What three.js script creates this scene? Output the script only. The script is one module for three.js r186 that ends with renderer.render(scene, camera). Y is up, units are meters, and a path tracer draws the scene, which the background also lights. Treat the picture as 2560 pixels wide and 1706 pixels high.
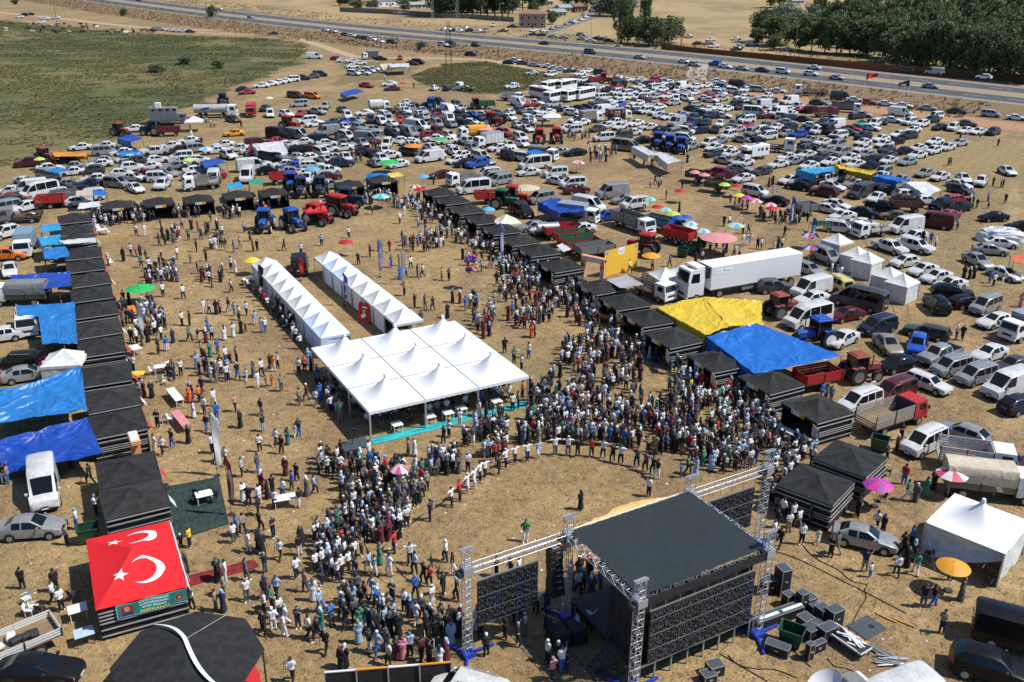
// Aerial view of a highland festival: tents, crowd, parked cars, a road and a village beyond. Units are metres, y up.
import * as THREE from 'three';
import { Sky } from 'three/addons/objects/Sky.js';
import { mergeGeometries, mergeVertices, toCreasedNormals } from 'three/addons/utils/BufferGeometryUtils.js';
import { RoundedBoxGeometry } from 'three/addons/geometries/RoundedBoxGeometry.js';

const scene = new THREE.Scene();
// camera: a drone 38 m up, looking down about 23 degrees
const camera = new THREE.PerspectiveCamera(39.6, 1024 / 682, 0.5, 6000);
camera.position.set(0, 38, 0);
camera.rotation.order = 'YXZ';
camera.rotation.set(-22.84 * Math.PI / 180, 0, 0.0090);
// sky and sun (high sun from the right, a little towards the viewer)
const SUN = new THREE.Vector3(1, 1.42, 0.13).normalize();
const sky = new Sky();
sky.name = 'sky'; sky.userData = { kind: 'structure', label: 'clear summer sky' };
sky.scale.setScalar(5000);
sky.material.uniforms.sunPosition.value.copy(SUN);
sky.material.uniforms.turbidity.value = 2.5;
sky.material.uniforms.rayleigh.value = 1.4;
sky.material.uniforms.mieCoefficient.value = 0.004;
scene.add(sky);
scene.environmentIntensity = 0.1;
const sun = new THREE.DirectionalLight(new THREE.Color(1, 0.955, 0.87), 5.0);
sun.position.copy(SUN).multiplyScalar(400).add(new THREE.Vector3(0, 0, -150));
sun.target.position.set(0, 0, -150);
sun.castShadow = true; sun.shadow.mapSize.set(4096, 4096);
Object.assign(sun.shadow.camera, { left: -250, right: 250, top: 250, bottom: -250, near: 1, far: 1200 });
scene.add(sun, sun.target);
const renderer = new THREE.WebGLRenderer({ antialias: true });
renderer.toneMapping = THREE.LinearToneMapping;
renderer.toneMappingExposure = 1.06;
renderer.shadowMap.enabled = true;
renderer.setSize(1024, 682);

// surveyed ground positions in metres: x east of the drone, z south of it
const CARS = [
['mpv','w',-2.2,-39.6,158,0],['van','w',20.2,-38.9,204,0],['sed','k',-26,-41.2,0,0],['suv','k',27.1,-42.1,336,0],['van','k',30.1,-44.6,334,0],['sed','s',24.3,-54.7,337,0],['sed','s',-32.9,-55,8,0],['van','w',-34.4,-60,296,0],
['sed','w',39.2,-62.5,212,0],['mpv','w',33.6,-68,215,0],['sed','m',39.2,-65.4,302,0],['hat','s',37.7,-69.9,132,0],['mpv','w',30.8,-75.3,212,0],['mpv','m',34.7,-77.6,212,0],['hat','n',45,-75.3,26,0],['wag','w',38.7,-79.7,306,0],
['van','w',45.6,-78.7,209,0],['sed','s',-45.1,-79.9,24,0],['sed','k',37.4,-83.9,205,0],['mpv','s',43.8,-81.3,208,0],['mpv','s',42.3,-83.2,207,0],['mpv','k',-47,-82.2,184,0],['pic','s',42.4,-86.2,214,0],['sed','w',34,-90.2,221,0],
['sed','t',38.2,-88.7,273,0],['sed','g',48.5,-83.8,208,0],['suv','b',41.1,-88.5,243,0],['sed','w',47.6,-86.8,212,0],['bus','w',31.9,-95.4,210,0],['mpv','n',38.8,-93.5,210,0],['wag','g',43.6,-92.3,145,0],['sed','w',-52.2,-89.1,205,0],
['sed','m',36.7,-97.2,205,0],['sed','w',34.3,-102.2,208,0],['bus','g',39.3,-100.9,139,0],['sed','w',52.4,-95.8,209,0],['suv','g',30.9,-106,8,0],['van','w',35,-104.9,213,0],['suv','k',47.9,-100.3,89,0],['mpv','s',53.2,-99.9,216,0],
['hat','k',51.8,-101.5,17,0],['mpv','y',38.8,-107.2,108,0],['van','k',-26.5,-112,101,0],['suv','k',51.5,-104.6,346,0],['hat','s',37.1,-112.7,299,0],['sed','w',52.5,-107.5,201,0],['sed','w',52,-110.3,206,0],['sed','w',51.4,-113,207,0],
['mpv','s',40.7,-117.6,291,0],['sed','w',-61.5,-109.9,298,0],['hat','w',50.3,-116.2,204,0],['sed','w',61.1,-111.7,296,0],['sed','w',4.6,-129.5,204,0],['sed','w',9.7,-130.2,202,0],['sed','s',2.8,-130.9,201,0],['sed','s',60,-116.8,281,0],
['suv','or',-64.5,-115.6,10,0],['pic','w',50.7,-122.4,298,0],['sed','w',24.1,-131.8,329,0],['pic','w',54.2,-122.9,306,0],['sed','s',63.8,-121.6,349,0],['hat','b',13.8,-136.8,209,0],['mpv','k',1.4,-138.9,298,0],['hat','w',56,-127.7,210,0],
['mpv','w',46.8,-131.6,336,0],['sed','w',66.7,-124.8,354,0],['van','w',11.6,-142.2,323,0],['suv','w',-69.6,-125.2,238,0],['sed','w',51.3,-133.9,330,0],['van','w',56.3,-131.9,206,0],['mpv','w',18.7,-143.7,209,0],['sed','w',49.3,-138.2,204,0],
['mpv','s',4.3,-146.8,215,0],['sed','s',17.7,-146.8,194,0],['van','m',61.6,-134.7,149,0],['hat','s',43.9,-143.1,224,0],['sed','k',53.3,-140.1,331,0],['hat','g',-27.4,-147.5,200,0],['sed','o2',57.3,-138.7,170,0],['sed','w',48.6,-142.3,317,0],
['van','s',15.9,-150.2,203,0],['sed','k',73.6,-133.3,176,0],['bus','w',-6.6,-152.6,205,0],['sed','k',41.4,-147.1,140,0],['sed','r',65.2,-138.7,209,0],['sed','w',50.6,-144.9,310,0],['sed','m',10.4,-153.2,25,0],['pic','k',57.2,-143.6,335,0],
['sed','k',72,-138.3,189,0],['mpv','w',9.9,-156.9,203,0],['mpv','w',39.6,-152.5,318,0],['sed','w',-73.6,-139.1,239,0],['mpv','s',-76.3,-138.5,225,0],['mpv','s',-2.3,-158.8,220,0],['sed','w',7.6,-159.2,325,0],['sed','k',69.6,-144,215,0],
['suv','k',67.1,-145.5,219,0],['suv','m',50.9,-152.6,146,0],['mpv','s',-3.7,-160.9,209,0],['hat','w',65.8,-148,16,0],['suv','w',-35,-158.6,271,0],['sed','w',-61.5,-151.5,313,0],['mpv','w',-4.5,-163.6,204,0],['sed','m',-12.4,-163.3,203,0],
['sed','k',47.9,-156.9,144,0],['suv','w',63.8,-151.2,14,0],['sed','w',-71.6,-147.7,302,0],['suv','w',-58,-153.9,273,0],['mpv','w',7.3,-164.6,201,0],['van','w',-50.3,-156.8,283,0],['wag','r',71.2,-149.3,17,0],['sed','w',2.7,-165.6,202,0],
['mpv','k',61.4,-153.9,16,0],['bus','w',-75.4,-147.6,234,0],['sed','w',53.7,-157.1,309,0],['van','w',-45.5,-159.8,277,0],['sed','w',39.8,-162.4,214,0],['mpv','s',-65.6,-154.3,341,0],['sed','w',47.6,-161.4,213,0],['hat','g',-73.8,-151.6,36,0],
['sed','r',-51.8,-160.9,204,0],['sed','w',-80.7,-148.9,199,0],['sed','m',37.5,-165.2,212,0],['sed','s',58.1,-159.1,203,0],['sed','n',-70.3,-154.4,209,0],['suv','r',36.1,-166.8,146,0],['bus','w',3.8,-171.1,208,0],['sed','w',-64.5,-159.1,345,0],
['suv','b',-6.6,-171.9,220,0],['hat','g',74.5,-155.6,302,0],['sed','w',-21.1,-171.2,220,0],['sed','k',-9,-172.5,216,0],['sed','w',-70.8,-158,204,0],['sed','b',-39.7,-168.7,207,0],['sed','s',-60.2,-162.8,338,0],['sed','r',-63,-161.8,344,0],
['hat','g',44.4,-168.1,213,0],['sed','s',41,-170,327,0],['sed','w',-81.1,-155.3,336,0],['hat','w',-10.8,-175,225,0],['sed','w',-41.7,-170.4,208,0],['sed','w',75.9,-159.2,299,0],['van','w',-15.8,-176.4,215,0],['mpv','w',2.1,-177.2,328,0],
['sed','w',-34.7,-174.4,313,0],['mpv','s',-79.3,-159.6,338,0],['sed','s',-60.4,-168.4,207,0],['hat','w',-9.9,-179.3,231,0],['sed','w',-65.1,-167.7,211,0],['sed','w',-76.7,-162.8,207,0],['suv','w',80.4,-161.2,237,0],['sed','w',42.7,-175,217,0],
['sed','w',-23.5,-178.9,208,0],['sed','w',48.8,-174.1,216,0],['sed','w',74.9,-164.8,216,0],['sed','s',39.6,-176.7,317,0],['sed','w',54.2,-173,217,0],['sed','s',-41.2,-176.7,211,0],['sed','w',78.6,-163.6,265,0],['sed','s',73.4,-167.7,218,0],
['suv','g',-20.1,-182.1,322,0],['sed','k',11.9,-182.9,212,0],['sed','s',8.8,-183.5,204,0],['sed','w',-1.2,-183.7,213,0],['sed','s',52.3,-176.9,214,0],['mpv','w',-36.7,-180.8,309,0],['sed','s',-78.6,-167.3,204,0],['sed','w',-74.6,-169.4,209,0],
['suv','w',-53.6,-177.4,314,0],['sed','k',65.6,-173.4,216,0],['sed','w',63.3,-174.8,214,0],['sed','n',55.8,-176.9,214,0],['mpv','w',-62,-175.8,206,0],['sed','w',59.3,-176.7,219,0],['sed','w',-3.1,-186.8,217,0],['hat','w',41.9,-182.9,217,0],
['sed','w',-71.2,-173.7,210,0],['sed','w',52.1,-180.6,219,0],['sed','s',-75.3,-172.4,203,0],['sed','m',-40.3,-184.1,190,0],['bus','t',22.4,-188,328,0],['sed','g',58.7,-180.7,217,0],['suv','m',-87.4,-169.1,203,0],['sed','w',-57.4,-181.8,207,0],
['mpv','w',-25.3,-189.3,268,0],['sed','w',64.2,-180.4,216,0],['sed','k',68,-179,214,0],['sed','w',42,-186.9,223,0],['sed','w',56.7,-183.1,212,0],['sed','w',-53.6,-184.3,205,0],['sed','w',89.2,-170,271,0],['sed','w',70.8,-178.4,220,0],
['sed','s',74,-177.3,216,0],['sed','s',-33.3,-189.7,324,0],['sed','w',-21.2,-191.9,208,0],['sed','w',39.9,-188.9,223,0],['sed','w',-13.6,-193.3,204,0],['sed','w',-74.4,-179.3,213,0],['sed','w',-23.5,-193.6,203,0],['sed','w',-69.8,-182.1,203,0],
['mpv','s',-77.8,-179.6,28,0],['mpv','s',63.8,-184.6,218,0],['sed','w',-42.5,-191.2,199,0],['sed','s',68.6,-183.7,212,0],['van','s',-29.8,-194,344,0],['sed','w',-16.5,-195.7,200,0],['sed','w',-57.5,-187.9,210,0],['sed','g',72.3,-183.2,212,0],
['sed','k',26.5,-195.9,201,0],['sed','s',61.9,-187.8,213,0],['sed','w',-67.6,-186.4,207,0],['mpv','w',18.6,-197.7,202,0],['suv','r',-17.4,-198.5,22,0],['sed','w',78.1,-183.3,213,0],['sed','k',59.4,-191.4,317,0],['mpv','g',22.7,-199.7,211,0],
['sed','w',69.4,-188.9,216,0],['mpv','w',35.7,-198.3,327,0],['sed','w',-80.1,-185.4,206,0],['sed','w',-84.2,-184,208,0],['van','s',-44.8,-197.6,331,0],['sed','w',-65.6,-191.6,211,0],['sed','k',77,-187.4,217,0],['van','k',-48.7,-197.1,336,0],
['sed','s',47.5,-197.5,325,0],['sed','g',74.3,-189.1,220,0],['sed','k',-36.3,-201.7,116,0],['suv','w',82.9,-187.7,219,0],['sed','m',-34.7,-202.9,106,0],['sed','w',63.6,-195.9,217,0],['mpv','s',33.7,-203.4,221,0],['sed','w',25.4,-204.6,209,0],
['sed','w',81,-190.4,214,0],['sed','s',-29.8,-204.9,307,0],['sed','s',-26.1,-205.5,310,0],['mpv','w',12.7,-206.9,202,0],['sed','s',61.7,-198.1,213,0],['sed','w',75.5,-193.8,213,0],['sed','y2',-58.7,-199.8,207,0],['mpv','s',-33.1,-205.9,311,0],
['sed','w',71.9,-195.9,218,0],['van','w',-21.1,-208.3,325,0],['sed','g',18.2,-208.7,224,0],['mpv','w',37,-206.4,332,0],['sed','w',11.9,-209.4,19,0],['sed','g',67.1,-198.9,318,0],['hat','w',-19.1,-209.4,326,0],['sed','w',87.3,-191.4,219,0],
['suv','b',60.7,-203.7,214,0],['hat','s',58.2,-204.5,217,0],['suv','k',55.3,-205.3,19,0],['suv','k',-11,-212.4,306,0],['sed','k',79.4,-197.5,219,0],['sed','w',46.6,-207.8,246,0],['sed','s',-14.1,-212.6,117,0],['mpv','s',-17,-212.4,291,0],
['sed','w',29.7,-211.2,204,0],['sed','n',43.9,-208.7,256,0],['sed','w',20.5,-212.7,223,0],['mpv','w',53.2,-207.2,225,0],['hat','s',39,-210.5,323,0],['sed','w',77.1,-200.1,216,0],['hat','w',-9.4,-215.2,327,0],['sed','w',87.3,-197.4,213,0],
['sed','w',-44,-211.5,212,0],['sed','s',91.7,-196.1,210,0],['sed','w',15.2,-216.4,218,0],['sed','w',27.4,-215.8,221,0],['sed','m',70.2,-205.9,331,0],['sed','b',-38.2,-214.8,306,0],['mpv','w',66.2,-208,217,0],['sed','g',-40.6,-214.6,200,0],
['sed','s',-35.6,-216.1,328,0],['sed','r',-25.9,-217.5,267,0],['sed','w',-81.2,-203.7,207,0],['sed','n',64.7,-209.4,148,0],['sed','g',72.7,-207.1,324,0],['mpv','k',-32.5,-217.2,282,0],['mpv','w',-46.5,-215.2,208,0],['mpv','s',-28.5,-218.3,279,0],
['sed','w',58.2,-212.5,229,0],['suv','k',84.3,-203.6,213,0],['sed','r',52.2,-214.3,241,0],['sed','w',14.3,-220.2,223,0],['suv','k',61.3,-212.4,227,0],['hat','w',46.5,-216.1,249,0],['sed','w',82.6,-205.2,217,0],['hat','k',43.4,-217,240,0],
['hat','g',56.2,-214.5,222,0],['sed','w',6.2,-221.7,331,0],['hat','g',49.3,-216.2,246,0],['suv','s',-20.9,-221.2,117,0],['sed','w',-15.3,-222.9,285,0],['sed','r',-18.2,-222.8,114,0],['sed','r',74.6,-211.2,322,0],['suv','k',-12.3,-224.5,325,0],
['sed','w',66.9,-215,324,0],['hat','k',-63.5,-216.2,320,0],['sed','b',-9.8,-225.2,321,0],['sed','k',76.3,-212.4,327,0],['sed','w',-7.1,-225.9,324,0],['sed','w',79.4,-213,319,0],['suv','k',41.6,-223.6,236,0],['sed','w',36.2,-224.7,216,0],
['sed','k',-4,-227.5,319,0],['sed','s',62.6,-219.1,331,0],['sed','b',39.3,-224.5,226,0],['sed','w',87.8,-210.5,214,0],['sed','w',72.2,-217.4,217,0],['sed','s',34.6,-226.5,218,0],['sed','w',-35.3,-226.5,208,0],['hat','w',-1.1,-229.3,112,0],
['suv','w',13.9,-229.1,335,0],['suv','w',-53,-223.5,314,0],['sed','r',-50,-224.7,276,0],['mpv','w',-56.7,-223.3,285,0],['sed','k',70.7,-219.5,219,0],['sed','k',54,-224.2,350,0],['sed','w',4.6,-231.3,316,0],['sed','m',-30.3,-229.2,191,0],
['suv','g',1.5,-231.4,300,0],['pic','s',-46.8,-227.5,332,0],['sed','w',101.7,-209.3,214,0],['sed','w',99.3,-210.4,217,0],['sed','w',49.3,-227.4,333,0],['hat','n',7.2,-232.9,258,0],['mpv','w',34,-230.6,223,0],['sed','k',67.3,-223,329,0],
['suv','k',104.7,-208.8,223,0],['sed','k',10.1,-233.7,226,0],['sed','g',-41,-230.7,306,0],['mpv','w',63.7,-225.9,333,0],['sed','k',95.3,-214.4,218,0],['sed','w',13.3,-234.1,321,0],['mpv','w',31.8,-232.6,220,0],['sed','m',59.7,-227.6,17,0],
['mpv','w',98,-213.7,233,0],['sed','k',45.1,-230.8,330,0],['sed','s',-12.7,-235.5,251,0],['sed','k',-15.6,-235.4,201,0],['sed','k',83.8,-220.9,323,0],['sed','k',16.1,-236,331,0],['suv','w',92.6,-217.9,218,0],['sed','w',28.2,-235.2,319,0],
['mpv','m',-24.6,-236,113,0],['sed','w',-27.8,-235.8,119,0],['bus','w',57.8,-230.9,340,0],['mpv','w',90.9,-220.3,217,0],['sed','k',18,-237.9,336,0],['sed','k',-22.1,-238.3,195,0],['sed','k',-60.1,-231.8,269,0],['pic','s',-46.1,-235.4,271,0],
['sed','w',88.1,-223.4,324,0],['sed','k',21,-239.6,225,0],['sed','w',23.9,-239.6,221,0],['sed','k',43.9,-236.9,329,0],['sed','w',30.8,-239,220,0],['sed','r',4.2,-241.7,26,0],['van','w',1.2,-242.7,305,0],['sed','g',103.7,-219.6,333,0],
['sed','w',52.2,-237.4,223,0],['suv','k',97.2,-223.5,212,0],['sed','w',-27.1,-242.6,105,0],['mpv','s',-53.2,-238.4,204,0],['sed','b',26.9,-243,248,0],['sed','w',5.6,-244.7,325,0],['mpv','k',-19.6,-244.2,337,0],['sed','w',50.1,-239.8,220,0],
['sed','s',83.7,-230.7,326,0],['hat','n',8,-245.8,26,0],['sed','w',67.1,-237.2,212,0],['sed','s',34.7,-243.5,222,0],['sed','w',64.5,-238.1,217,0],['sed','w',31.1,-245,217,0],['mpv','k',73.2,-235.7,16,0],['sed','r',71,-237.2,24,0],
['sed','r',38,-246.5,222,0],['mpv','w',100.1,-228.6,212,0],['sed','s',40.6,-246.1,215,0],['van','w',93.3,-232.3,328,0],['sed','w',26,-249.9,217,0],['van','w',63.9,-243.2,19,0],['sed','k',59.6,-244.3,328,0],['mpv','w',23.4,-253.9,33,0],
['mpv','w',42.2,-252.1,260,0],['mpv','w',33,-254.5,216,0],['sed','w',30,-255.1,224,0],['mpv','or',-52.4,-251.5,332,0],['sed','w',51,-251.3,323,0],['sed','w',119.2,-228.1,329,0],['mpv','w',45.2,-253.5,299,0],['sed','w',50.4,-254.3,325,0],
['mpv','m',-57.1,-252.4,337,0],['mpv','s',115.1,-232.4,329,0],['sed','k',108.8,-236.7,332,0],['sed','k',78.2,-248.6,330,0],['sed','w',40.6,-257.5,219,0],['mpv','w',30,-260.7,224,0],['sed','w',66.3,-254.1,321,0],['sed','s',103.6,-241.5,330,0],
['sed','s',62.2,-255.8,218,0],['sed','w',60.3,-256.9,200,0],['sed','r',39.1,-261.3,218,0],['sed','w',98.9,-245.1,330,0],['mpv','w',27.7,-263.2,224,0],['sed','w',95.4,-248.1,330,0],['sed','r',91.6,-250.6,332,0],['sed','r',-71.2,-258,204,0],
['sed','w',38.3,-265.2,218,0],['mpv','w',55.7,-263.1,318,0],['sed','m',-33.7,-267.1,194,0],['hat','m',-18.6,-268.6,77,0],['hat','w',-22.1,-268.4,74,0],['sed','w',89.4,-254.1,335,0],['sed','k',25.8,-268.6,225,0],['van','k',86.9,-257.5,335,0],
['suv','w',-0.7,-272.6,209,0],['sed','w',40.9,-269.5,223,0],['hat','w',45.3,-269.2,239,0],['sed','k',-73.3,-263.3,23,0],['sed','w',23.3,-272.9,222,0],['mpv','w',60.6,-267.4,328,0],['sed','r',-41.5,-272.9,330,0],['sed','k',19.4,-276.2,334,0],
['sed','w',35,-274.8,218,0],['sed','w',-35.6,-276.2,202,0],['suv','g',44.4,-275.4,238,0],['sed','w',73.1,-269.3,336,0],['mpv','s',68,-270.6,337,0],['sed','w',-70.5,-270.4,204,0],['sed','w',40.7,-276.6,216,0],['suv','k',29.9,-278.9,342,0],
['suv','k',58.9,-275.2,333,0],['sed','w',-68.8,-274.1,208,0],['sed','w',38.7,-281,223,0],['sed','s',67.3,-275.7,333,0],['sed','w',-67.4,-277.6,203,0],['van','k',64.4,-279.6,330,0],['sed','w',36.7,-285.4,336,0],['sed','w',-66.4,-280.2,204,0],
['sed','w',58.9,-282.2,336,0],['mpv','w',-64.7,-283.2,207,0],['sed','w',32.8,-288.3,218,0],['sed','w',23.1,-290.9,224,0],['sed','w',21.4,-292.4,217,0],['suv','k',-62.3,-286.8,18,0],['sed','s',115.4,-269.8,318,1.6],['sed','w',30.4,-293,216,0],
['sed','w',60.4,-288.5,332,0],['hat','g',-60.2,-291.1,202,0],['mpv','w',11.1,-300,227,0],['mpv','k',-58.8,-295.2,14,0],['sed','s',94.5,-286,314,1.6],['mpv','w',-49.1,-298.6,334,0],['sed','w',20.2,-302.4,225,0],['sed','s',5.3,-303.1,207,0],
['sed','w',-46.1,-299.9,338,0],['mpv','k',26.8,-304.6,337,0],['suv','w',89.1,-293.8,322,1.6],['mpv','w',-45.4,-304.9,335,0],['mpv','w',82.1,-299.1,321,1.6],['sed','k',17.5,-310,205,0],['sed','w',23,-309.7,225,0],['sed','k',76.7,-302.7,320,1.6],
['sed','w',-44.4,-309.7,335,0],['sed','w',15.1,-313.6,343,0],['sed','s',71.3,-306.6,315,1.6],['sed','w',13.1,-316.4,341,0],['sed','w',67,-311.5,319,1.6],['suv','s',57.9,-315.1,314,1.6],['sed','w',-52.3,-316.2,28,0],['suv','w',139.2,-289.6,141,1.6],
['sed','w',11.3,-321.3,343,0],['sed','s',6.6,-324.5,342,0],['sed','w',94.9,-310.6,134,1.6],['suv','b',65.1,-318.3,136,1.6],['van','s',128.7,-300,137,1.6],['suv','k',121.6,-303,142,1.6],['sed','m',-34,-326.7,336,0],['sed','w',56,-324.1,314,1.6],
['sed','m',3,-329.5,346,0],['sed','w',-51.4,-325.8,21,0],['mpv','k',-32.3,-328.9,334,0],['hat','g2',-2.1,-331.2,153,0],['sed','w',-54.4,-330.6,20,0],['pic','w',-0.2,-335.6,341,0],['sed','w',-58.1,-332.4,20,0],['sed','s',42.7,-335.3,317,1.6],
['sed','k',-46.1,-338.9,351,0],['sed','r',-61.3,-337.7,333,0],['sed','r',-39.8,-341.2,276,0],['van','w',-69.6,-341.5,5,0],['mpv','n',26.8,-350.1,317,1.6],['suv','k',-15.8,-354.6,343,0],['hat','k',126.1,-340.1,356,0],['hat','g2',-34.2,-370.2,315,1.6],
['mpv','w',-26.9,-371.9,321,1.6],['hat','g',-14.7,-374.7,315,1.6],['sed','k',-24.3,-377.7,318,1.6],['sed','k',11.3,-381.4,138,1.6],['suv','k',-47.1,-379,322,1.6],['sed','w',-52,-382.5,315,1.6],['sed','k',85.8,-382.2,190,0],['suv','w',-56,-389.2,322,1.6],
['sed','w',105.3,-382.3,192,0],['suv','k',-59.1,-392.5,322,1.6],['suv','s',88.5,-390.6,192,0],['sed','w',79.2,-392.6,199,0],['sed','k',-62.5,-397.7,315,1.6],['hat','k',74.2,-403.2,205,0],['sed','w',-66.4,-405.6,321,1.6],['van','s',95.8,-399.9,354,0],
['sed','o2',78.8,-404.2,203,0],['sed','w',31.4,-411.6,349,0],['sed','k',39.2,-411.6,349,0],['hat','k',-70,-409.2,314,1.6],['sed','s',28.4,-418.3,349,0],['sed','n',37.3,-417.8,347,0],['sed','k',35.4,-420.9,349,0],['sed','s',21,-424.8,353,0],
['sed','w',83.1,-420.2,203,0],['sed','s',16.4,-429.1,354,0],['sed','w',-77.8,-425.5,321,1.6],['sed','w',94.6,-424.5,193,0],['sed','k',11.5,-435.5,192,0],['suv','s',29.3,-437.2,332,0],['sed','w',-81.9,-430.9,315,1.6],['sed','k',8.1,-438.7,196,0],
['sed','s',75.8,-434.1,195,0],['sed','k',-105,-430.3,194,0],['sed','s',-17,-450,201,0],['sed','s',-25.2,-450.7,208,0],['mpv','s',-13.3,-452.7,253,0],['suv','k',-20.7,-453.4,202,0],['sed','g2',-5.4,-455,198,0],['sed','k',-28,-453.9,201,0],
['sed','w',-30.6,-455.1,208,0],['sed','w',13.4,-457,43,0],['sed','w',8.4,-458.8,232,0],['sed','n',-142.8,-436.5,3,0],['sed','w',-33.1,-458.3,204,0],['sed','w',-146.9,-438.9,5,0],['sed','s',-23.6,-464.9,206,0],['sed','w',-150,-440.7,10,0],
['sed','w',-153.4,-442.2,2,0],['sed','s',18.2,-469.3,44,0],['suv','s',-159.3,-445.2,4,0],['sed','k',-1.5,-479.6,184,0],['sed','s',21.3,-480.4,39,0],['mpv','w',-10.4,-483.8,260,0],['sed','s',26.2,-496.6,44,0],['sed','n',28.4,-504.2,42,0],
['sed','w',31,-511,39,0],['sed','s',-132.8,-501.7,320,1.6],['sed','w',35.5,-528.2,45,0],['sed','w',-227.9,-478.8,208,0],['sed','w',39.1,-547.5,45,0],['sed','w',-236.4,-501,201,0],['sed','w',-234.1,-508.2,199,0],['sed','w',-254.4,-511.8,200,0],
['sed','w',-165.2,-559.6,141,1.6],['suv','k',-257.9,-523.8,193,0],['sed','k',-257.1,-529.3,198,0],['sed','k',-238.8,-636.4,321,1.6]];
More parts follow.
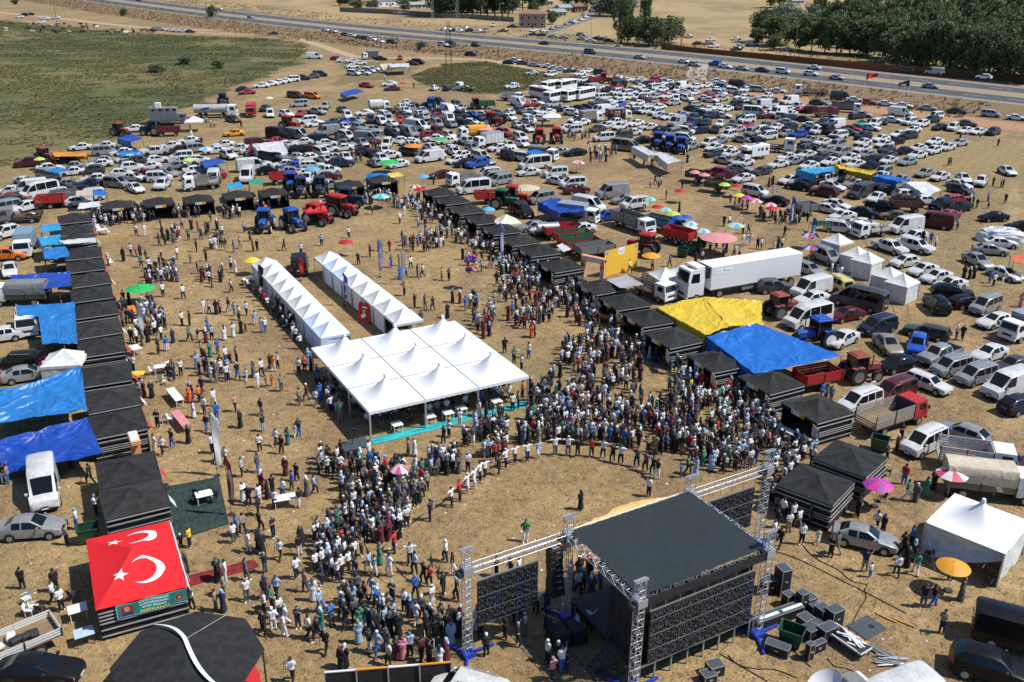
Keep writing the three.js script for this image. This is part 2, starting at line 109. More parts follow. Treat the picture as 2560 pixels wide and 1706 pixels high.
const CROWD = [
[115,[[-63.68,-138.49],[-53.84,-140.52],[-51.96,-133.25],[-55.71,-131.97],[-59.52,-129.96]]],
[48,[[-45.73,-109.87],[-44.67,-115.67],[-41.13,-111.68],[-39.21,-106.3],[-42.96,-104.66]]],
[75,[[-44.64,-99.29],[-43.21,-100.73],[-40.09,-99.41],[-36.29,-92.53],[-37.05,-88.19],[-39.25,-88.14]]],
[20,[[-47.55,-121.25],[-48.44,-126.68],[-46.46,-127.46],[-44.89,-122.66]]],
[26,[[-44.68,-128.96],[-40.4,-128.37],[-37.91,-120.24],[-40.98,-120.15]]],
[18,[[-38.8,-110.62],[-35.25,-110.16],[-33.63,-104.4],[-34.65,-104.38]]],
[14,[[-44.12,-140],[-41.49,-140.94],[-39.97,-135.22],[-42.31,-135.14]]],
[18,[[-51.03,-138.09],[-47.01,-140.75],[-45.74,-135.82],[-49.74,-134.89]]],
[10,[[-39.5,-141.01],[-35.15,-145.57],[-34.82,-142.04],[-38.74,-139.76]]],
[22,[[-26.88,-99.74],[-25.01,-97.96],[-22.02,-92.87],[-22.21,-90.85],[-24.05,-93.65]]],
[48,[[-26.95,-149.58],[-19.8,-152.75],[-19.47,-146.13],[-24.55,-143.27]]],
[30,[[-19.35,-147.05],[-14.59,-148.15],[-14.46,-141.88],[-18.04,-141.76]]],
[65,[[-15.58,-141.84],[-11.2,-146.43],[-6.79,-131.66],[-7.75,-126.55],[-10.25,-133.07],[-13.2,-132.98]]],
[30,[[-13.56,-136.9],[-10.08,-130.81],[-9,-121.11],[-11.34,-121.04]]],
[62,[[-9.83,-127.19],[-4.87,-130.98],[-1.56,-118.78],[-2.36,-111.08],[-4.59,-112.71],[-5.56,-122.52]]],
[14,[[-15.63,-126.3],[-11.22,-124.36],[-11.12,-118.5],[-14.57,-120.3]]],
[165,[[-1.93,-117.53],[1.5,-118.87],[7.38,-107.56],[9.74,-104.05],[8.45,-97.9],[4.53,-101.48],[0.35,-109.5],[-1.63,-110.54]]],
[75,[[-2.3,-108.35],[1.76,-107.93],[5.32,-100.56],[4.34,-96.04],[-1.3,-100.39]]],
[12,[[-3.15,-101.29],[-2,-102.27],[-1.4,-95.9],[-2.3,-93.76]]],
[95,[[5.38,-101.98],[9.62,-102.57],[12.88,-94.12],[11.56,-89.08],[7.82,-88.99],[6.09,-96.08]]],
[36,[[-0.78,-97.67],[4.38,-97.35],[4.71,-93.51],[0.04,-92.99]]],
[18,[[-4.41,-95.83],[-2.81,-95.43],[-1.91,-90.15],[-3.25,-89.73]]],
[10,[[-5.98,-101.21],[-4.02,-102.22],[-3.68,-97.6],[-5.41,-96.67]]],
[125,[[4.66,-88.53],[17.6,-89.2],[16.27,-81.1],[11.65,-83.32],[5.96,-82.53],[4.64,-84.54]]],
[70,[[5.94,-82.19],[16.22,-80.78],[15.41,-75.87],[10.4,-76.95],[5.95,-77.76]]],
[170,[[1.44,-78.89],[3.33,-79.24],[5.15,-77.74],[6.98,-77.17],[9.54,-76.34],[15.27,-75.01],[14.69,-71.44],[7.8,-71.31],[1.63,-73.34]]],
[230,[[-1.17,-73.56],[1.64,-73.89],[7.85,-71.84],[14.69,-71.44],[13.87,-66.47],[12.14,-66.91],[8.72,-68.05],[2.77,-68.67],[-0.83,-67.87]]],
[120,[[-6.68,-66.57],[-4.5,-69.53],[-0.89,-71.67],[0.96,-69.13],[-1.04,-65.74],[-3.06,-64.12],[-4.61,-63.44],[-6.15,-62.98]]],
[130,[[-13.28,-63.94],[-11.78,-65.32],[-9.31,-64.01],[-6.88,-63.61],[-6.2,-60.88],[-6.32,-57.45],[-12.15,-57.35]]],
[150,[[16.05,-82.08],[19.3,-84.52],[22.26,-75.43],[22.49,-69.28],[19.44,-66.57],[17.88,-70.46],[14.96,-75.29]]],
[105,[[14.92,-75],[17.76,-73.66],[19.67,-66.57],[18.62,-64.5],[13.05,-63.31]]],
[40,[[20.84,-69.5],[24.91,-67.62],[23.37,-63.92],[21.09,-61.34],[19.97,-62.15]]],
[10,[[18.88,-61.3],[20.43,-61.33],[19.34,-57.97],[18.29,-57.95]]],
[22,[[20.08,-78.04],[21.83,-78.08],[22.55,-69.54],[21.58,-69.52]]],
[24,[[-30.95,-83.42],[-27.16,-83.5],[-26.25,-79.25],[-29.64,-80.13]]],
[12,[[-39.6,-87.15],[-37.08,-84.32],[-34.43,-79.39],[-32.08,-74.35],[-33.18,-74.9]]],
[6,[[-32.63,-81.7],[-31.01,-81.4],[-30.46,-78.85],[-31.53,-78.83]]],
[30,[[-20.63,-86.11],[-17.39,-78.19],[-15.05,-74.69],[-14.46,-71.94],[-15.98,-74.11]]],
[10,[[-15.4,-66.41],[-13.54,-67.4],[-12.79,-62.86],[-14.49,-62.83]]],
[88,[[-12.08,-56.94],[-10.7,-58.09],[-9.65,-58.1],[-7.23,-58.14],[-7.27,-55.58],[-9.11,-50.61],[-8.28,-47.97],[-8.93,-46.85],[-10.36,-46.83]]],
[14,[[-10.36,-46.83],[-7.22,-45.28],[-5.64,-42.69],[-8.94,-43.49]]],
[14,[[-5.24,-45.57],[-2.89,-45.86],[-2.72,-42.61],[-3.79,-42.36]]],
[20,[[-1.53,-50.57],[1.8,-51.7],[2.63,-47.84],[2.1,-45.02],[-0.5,-44.98]]],
[8,[[3.78,-50.8],[6.06,-50.83],[5.87,-48.6],[4.03,-48.57]]],
[34,[[-13.58,-55.3],[-11.8,-56.95],[-10.3,-47.94],[-11.41,-47.93],[-12.79,-52.77]]],
[13,[[34.67,-149.92],[37.37,-147.24],[36.35,-142.77],[33.81,-143.55]]],
[30,[[37.34,-140.26],[40.94,-138.73],[44.23,-136.42],[42.91,-134.81],[36.62,-135.38]]],
[9,[[26.74,-126.22],[29.43,-123.58],[28.42,-119.66],[25.7,-119.58]]],
[4,[[43.85,-162.4],[44.85,-161.36],[43.67,-157.63],[42.93,-157.61]]],
[34,[[13.86,-190.78],[20.37,-185.35],[18.9,-176],[13.79,-177.06]]],
[22,[[22.56,-189.71],[27.38,-184.27],[29.66,-171.5],[26.81,-170.19],[22.74,-176.16]]],
[18,[[11.01,-204.77],[16.43,-201.73],[15.36,-195.35],[11.22,-196.71]]],
[10,[[-31.26,-179.05],[-28.04,-177.87],[-28.71,-171.54]]],
[9,[[-29.49,-191.78],[-26.65,-190.42],[-26.19,-184.7],[-28.17,-184.61]]],
[8,[[-83.74,-223.89],[-79.06,-222.14],[-77.47,-216.4],[-80.72,-216.23]]],
[8,[[20.28,-159.36],[29.31,-160.76],[27.5,-149.66],[25.49,-152.46]]]];
const PEOPLE = [
[2.44,-41.43,'m','p','k',138],[2.97,-42.19,'m','w','b',107],[3.3,-42.31,'c','k','k',192],[-3.95,-42.34,'d','w','w',89],[2.78,-42.66,'d','k','k',268],[-4.55,-42.56,'m','k','k',46],[-12.03,-41.13,'m','w','k',87],[2.2,-42.89,'m','w','k',211],
[-3.57,-42.81,'d','m','m',175],[-6.83,-42.53,'m','w','k',218],[-9.48,-42.15,'d','k','k',241],[-5,-42.92,'m','m','k',124],[-9.25,-42.27,'d','k','k',46],[-1.32,-43.32,'m','k','k',103],[-6.1,-43.02,'d','p','p',280],[-6.43,-43.02,'d','m','m',71],
[-5.7,-43.27,'m','s','k',98],[-7.57,-43.36,'m','s','b',231],[0.49,-44.21,'m','k','k',10],[-7.11,-43.74,'d','g','g',230],[-8.07,-43.6,'m','k','w',170],[-3.41,-44.28,'d','s','s',284],[-4.78,-44.27,'m','k','k',163],[-10.59,-43.45,'m','k','k',70],
[-4.37,-44.52,'m','k','k',122],[-0.24,-44.83,'m','k','k',211],[-1.72,-44.94,'m','m','k',300],[2.36,-45.12,'m','n','k',217],[-8.82,-44.34,'d','s','s',112],[0.88,-45.23,'d','g','g',196],[-6.56,-44.88,'d','k','k',281],[4.02,-45.27,'m','s','k',173],
[-1.91,-45.58,'d','w','w',242],[4.74,-45.54,'m','s','k',31],[-11.31,-44.56,'m','k','k',210],[-4.12,-45.82,'m','g','g',82],[-7.66,-45.38,'m','e','k',285],[-4.78,-45.81,'m','k','k',38],[-7.42,-45.51,'m','s','k',342],[-8.07,-45.5,'m','s','b',247],
[-11.8,-44.68,'m','w','k',25],[-8.4,-45.63,'m','k','k',154],[-5.64,-46.06,'m','w','w',61],[0.27,-46.41,'m','w','k',250],[-6.97,-46.18,'m','s','t',201],[-13.35,-44.85,'m','w','w',41],[-11.22,-45.46,'d','e','e',230],[-5.33,-46.6,'m','g','k',85],
[-10.68,-45.86,'m','b','g',314],[-6.06,-46.73,'d','n','n',106],[-9.38,-46.28,'m','g','k',122],[1.62,-47.24,'m','w','k',257],[-12.64,-45.57,'m','n','n',283],[-14.56,-45.03,'m','k','k',281],[-9.99,-46.27,'m','k','k',335],[-14.06,-45.29,'m','w','w',104],
[-7.41,-46.85,'m','t','k',65],[-7.68,-46.84,'m','w','k',188],[-10.13,-46.54,'m','k','k',127],[-6.47,-47.27,'m','w','k',256],[-13.44,-45.82,'m','w','w',204],[-8.03,-47.11,'c','s','k',132],[-4.8,-47.71,'m','w','w',329],[-8.11,-47.39,'m','b','k',138],
[-9.77,-47.09,'d','k','k',196],[-3.29,-48.3,'a','k','k',-167],[-11.61,-47.06,'m','s','b',329],[-7.28,-47.96,'m','n','n',254],[-13.94,-46.48,'m','w','k',323],[2.38,-48.66,'m','k','k',16],[-9,-47.93,'m','m','k',204],[-5.92,-48.55,'m','b','k',291],
[-4.2,-48.83,'a','k','k',-47],[-14.97,-46.88,'m','w','k',219],[5.17,-48.99,'d','g','g',64],[-8.62,-48.51,'m','s','n',47],[-14.62,-47.3,'m','e','k',14],[5.74,-49.29,'m','b','g',351],[-12.23,-48.17,'d','w','w',97],[-9.58,-48.78,'m','g','k',110],
[4.65,-49.57,'m','e','k',255],[-5.1,-49.7,'a','r','k',-133],[-17.52,-47.05,'d','n','n',219],[3.93,-50.16,'d','p','p',142],[-9.86,-49.37,'m','k','k',322],[-5.51,-50.07,'a','k','k',-141],[-17.99,-47.11,'m','t','g',184],[-14.57,-48.42,'m','s','k',261],
[-15.27,-48.27,'d','k','k',161],[-12.91,-49.03,'m','t','g',223],[-16.37,-48.11,'m','w','g',301],[-3.73,-50.97,'a','k','w',1],[-19.55,-47.23,'m','w','k',65],[-11.99,-49.78,'m','n','n',191],[-9.91,-50.26,'m','n','k',228],[5.08,-51.09,'d','o','o',184],
[-7.8,-50.75,'a','w','w',-137],[-6.16,-51.01,'a','s','k',-151],[4.57,-51.24,'m','w','k',294],[-8.75,-50.74,'m','s','w',11],[-17.9,-48.52,'m','t','g',199],[-9.17,-51.04,'m','s','w',159],[-13.75,-50.36,'m','w','n',136],[-10.52,-51.18,'m','w','k',330],
[-6.6,-52.06,'a','w','k',-81],[-4.25,-52.35,'a','w','k',-171],[-12.64,-50.99,'m','w','k',144],[25.93,-45.7,'m','t','n',234],[-16.95,-50.16,'m','g','g',39],[-11.93,-51.78,'d','s','s',175],[-18.22,-49.99,'m','w','w',201],[-15.92,-50.94,'m','k','g',146],
[-18.73,-49.98,'d','k','k',33],[-11.53,-52.27,'m','s','k',212],[-18.82,-50.28,'d','k','k',130],[-9.93,-52.95,'m','t','g',221],[-7.77,-53.31,'a','r','n',-198],[-27.4,-46.98,'m','w','k',148],[25.73,-48.07,'m','k','g',55],[-15.29,-52.38,'m','w','k',76],
[1.06,-54.71,'m','e','w',270],[-14.09,-52.88,'m','k','w',127],[-20.98,-50.71,'d','k','k',190],[26.35,-48.14,'m','k','b',358],[-28.2,-47.67,'m','w','k',6],[-12.81,-53.9,'m','k','k',281],[-16.61,-53.01,'d','k','k',325],[-14.2,-53.88,'d','k','k',334],
[-17.59,-53.16,'m','w','w',52],[-11.87,-54.77,'m','k','k',207],[-16.98,-53.5,'d','k','k',152],[23.48,-51.05,'c','w','b',114],[28.42,-48.81,'d','g','g',331],[-28.57,-48.8,'m','k','k',129],[-13.51,-54.92,'c','w','k',146],[-13.24,-55.1,'m','t','k',248],
[23.31,-51.67,'m','n','t',55],[25.26,-51.23,'m','w','k',79],[18.38,-54.21,'m','k','k',43],[-16.32,-54.88,'m','k','n',338],[-18.86,-54.23,'m','w','g',140],[-5.67,-57.16,'a','n','k',-209],[21.58,-53.26,'m','k','k',229],[-12.73,-56.17,'d','k','k',25],
[26.57,-51.41,'m','e','w',77],[-21.68,-53.68,'m','y','k',173],[-30.81,-49.07,'m','k','k',100],[22.08,-53.59,'m','g','t',127],[18.19,-55.06,'m','w','k',155],[-22.25,-53.59,'c','k','k',133],[-18.87,-55.01,'m','b','k',24],[20,-54.66,'m','w','k',270],
[-17.4,-55.56,'m','k','k',26],[28.62,-50.82,'m','t','k',65],[-18.51,-55.37,'m','t','k',143],[26.3,-52.19,'d','k','k',267],[21.14,-54.76,'c','w','w',239],[5.09,-58.75,'d','k','k',143],[-4.33,-59.04,'a','w','k',-34],[26.94,-52.85,'d','k','k',64],
[19.49,-56.14,'m','w','t',282],[18.8,-56.67,'m','k','k',20],[26.56,-53.66,'m','k','k',0],[-3.79,-59.83,'a','r','k',-29],[20.36,-56.69,'m','w','t',119],[-18.01,-57.61,'m','k','k',166],[20.09,-57.24,'m','w','k',291],[-15.31,-58.7,'m','k','w',154],
[21.14,-56.89,'m','k','k',330],[-17.06,-58.48,'m','w','k',72],[19.51,-57.78,'m','w','k',19],[-3.25,-60.95,'a','w','w',-29],[27.48,-54.52,'m','b','k',349],[10.27,-60.61,'m','w','k',41],[-30.06,-53.81,'m','t','k',61],[-2.78,-61.62,'a','w','w',-29],
[26.05,-55.97,'m','k','k',200],[-18.31,-59.04,'m','w','w',143],[-19.01,-58.84,'m','k','k',260],[19.74,-58.7,'m','t','k',116],[25.74,-56.42,'m','w','k',37],[-15.1,-60.28,'d','g','g',201],[-16.74,-59.86,'m','w','b',230],[-14.6,-60.49,'m','s','n',12],
[-17.92,-59.84,'d','k','k',186],[-19.58,-59.41,'d','w','w',323],[-2.38,-62.53,'a','w','k',-28],[-17.68,-60.44,'m','k','k',118],[20.21,-59.68,'m','w','k',189],[-2,-63.07,'a','w','k',-55],[25,-58.06,'m','k','k',0],[-16.35,-61.08,'m','b','g',207],
[-30.18,-55.71,'m','w','b',203],[-0.94,-63.52,'a','k','k',-45],[25.11,-58.4,'m','k','k',36],[19.27,-60.66,'d','k','k',252],[-18.65,-61.04,'d','m','m',57],[-12.83,-62.6,'m','r','w',176],[-9.62,-63.31,'m','r','k',169],[11.28,-63.19,'a','k','w',-159],
[-16.29,-62.33,'m','k','k',248],[-0.44,-64.61,'a','w','k',-34],[-29.59,-57.52,'m','w','k',0],[-10.27,-63.95,'m','b','k',226],[11.03,-63.84,'a','k','k',-145],[-14.12,-63.23,'m','w','k',81],[10.51,-64.27,'a','g','k',-134],[-14.83,-63.43,'m','g','k',1],
[0.3,-65.33,'a','w','k',-58],[13.72,-63.93,'m','e','k',345],[-17.32,-63.17,'d','m','m',254],[-14.05,-64.11,'m','k','k',251],[9.91,-64.93,'a','g','n',-121],[1.29,-65.69,'a','w','n',-66],[20.74,-62.54,'m','w','k',198],[8.69,-65.36,'a','w','k',-113],
[8.08,-65.69,'a','k','k',-124],[-20.62,-62.9,'m','s','k',8],[-13.6,-64.79,'m','w','k',348],[2.17,-66.17,'a','s','w',-67],[20.23,-63.17,'m','w','k',307],[-19.55,-63.57,'m','g','b',148],[7.37,-66.26,'a','w','n',-116],[5.34,-66.46,'a','k','k',-96],
[-11.26,-65.74,'m','w','w',158],[21.42,-63.19,'m','w','k',133],[3.53,-66.66,'a','w','g',-78],[-8.18,-66.26,'m','t','g',193],[-7.71,-66.32,'d','w','w',191],[6.45,-66.48,'a','r','k',-96],[4.59,-66.68,'a','w','g',-96],[-13.47,-65.7,'m','k','k',213],
[29.42,-60.42,'m','e','w',325],[30,-60.23,'d','g','g',223],[22.22,-64.3,'m','w','k',114],[19.28,-65.37,'m','n','b',255],[-22.34,-64.63,'m','w','k',242],[31.09,-61.06,'d','e','e',357],[18.38,-66.04,'m','s','n',99],[-5.52,-68.47,'m','n','k',221],
[-18.34,-66.43,'m','k','m',238],[-23.27,-65.07,'m','k','k',43],[18.18,-66.73,'m','w','g',215],[-31.71,-61.65,'m','k','k',169],[30.07,-62.7,'m','r','b',57],[-5.17,-69.47,'m','w','k',44],[31.98,-61.89,'d','k','k',50],[23.87,-65.45,'m','w','k',217],
[19.18,-66.99,'d','w','w',331],[-20.23,-66.75,'m','w','k',102],[14.33,-68.34,'m','w','k',28],[23.3,-66.13,'m','w','k',116],[21.43,-67.03,'m','w','k',131],[-19.11,-67.73,'m','w','k',237],[-18.21,-67.99,'d','e','e',238],[15.94,-68.62,'m','w','k',210],
[15.38,-68.85,'m','w','n',332],[-23.91,-66.45,'m','w','k',159],[5.03,-70.56,'d','p','p',228],[24.02,-66.61,'m','s','k',341],[17.75,-68.65,'m','k','k',11],[-3.11,-71.18,'m','s','w',55],[20.99,-68.1,'m','p','k',0],[19.2,-68.68,'m','k','k',41],
[-4.36,-71.29,'m','w','w',86],[-17.88,-69.23,'c','w','w',60],[21.5,-68.23,'m','g','k',5],[-17.61,-69.37,'m','k','b',281],[-27.79,-66.14,'m','w','k',259],[17.15,-69.89,'m','r','k',157],[-37.84,-61.54,'m','t','b',198],[-34.05,-63.76,'d','k','k',137],
[29.88,-65.9,'m','k','k',320],[-28.59,-66.6,'m','w','w',230],[19.6,-69.93,'m','w','g',275],[-38.27,-61.74,'m','k','w',107],[-27.43,-67.33,'m','k','b',234],[-2.17,-72.94,'d','k','k',1],[-26.36,-68.08,'d','k','k',39],[-20.78,-70.2,'m','k','s',146],
[-2.81,-73.2,'d','w','w',40],[-24.47,-69.62,'m','w','k',148],[17.06,-71.96,'m','w','k',124],[0.1,-74.37,'m','w','k',106],[-22.85,-70.81,'d','k','k',354],[31.31,-67.56,'m','k','k',128],[-25.47,-70.11,'m','k','b',250],[19.16,-72.14,'d','w','w',120],
[18.55,-72.53,'m','s','n',280],[0.62,-74.95,'m','t','k',194],[-21.69,-73.11,'m','k','g',50],[-25.19,-72.09,'m','b','b',111],[-25.71,-71.94,'c','t','t',345],[18.3,-74.45,'m','t','k',269],[-29.77,-70.67,'m','k','k',264],[18.82,-74.46,'m','w','k',330],
[32.45,-69.67,'m','k','k',270],[17.37,-74.99,'c','k','k',243],[-17.31,-75.02,'m','w','g',67],[16.25,-75.26,'m','k','k',161],[1.02,-76.99,'m','o','k',182],[-18.76,-75.13,'m','t','g',134],[4.34,-77.36,'m','n','k',190],[-27.35,-72.58,'d','w','w',31],
[-24.08,-73.75,'m','p','k',344],[-26.62,-73.28,'m','w','g',248],[-18.29,-76.01,'m','m','g',184],[-17.17,-76.33,'d','b','b',308],[-26.21,-74.7,'m','w','w',137],[3.61,-79.5,'d','n','n',242],[16.32,-77.91,'m','y','t',154],[18.4,-77.65,'m','o','k',142],
[15.75,-78.5,'m','k','b',14],[-27.75,-75.53,'m','o','k',161],[16.34,-78.82,'m','k','b',126],[-21.01,-77.9,'m','t','g',318],[-28.59,-75.51,'d','o','o',192],[-28.65,-76.1,'d','m','m',61],[3.95,-81.26,'m','s','k',179],[17.6,-79.47,'d','r','r',235],
[4.58,-81.44,'d','k','k',215],[28.35,-76.66,'m','g','k',153],[28.75,-76.67,'m','e','g',268],[-22.62,-78.79,'c','g','g',354],[-22.12,-78.96,'c','r','r',155],[-23.32,-78.62,'m','w','w',333],[-27.99,-77.15,'m','n','n',246],[28.13,-77.25,'m','b','b',298],
[-33.15,-75.71,'m','e','k',107],[6.37,-82.47,'m','r','w',277],[-32.26,-76.32,'d','k','k',297],[0.92,-83.02,'m','w','k',25],[-33.08,-76.6,'d','m','m',38],[-24.76,-80.01,'c','w','w',75],[-20.18,-81.57,'m','w','k',72],[-25.66,-80.31,'m','k','b',307],
[-24.29,-80.82,'d','g','g',169],[-23.61,-81.17,'m','w','k',130],[0.21,-84.55,'m','e','k',287],[-19.76,-82.24,'m','o','k',268],[32.98,-78.25,'m','w','n',98],[-22.75,-82.18,'m','o','w',68],[1.66,-85.82,'m','w','b',63],[-23.14,-82.67,'m','k','k',290],
[-22.52,-83.02,'m','w','k',6],[-0.74,-87.03,'m','k','k',100],[-26.77,-84.13,'m','t','k',39],[-27.35,-83.95,'c','k','k',101],[-27.83,-84.11,'m','w','g',329],[-35.97,-81.89,'m','w','k',46],[-29.73,-85.48,'d','e','e',315],[-30.59,-85.46,'m','t','k',23],
[-29.22,-86.21,'m','b','g',323],[2.03,-91.15,'d','o','o',238],[2.26,-91.35,'d','k','k',197],[-35.06,-86.08,'m','k','k',350],[-22.52,-90.18,'m','w','w',133],[-34.44,-86.82,'m','b','w',147],[-31.22,-89.01,'d','m','m',143],[-29.59,-89.82,'d','w','w',120],
[-30.86,-89.79,'m','s','k',290],[-28.9,-90.62,'d','w','w',275],[-9.79,-94.67,'m','g','k',99],[-33.05,-89.35,'m','e','k',340],[-32.27,-89.76,'c','k','w',62],[-34.56,-88.93,'d','n','n',150],[-25.88,-91.89,'m','w','b',317],[-26.26,-91.88,'m','w','w',235],
[-28.34,-91.63,'d','k','k',68],[-27.93,-91.84,'c','r','k',213],[-36,-89.67,'m','w','k',150],[-7.08,-96.54,'d','k','k',310],[-32.01,-92.15,'m','b','b',345],[-27.51,-94.11,'m','s','w',119],[-8.87,-98.82,'m','k','k',131],[-34.29,-93.53,'m','k','k',190],
[-29.57,-95.34,'m','w','k',228],[-9.83,-99.53,'m','g','g',31],[-10.97,-99.5,'m','k','k',32],[-35.21,-93.72,'m','w','k',137],[-29.12,-96.66,'m','w','k',88],[-30.39,-96.62,'m','s','g',255],[-5.97,-101.12,'d','m','m',185],[-6.83,-101.48,'d','k','k',173],
[-32.51,-97.01,'d','k','k',106],[-32.17,-97.24,'m','p','k',49],[-31.33,-97.71,'m','m','t',215],[46.47,-91.59,'m','t','k',118],[-33.39,-97.3,'m','w','k',43],[47.05,-91.52,'m','k','k',238],[-33.93,-97.2,'m','w','w',319],[-12.55,-103.46,'m','t','k',32],
[-37.64,-101.74,'m','w','k',135],[-7.71,-108.74,'m','k','k',237],[-32.85,-104.07,'m','w','k',36],[-8.62,-109.04,'m','y','g',17],[-40.21,-102.4,'m','w','k',130],[-13.72,-109.28,'d','b','b',320],[-11.03,-110.06,'m','w','k',192],[-11.65,-110.04,'m','k','g',20],
[-13.08,-110.01,'m','s','k',207],[14.6,-112.56,'m','w','k',315],[-12.8,-113.4,'m','w','k',126],[-37.41,-107.82,'d','m','m',53],[-15.32,-113.73,'m','g','b',323],[17.56,-113.5,'m','w','k',22],[-5.79,-114.88,'m','w','b',252],[-5.6,-114.89,'m','p','w',128],
[-14.4,-114.52,'m','t','t',210],[-34.28,-111.19,'d','w','w',218],[-19.63,-114.78,'m','g','k',67],[20,-115.03,'m','g','k',134],[41.06,-109.32,'m','g','s',113],[58.1,-101.57,'d','p','p',230],[-6.47,-117.27,'d','k','k',220],[-35.13,-112.3,'m','w','k',82],
[40.36,-111.04,'m','w','w',57],[40.63,-111.32,'m','w','k',135],[23.47,-116.2,'d','k','k',109],[39.79,-112.41,'m','w','s',151],[24.43,-116.83,'m','w','k',27],[-18.6,-118.03,'m','k','k',165],[-45.04,-111.46,'m','w','k',120],[-11.76,-120.38,'m','k','k',243],
[40.97,-113.87,'m','k','w',160],[27.4,-117.95,'d','k','k',305],[-11.3,-120.59,'m','t','k',54],[-16.3,-120.24,'m','r','k',242],[-27.67,-118.51,'m','w','k',278],[-40.92,-114.76,'m','t','g',163],[-17.8,-120.58,'m','k','k',186],[-46.54,-112.84,'m','e','k',310],
[-39.22,-115.59,'m','k','k',235],[-9.67,-122.27,'m','w','w',119],[29.75,-119.13,'m','w','k',12],[29.14,-119.43,'m','w','g',201],[58.25,-108.55,'m','w','k',102],[-9.43,-122.94,'m','w','k',12],[-43.07,-116.2,'m','w','r',167],[-30.28,-120.34,'m','k','k',166],
[-46.74,-115.19,'m','k','k',354],[59.58,-109.12,'c','w','w',99],[58.38,-109.78,'m','b','b',159],[-50.96,-113.59,'m','w','k',77],[55.84,-111.35,'d','k','k',34],[-33.79,-120.04,'m','k','k',246],[-34.33,-119.9,'m','k','k',17],[56.5,-111.2,'d','k','k',105],
[-36.74,-119.51,'m','b','b',208],[57.18,-111.5,'d','k','k',253],[-25.8,-122.77,'m','s','k',282],[-15.14,-124.65,'m','k','b',15],[-49.72,-115.41,'d','k','k',254],[-36.4,-121.13,'m','s','t',33],[-41.64,-119.49,'m','k','k',185],[-48.25,-117.28,'d','k','k',155],
[-48.93,-117.57,'c','r','r',4],[33.07,-123.03,'m','k','k',55],[33.53,-122.91,'m','w','k',319],[-49.58,-117.55,'m','w','k',93],[35.22,-122.96,'c','w','w',253],[35.87,-123.18,'d','k','k',312],[-22.71,-126.29,'m','w','k',98],[36.37,-123.19,'m','w','k',95],
[31.45,-124.65,'m','w','w',114],[32.46,-124.68,'m','w','w',248],[32,-124.87,'m','w','w',213],[-35.91,-124.49,'m','k','k',332],[-45.38,-123.86,'m','r','w',40],[-44.36,-124.71,'m','e','k',305],[-13.64,-132.05,'m','s','b',162],[-40.36,-126.79,'m','w','k',296],
[-37.81,-128.67,'m','s','k',96],[32.72,-130.4,'m','w','k',28],[38.26,-128.91,'m','k','k',201],[33.45,-130.42,'m','k','k',340],[-16.48,-133.87,'m','w','k',141],[-50.99,-126.46,'m','w','w',126],[-42,-130.01,'d','k','k',144],[57.46,-123.96,'m','w','k',149],
[-52.19,-126.42,'m','w','k',81],[30.76,-134.1,'m','k','k',74],[-45.59,-129.89,'d','k','k',101],[31.52,-134.12,'m','w','k',304],[-47.1,-130.36,'m','s','k',262],[57.82,-126.35,'m','b','b',258],[56.97,-127.01,'d','k','k',26],[-16.32,-138.28,'m','w','w',152],
[-50.03,-130.12,'m','m','k',200],[-21.23,-138.94,'m','t','k',1],[-44.04,-133.74,'m','e','k',78],[-42.7,-135.77,'m','k','k',101],[-41.85,-136.2,'d','k','k',224],[-40.56,-136.64,'m','w','k',126],[-37.08,-138.4,'m','o','k',125],[42.66,-137,'m','k','k',94],
[-16.26,-142.94,'d','w','w',33],[25.47,-141.79,'d','k','k',353],[-18.45,-143.31,'m','k','k',304],[-17.19,-144.23,'m','w','n',324],[-39.02,-140.86,'m','s','k',95],[-36.19,-143.13,'m','w','t',120],[64.51,-133.43,'m','w','g',30],[24.56,-149.37,'m','k','k',171],
[43.09,-151.94,'c','w','w',212],[42.49,-152.4,'m','w','w',72],[-13.49,-157.86,'m','k','k',139],[-76.21,-142.16,'m','k','k',202],[72.83,-145.6,'m','k','k',202],[74.7,-145.67,'m','w','k',185],[73.2,-148.78,'m','w','k',101],[73.68,-148.79,'m','s','k',3],
[76.49,-149.82,'m','s','k',349],[78.83,-148.79,'m','k','k',215],[-72.1,-153.59,'m','t','k',33],[-72.94,-158.75,'m','k','k',167],[14.38,-175.81,'m','r','k',237],[32.63,-177.21,'d','k','k',239],[82.24,-160.44,'m','k','k',17],[83.67,-159.76,'m','k','k',173],
[83.39,-159.96,'m','w','t',356],[16.48,-179.77,'m','w','k',334],[-68.32,-168.7,'d','k','k',99],[-68.03,-169.32,'m','k','k',38],[-13.34,-182.5,'m','w','k',259],[-65,-179.59,'d','k','k',190],[81.54,-176.96,'m','k','k',168],[82.01,-177.1,'m','t','k',84],
[-1.02,-196.92,'m','k','k',128],[0.8,-198.58,'m','k','k',125],[-62.34,-189.54,'m','k','k',262],[-63,-190.25,'m','s','k',91],[2.08,-206.88,'d','k','k',269],[-66.74,-196.99,'m','w','w',307],[32.06,-208.34,'m','k','k',18],[31.7,-209.19,'m','k','k',52],
[4.49,-212.26,'m','w','k',332],[3.85,-213.13,'d','k','k',118],[6.36,-213.25,'m','k','k',51],[-59.66,-209.06,'m','k','k',298],[-69.87,-205.94,'m','w','k',229],[-65.65,-209.3,'m','w','k',25],[99.65,-195.69,'m','k','k',40],[-66.54,-209.61,'m','w','k',61],
[94.62,-202.17,'m','k','k',268],[-68.56,-213.12,'m','s','k',97],[98.53,-201.55,'m','k','w',97],[73.46,-215.69,'d','k','k',334],[-28.09,-271.7,'m','k','k',243],[-38.11,-286.14,'m','w','k',2],[121.09,-262.5,'m','k','k',94],[100.17,-287.37,'m','s','k',16],
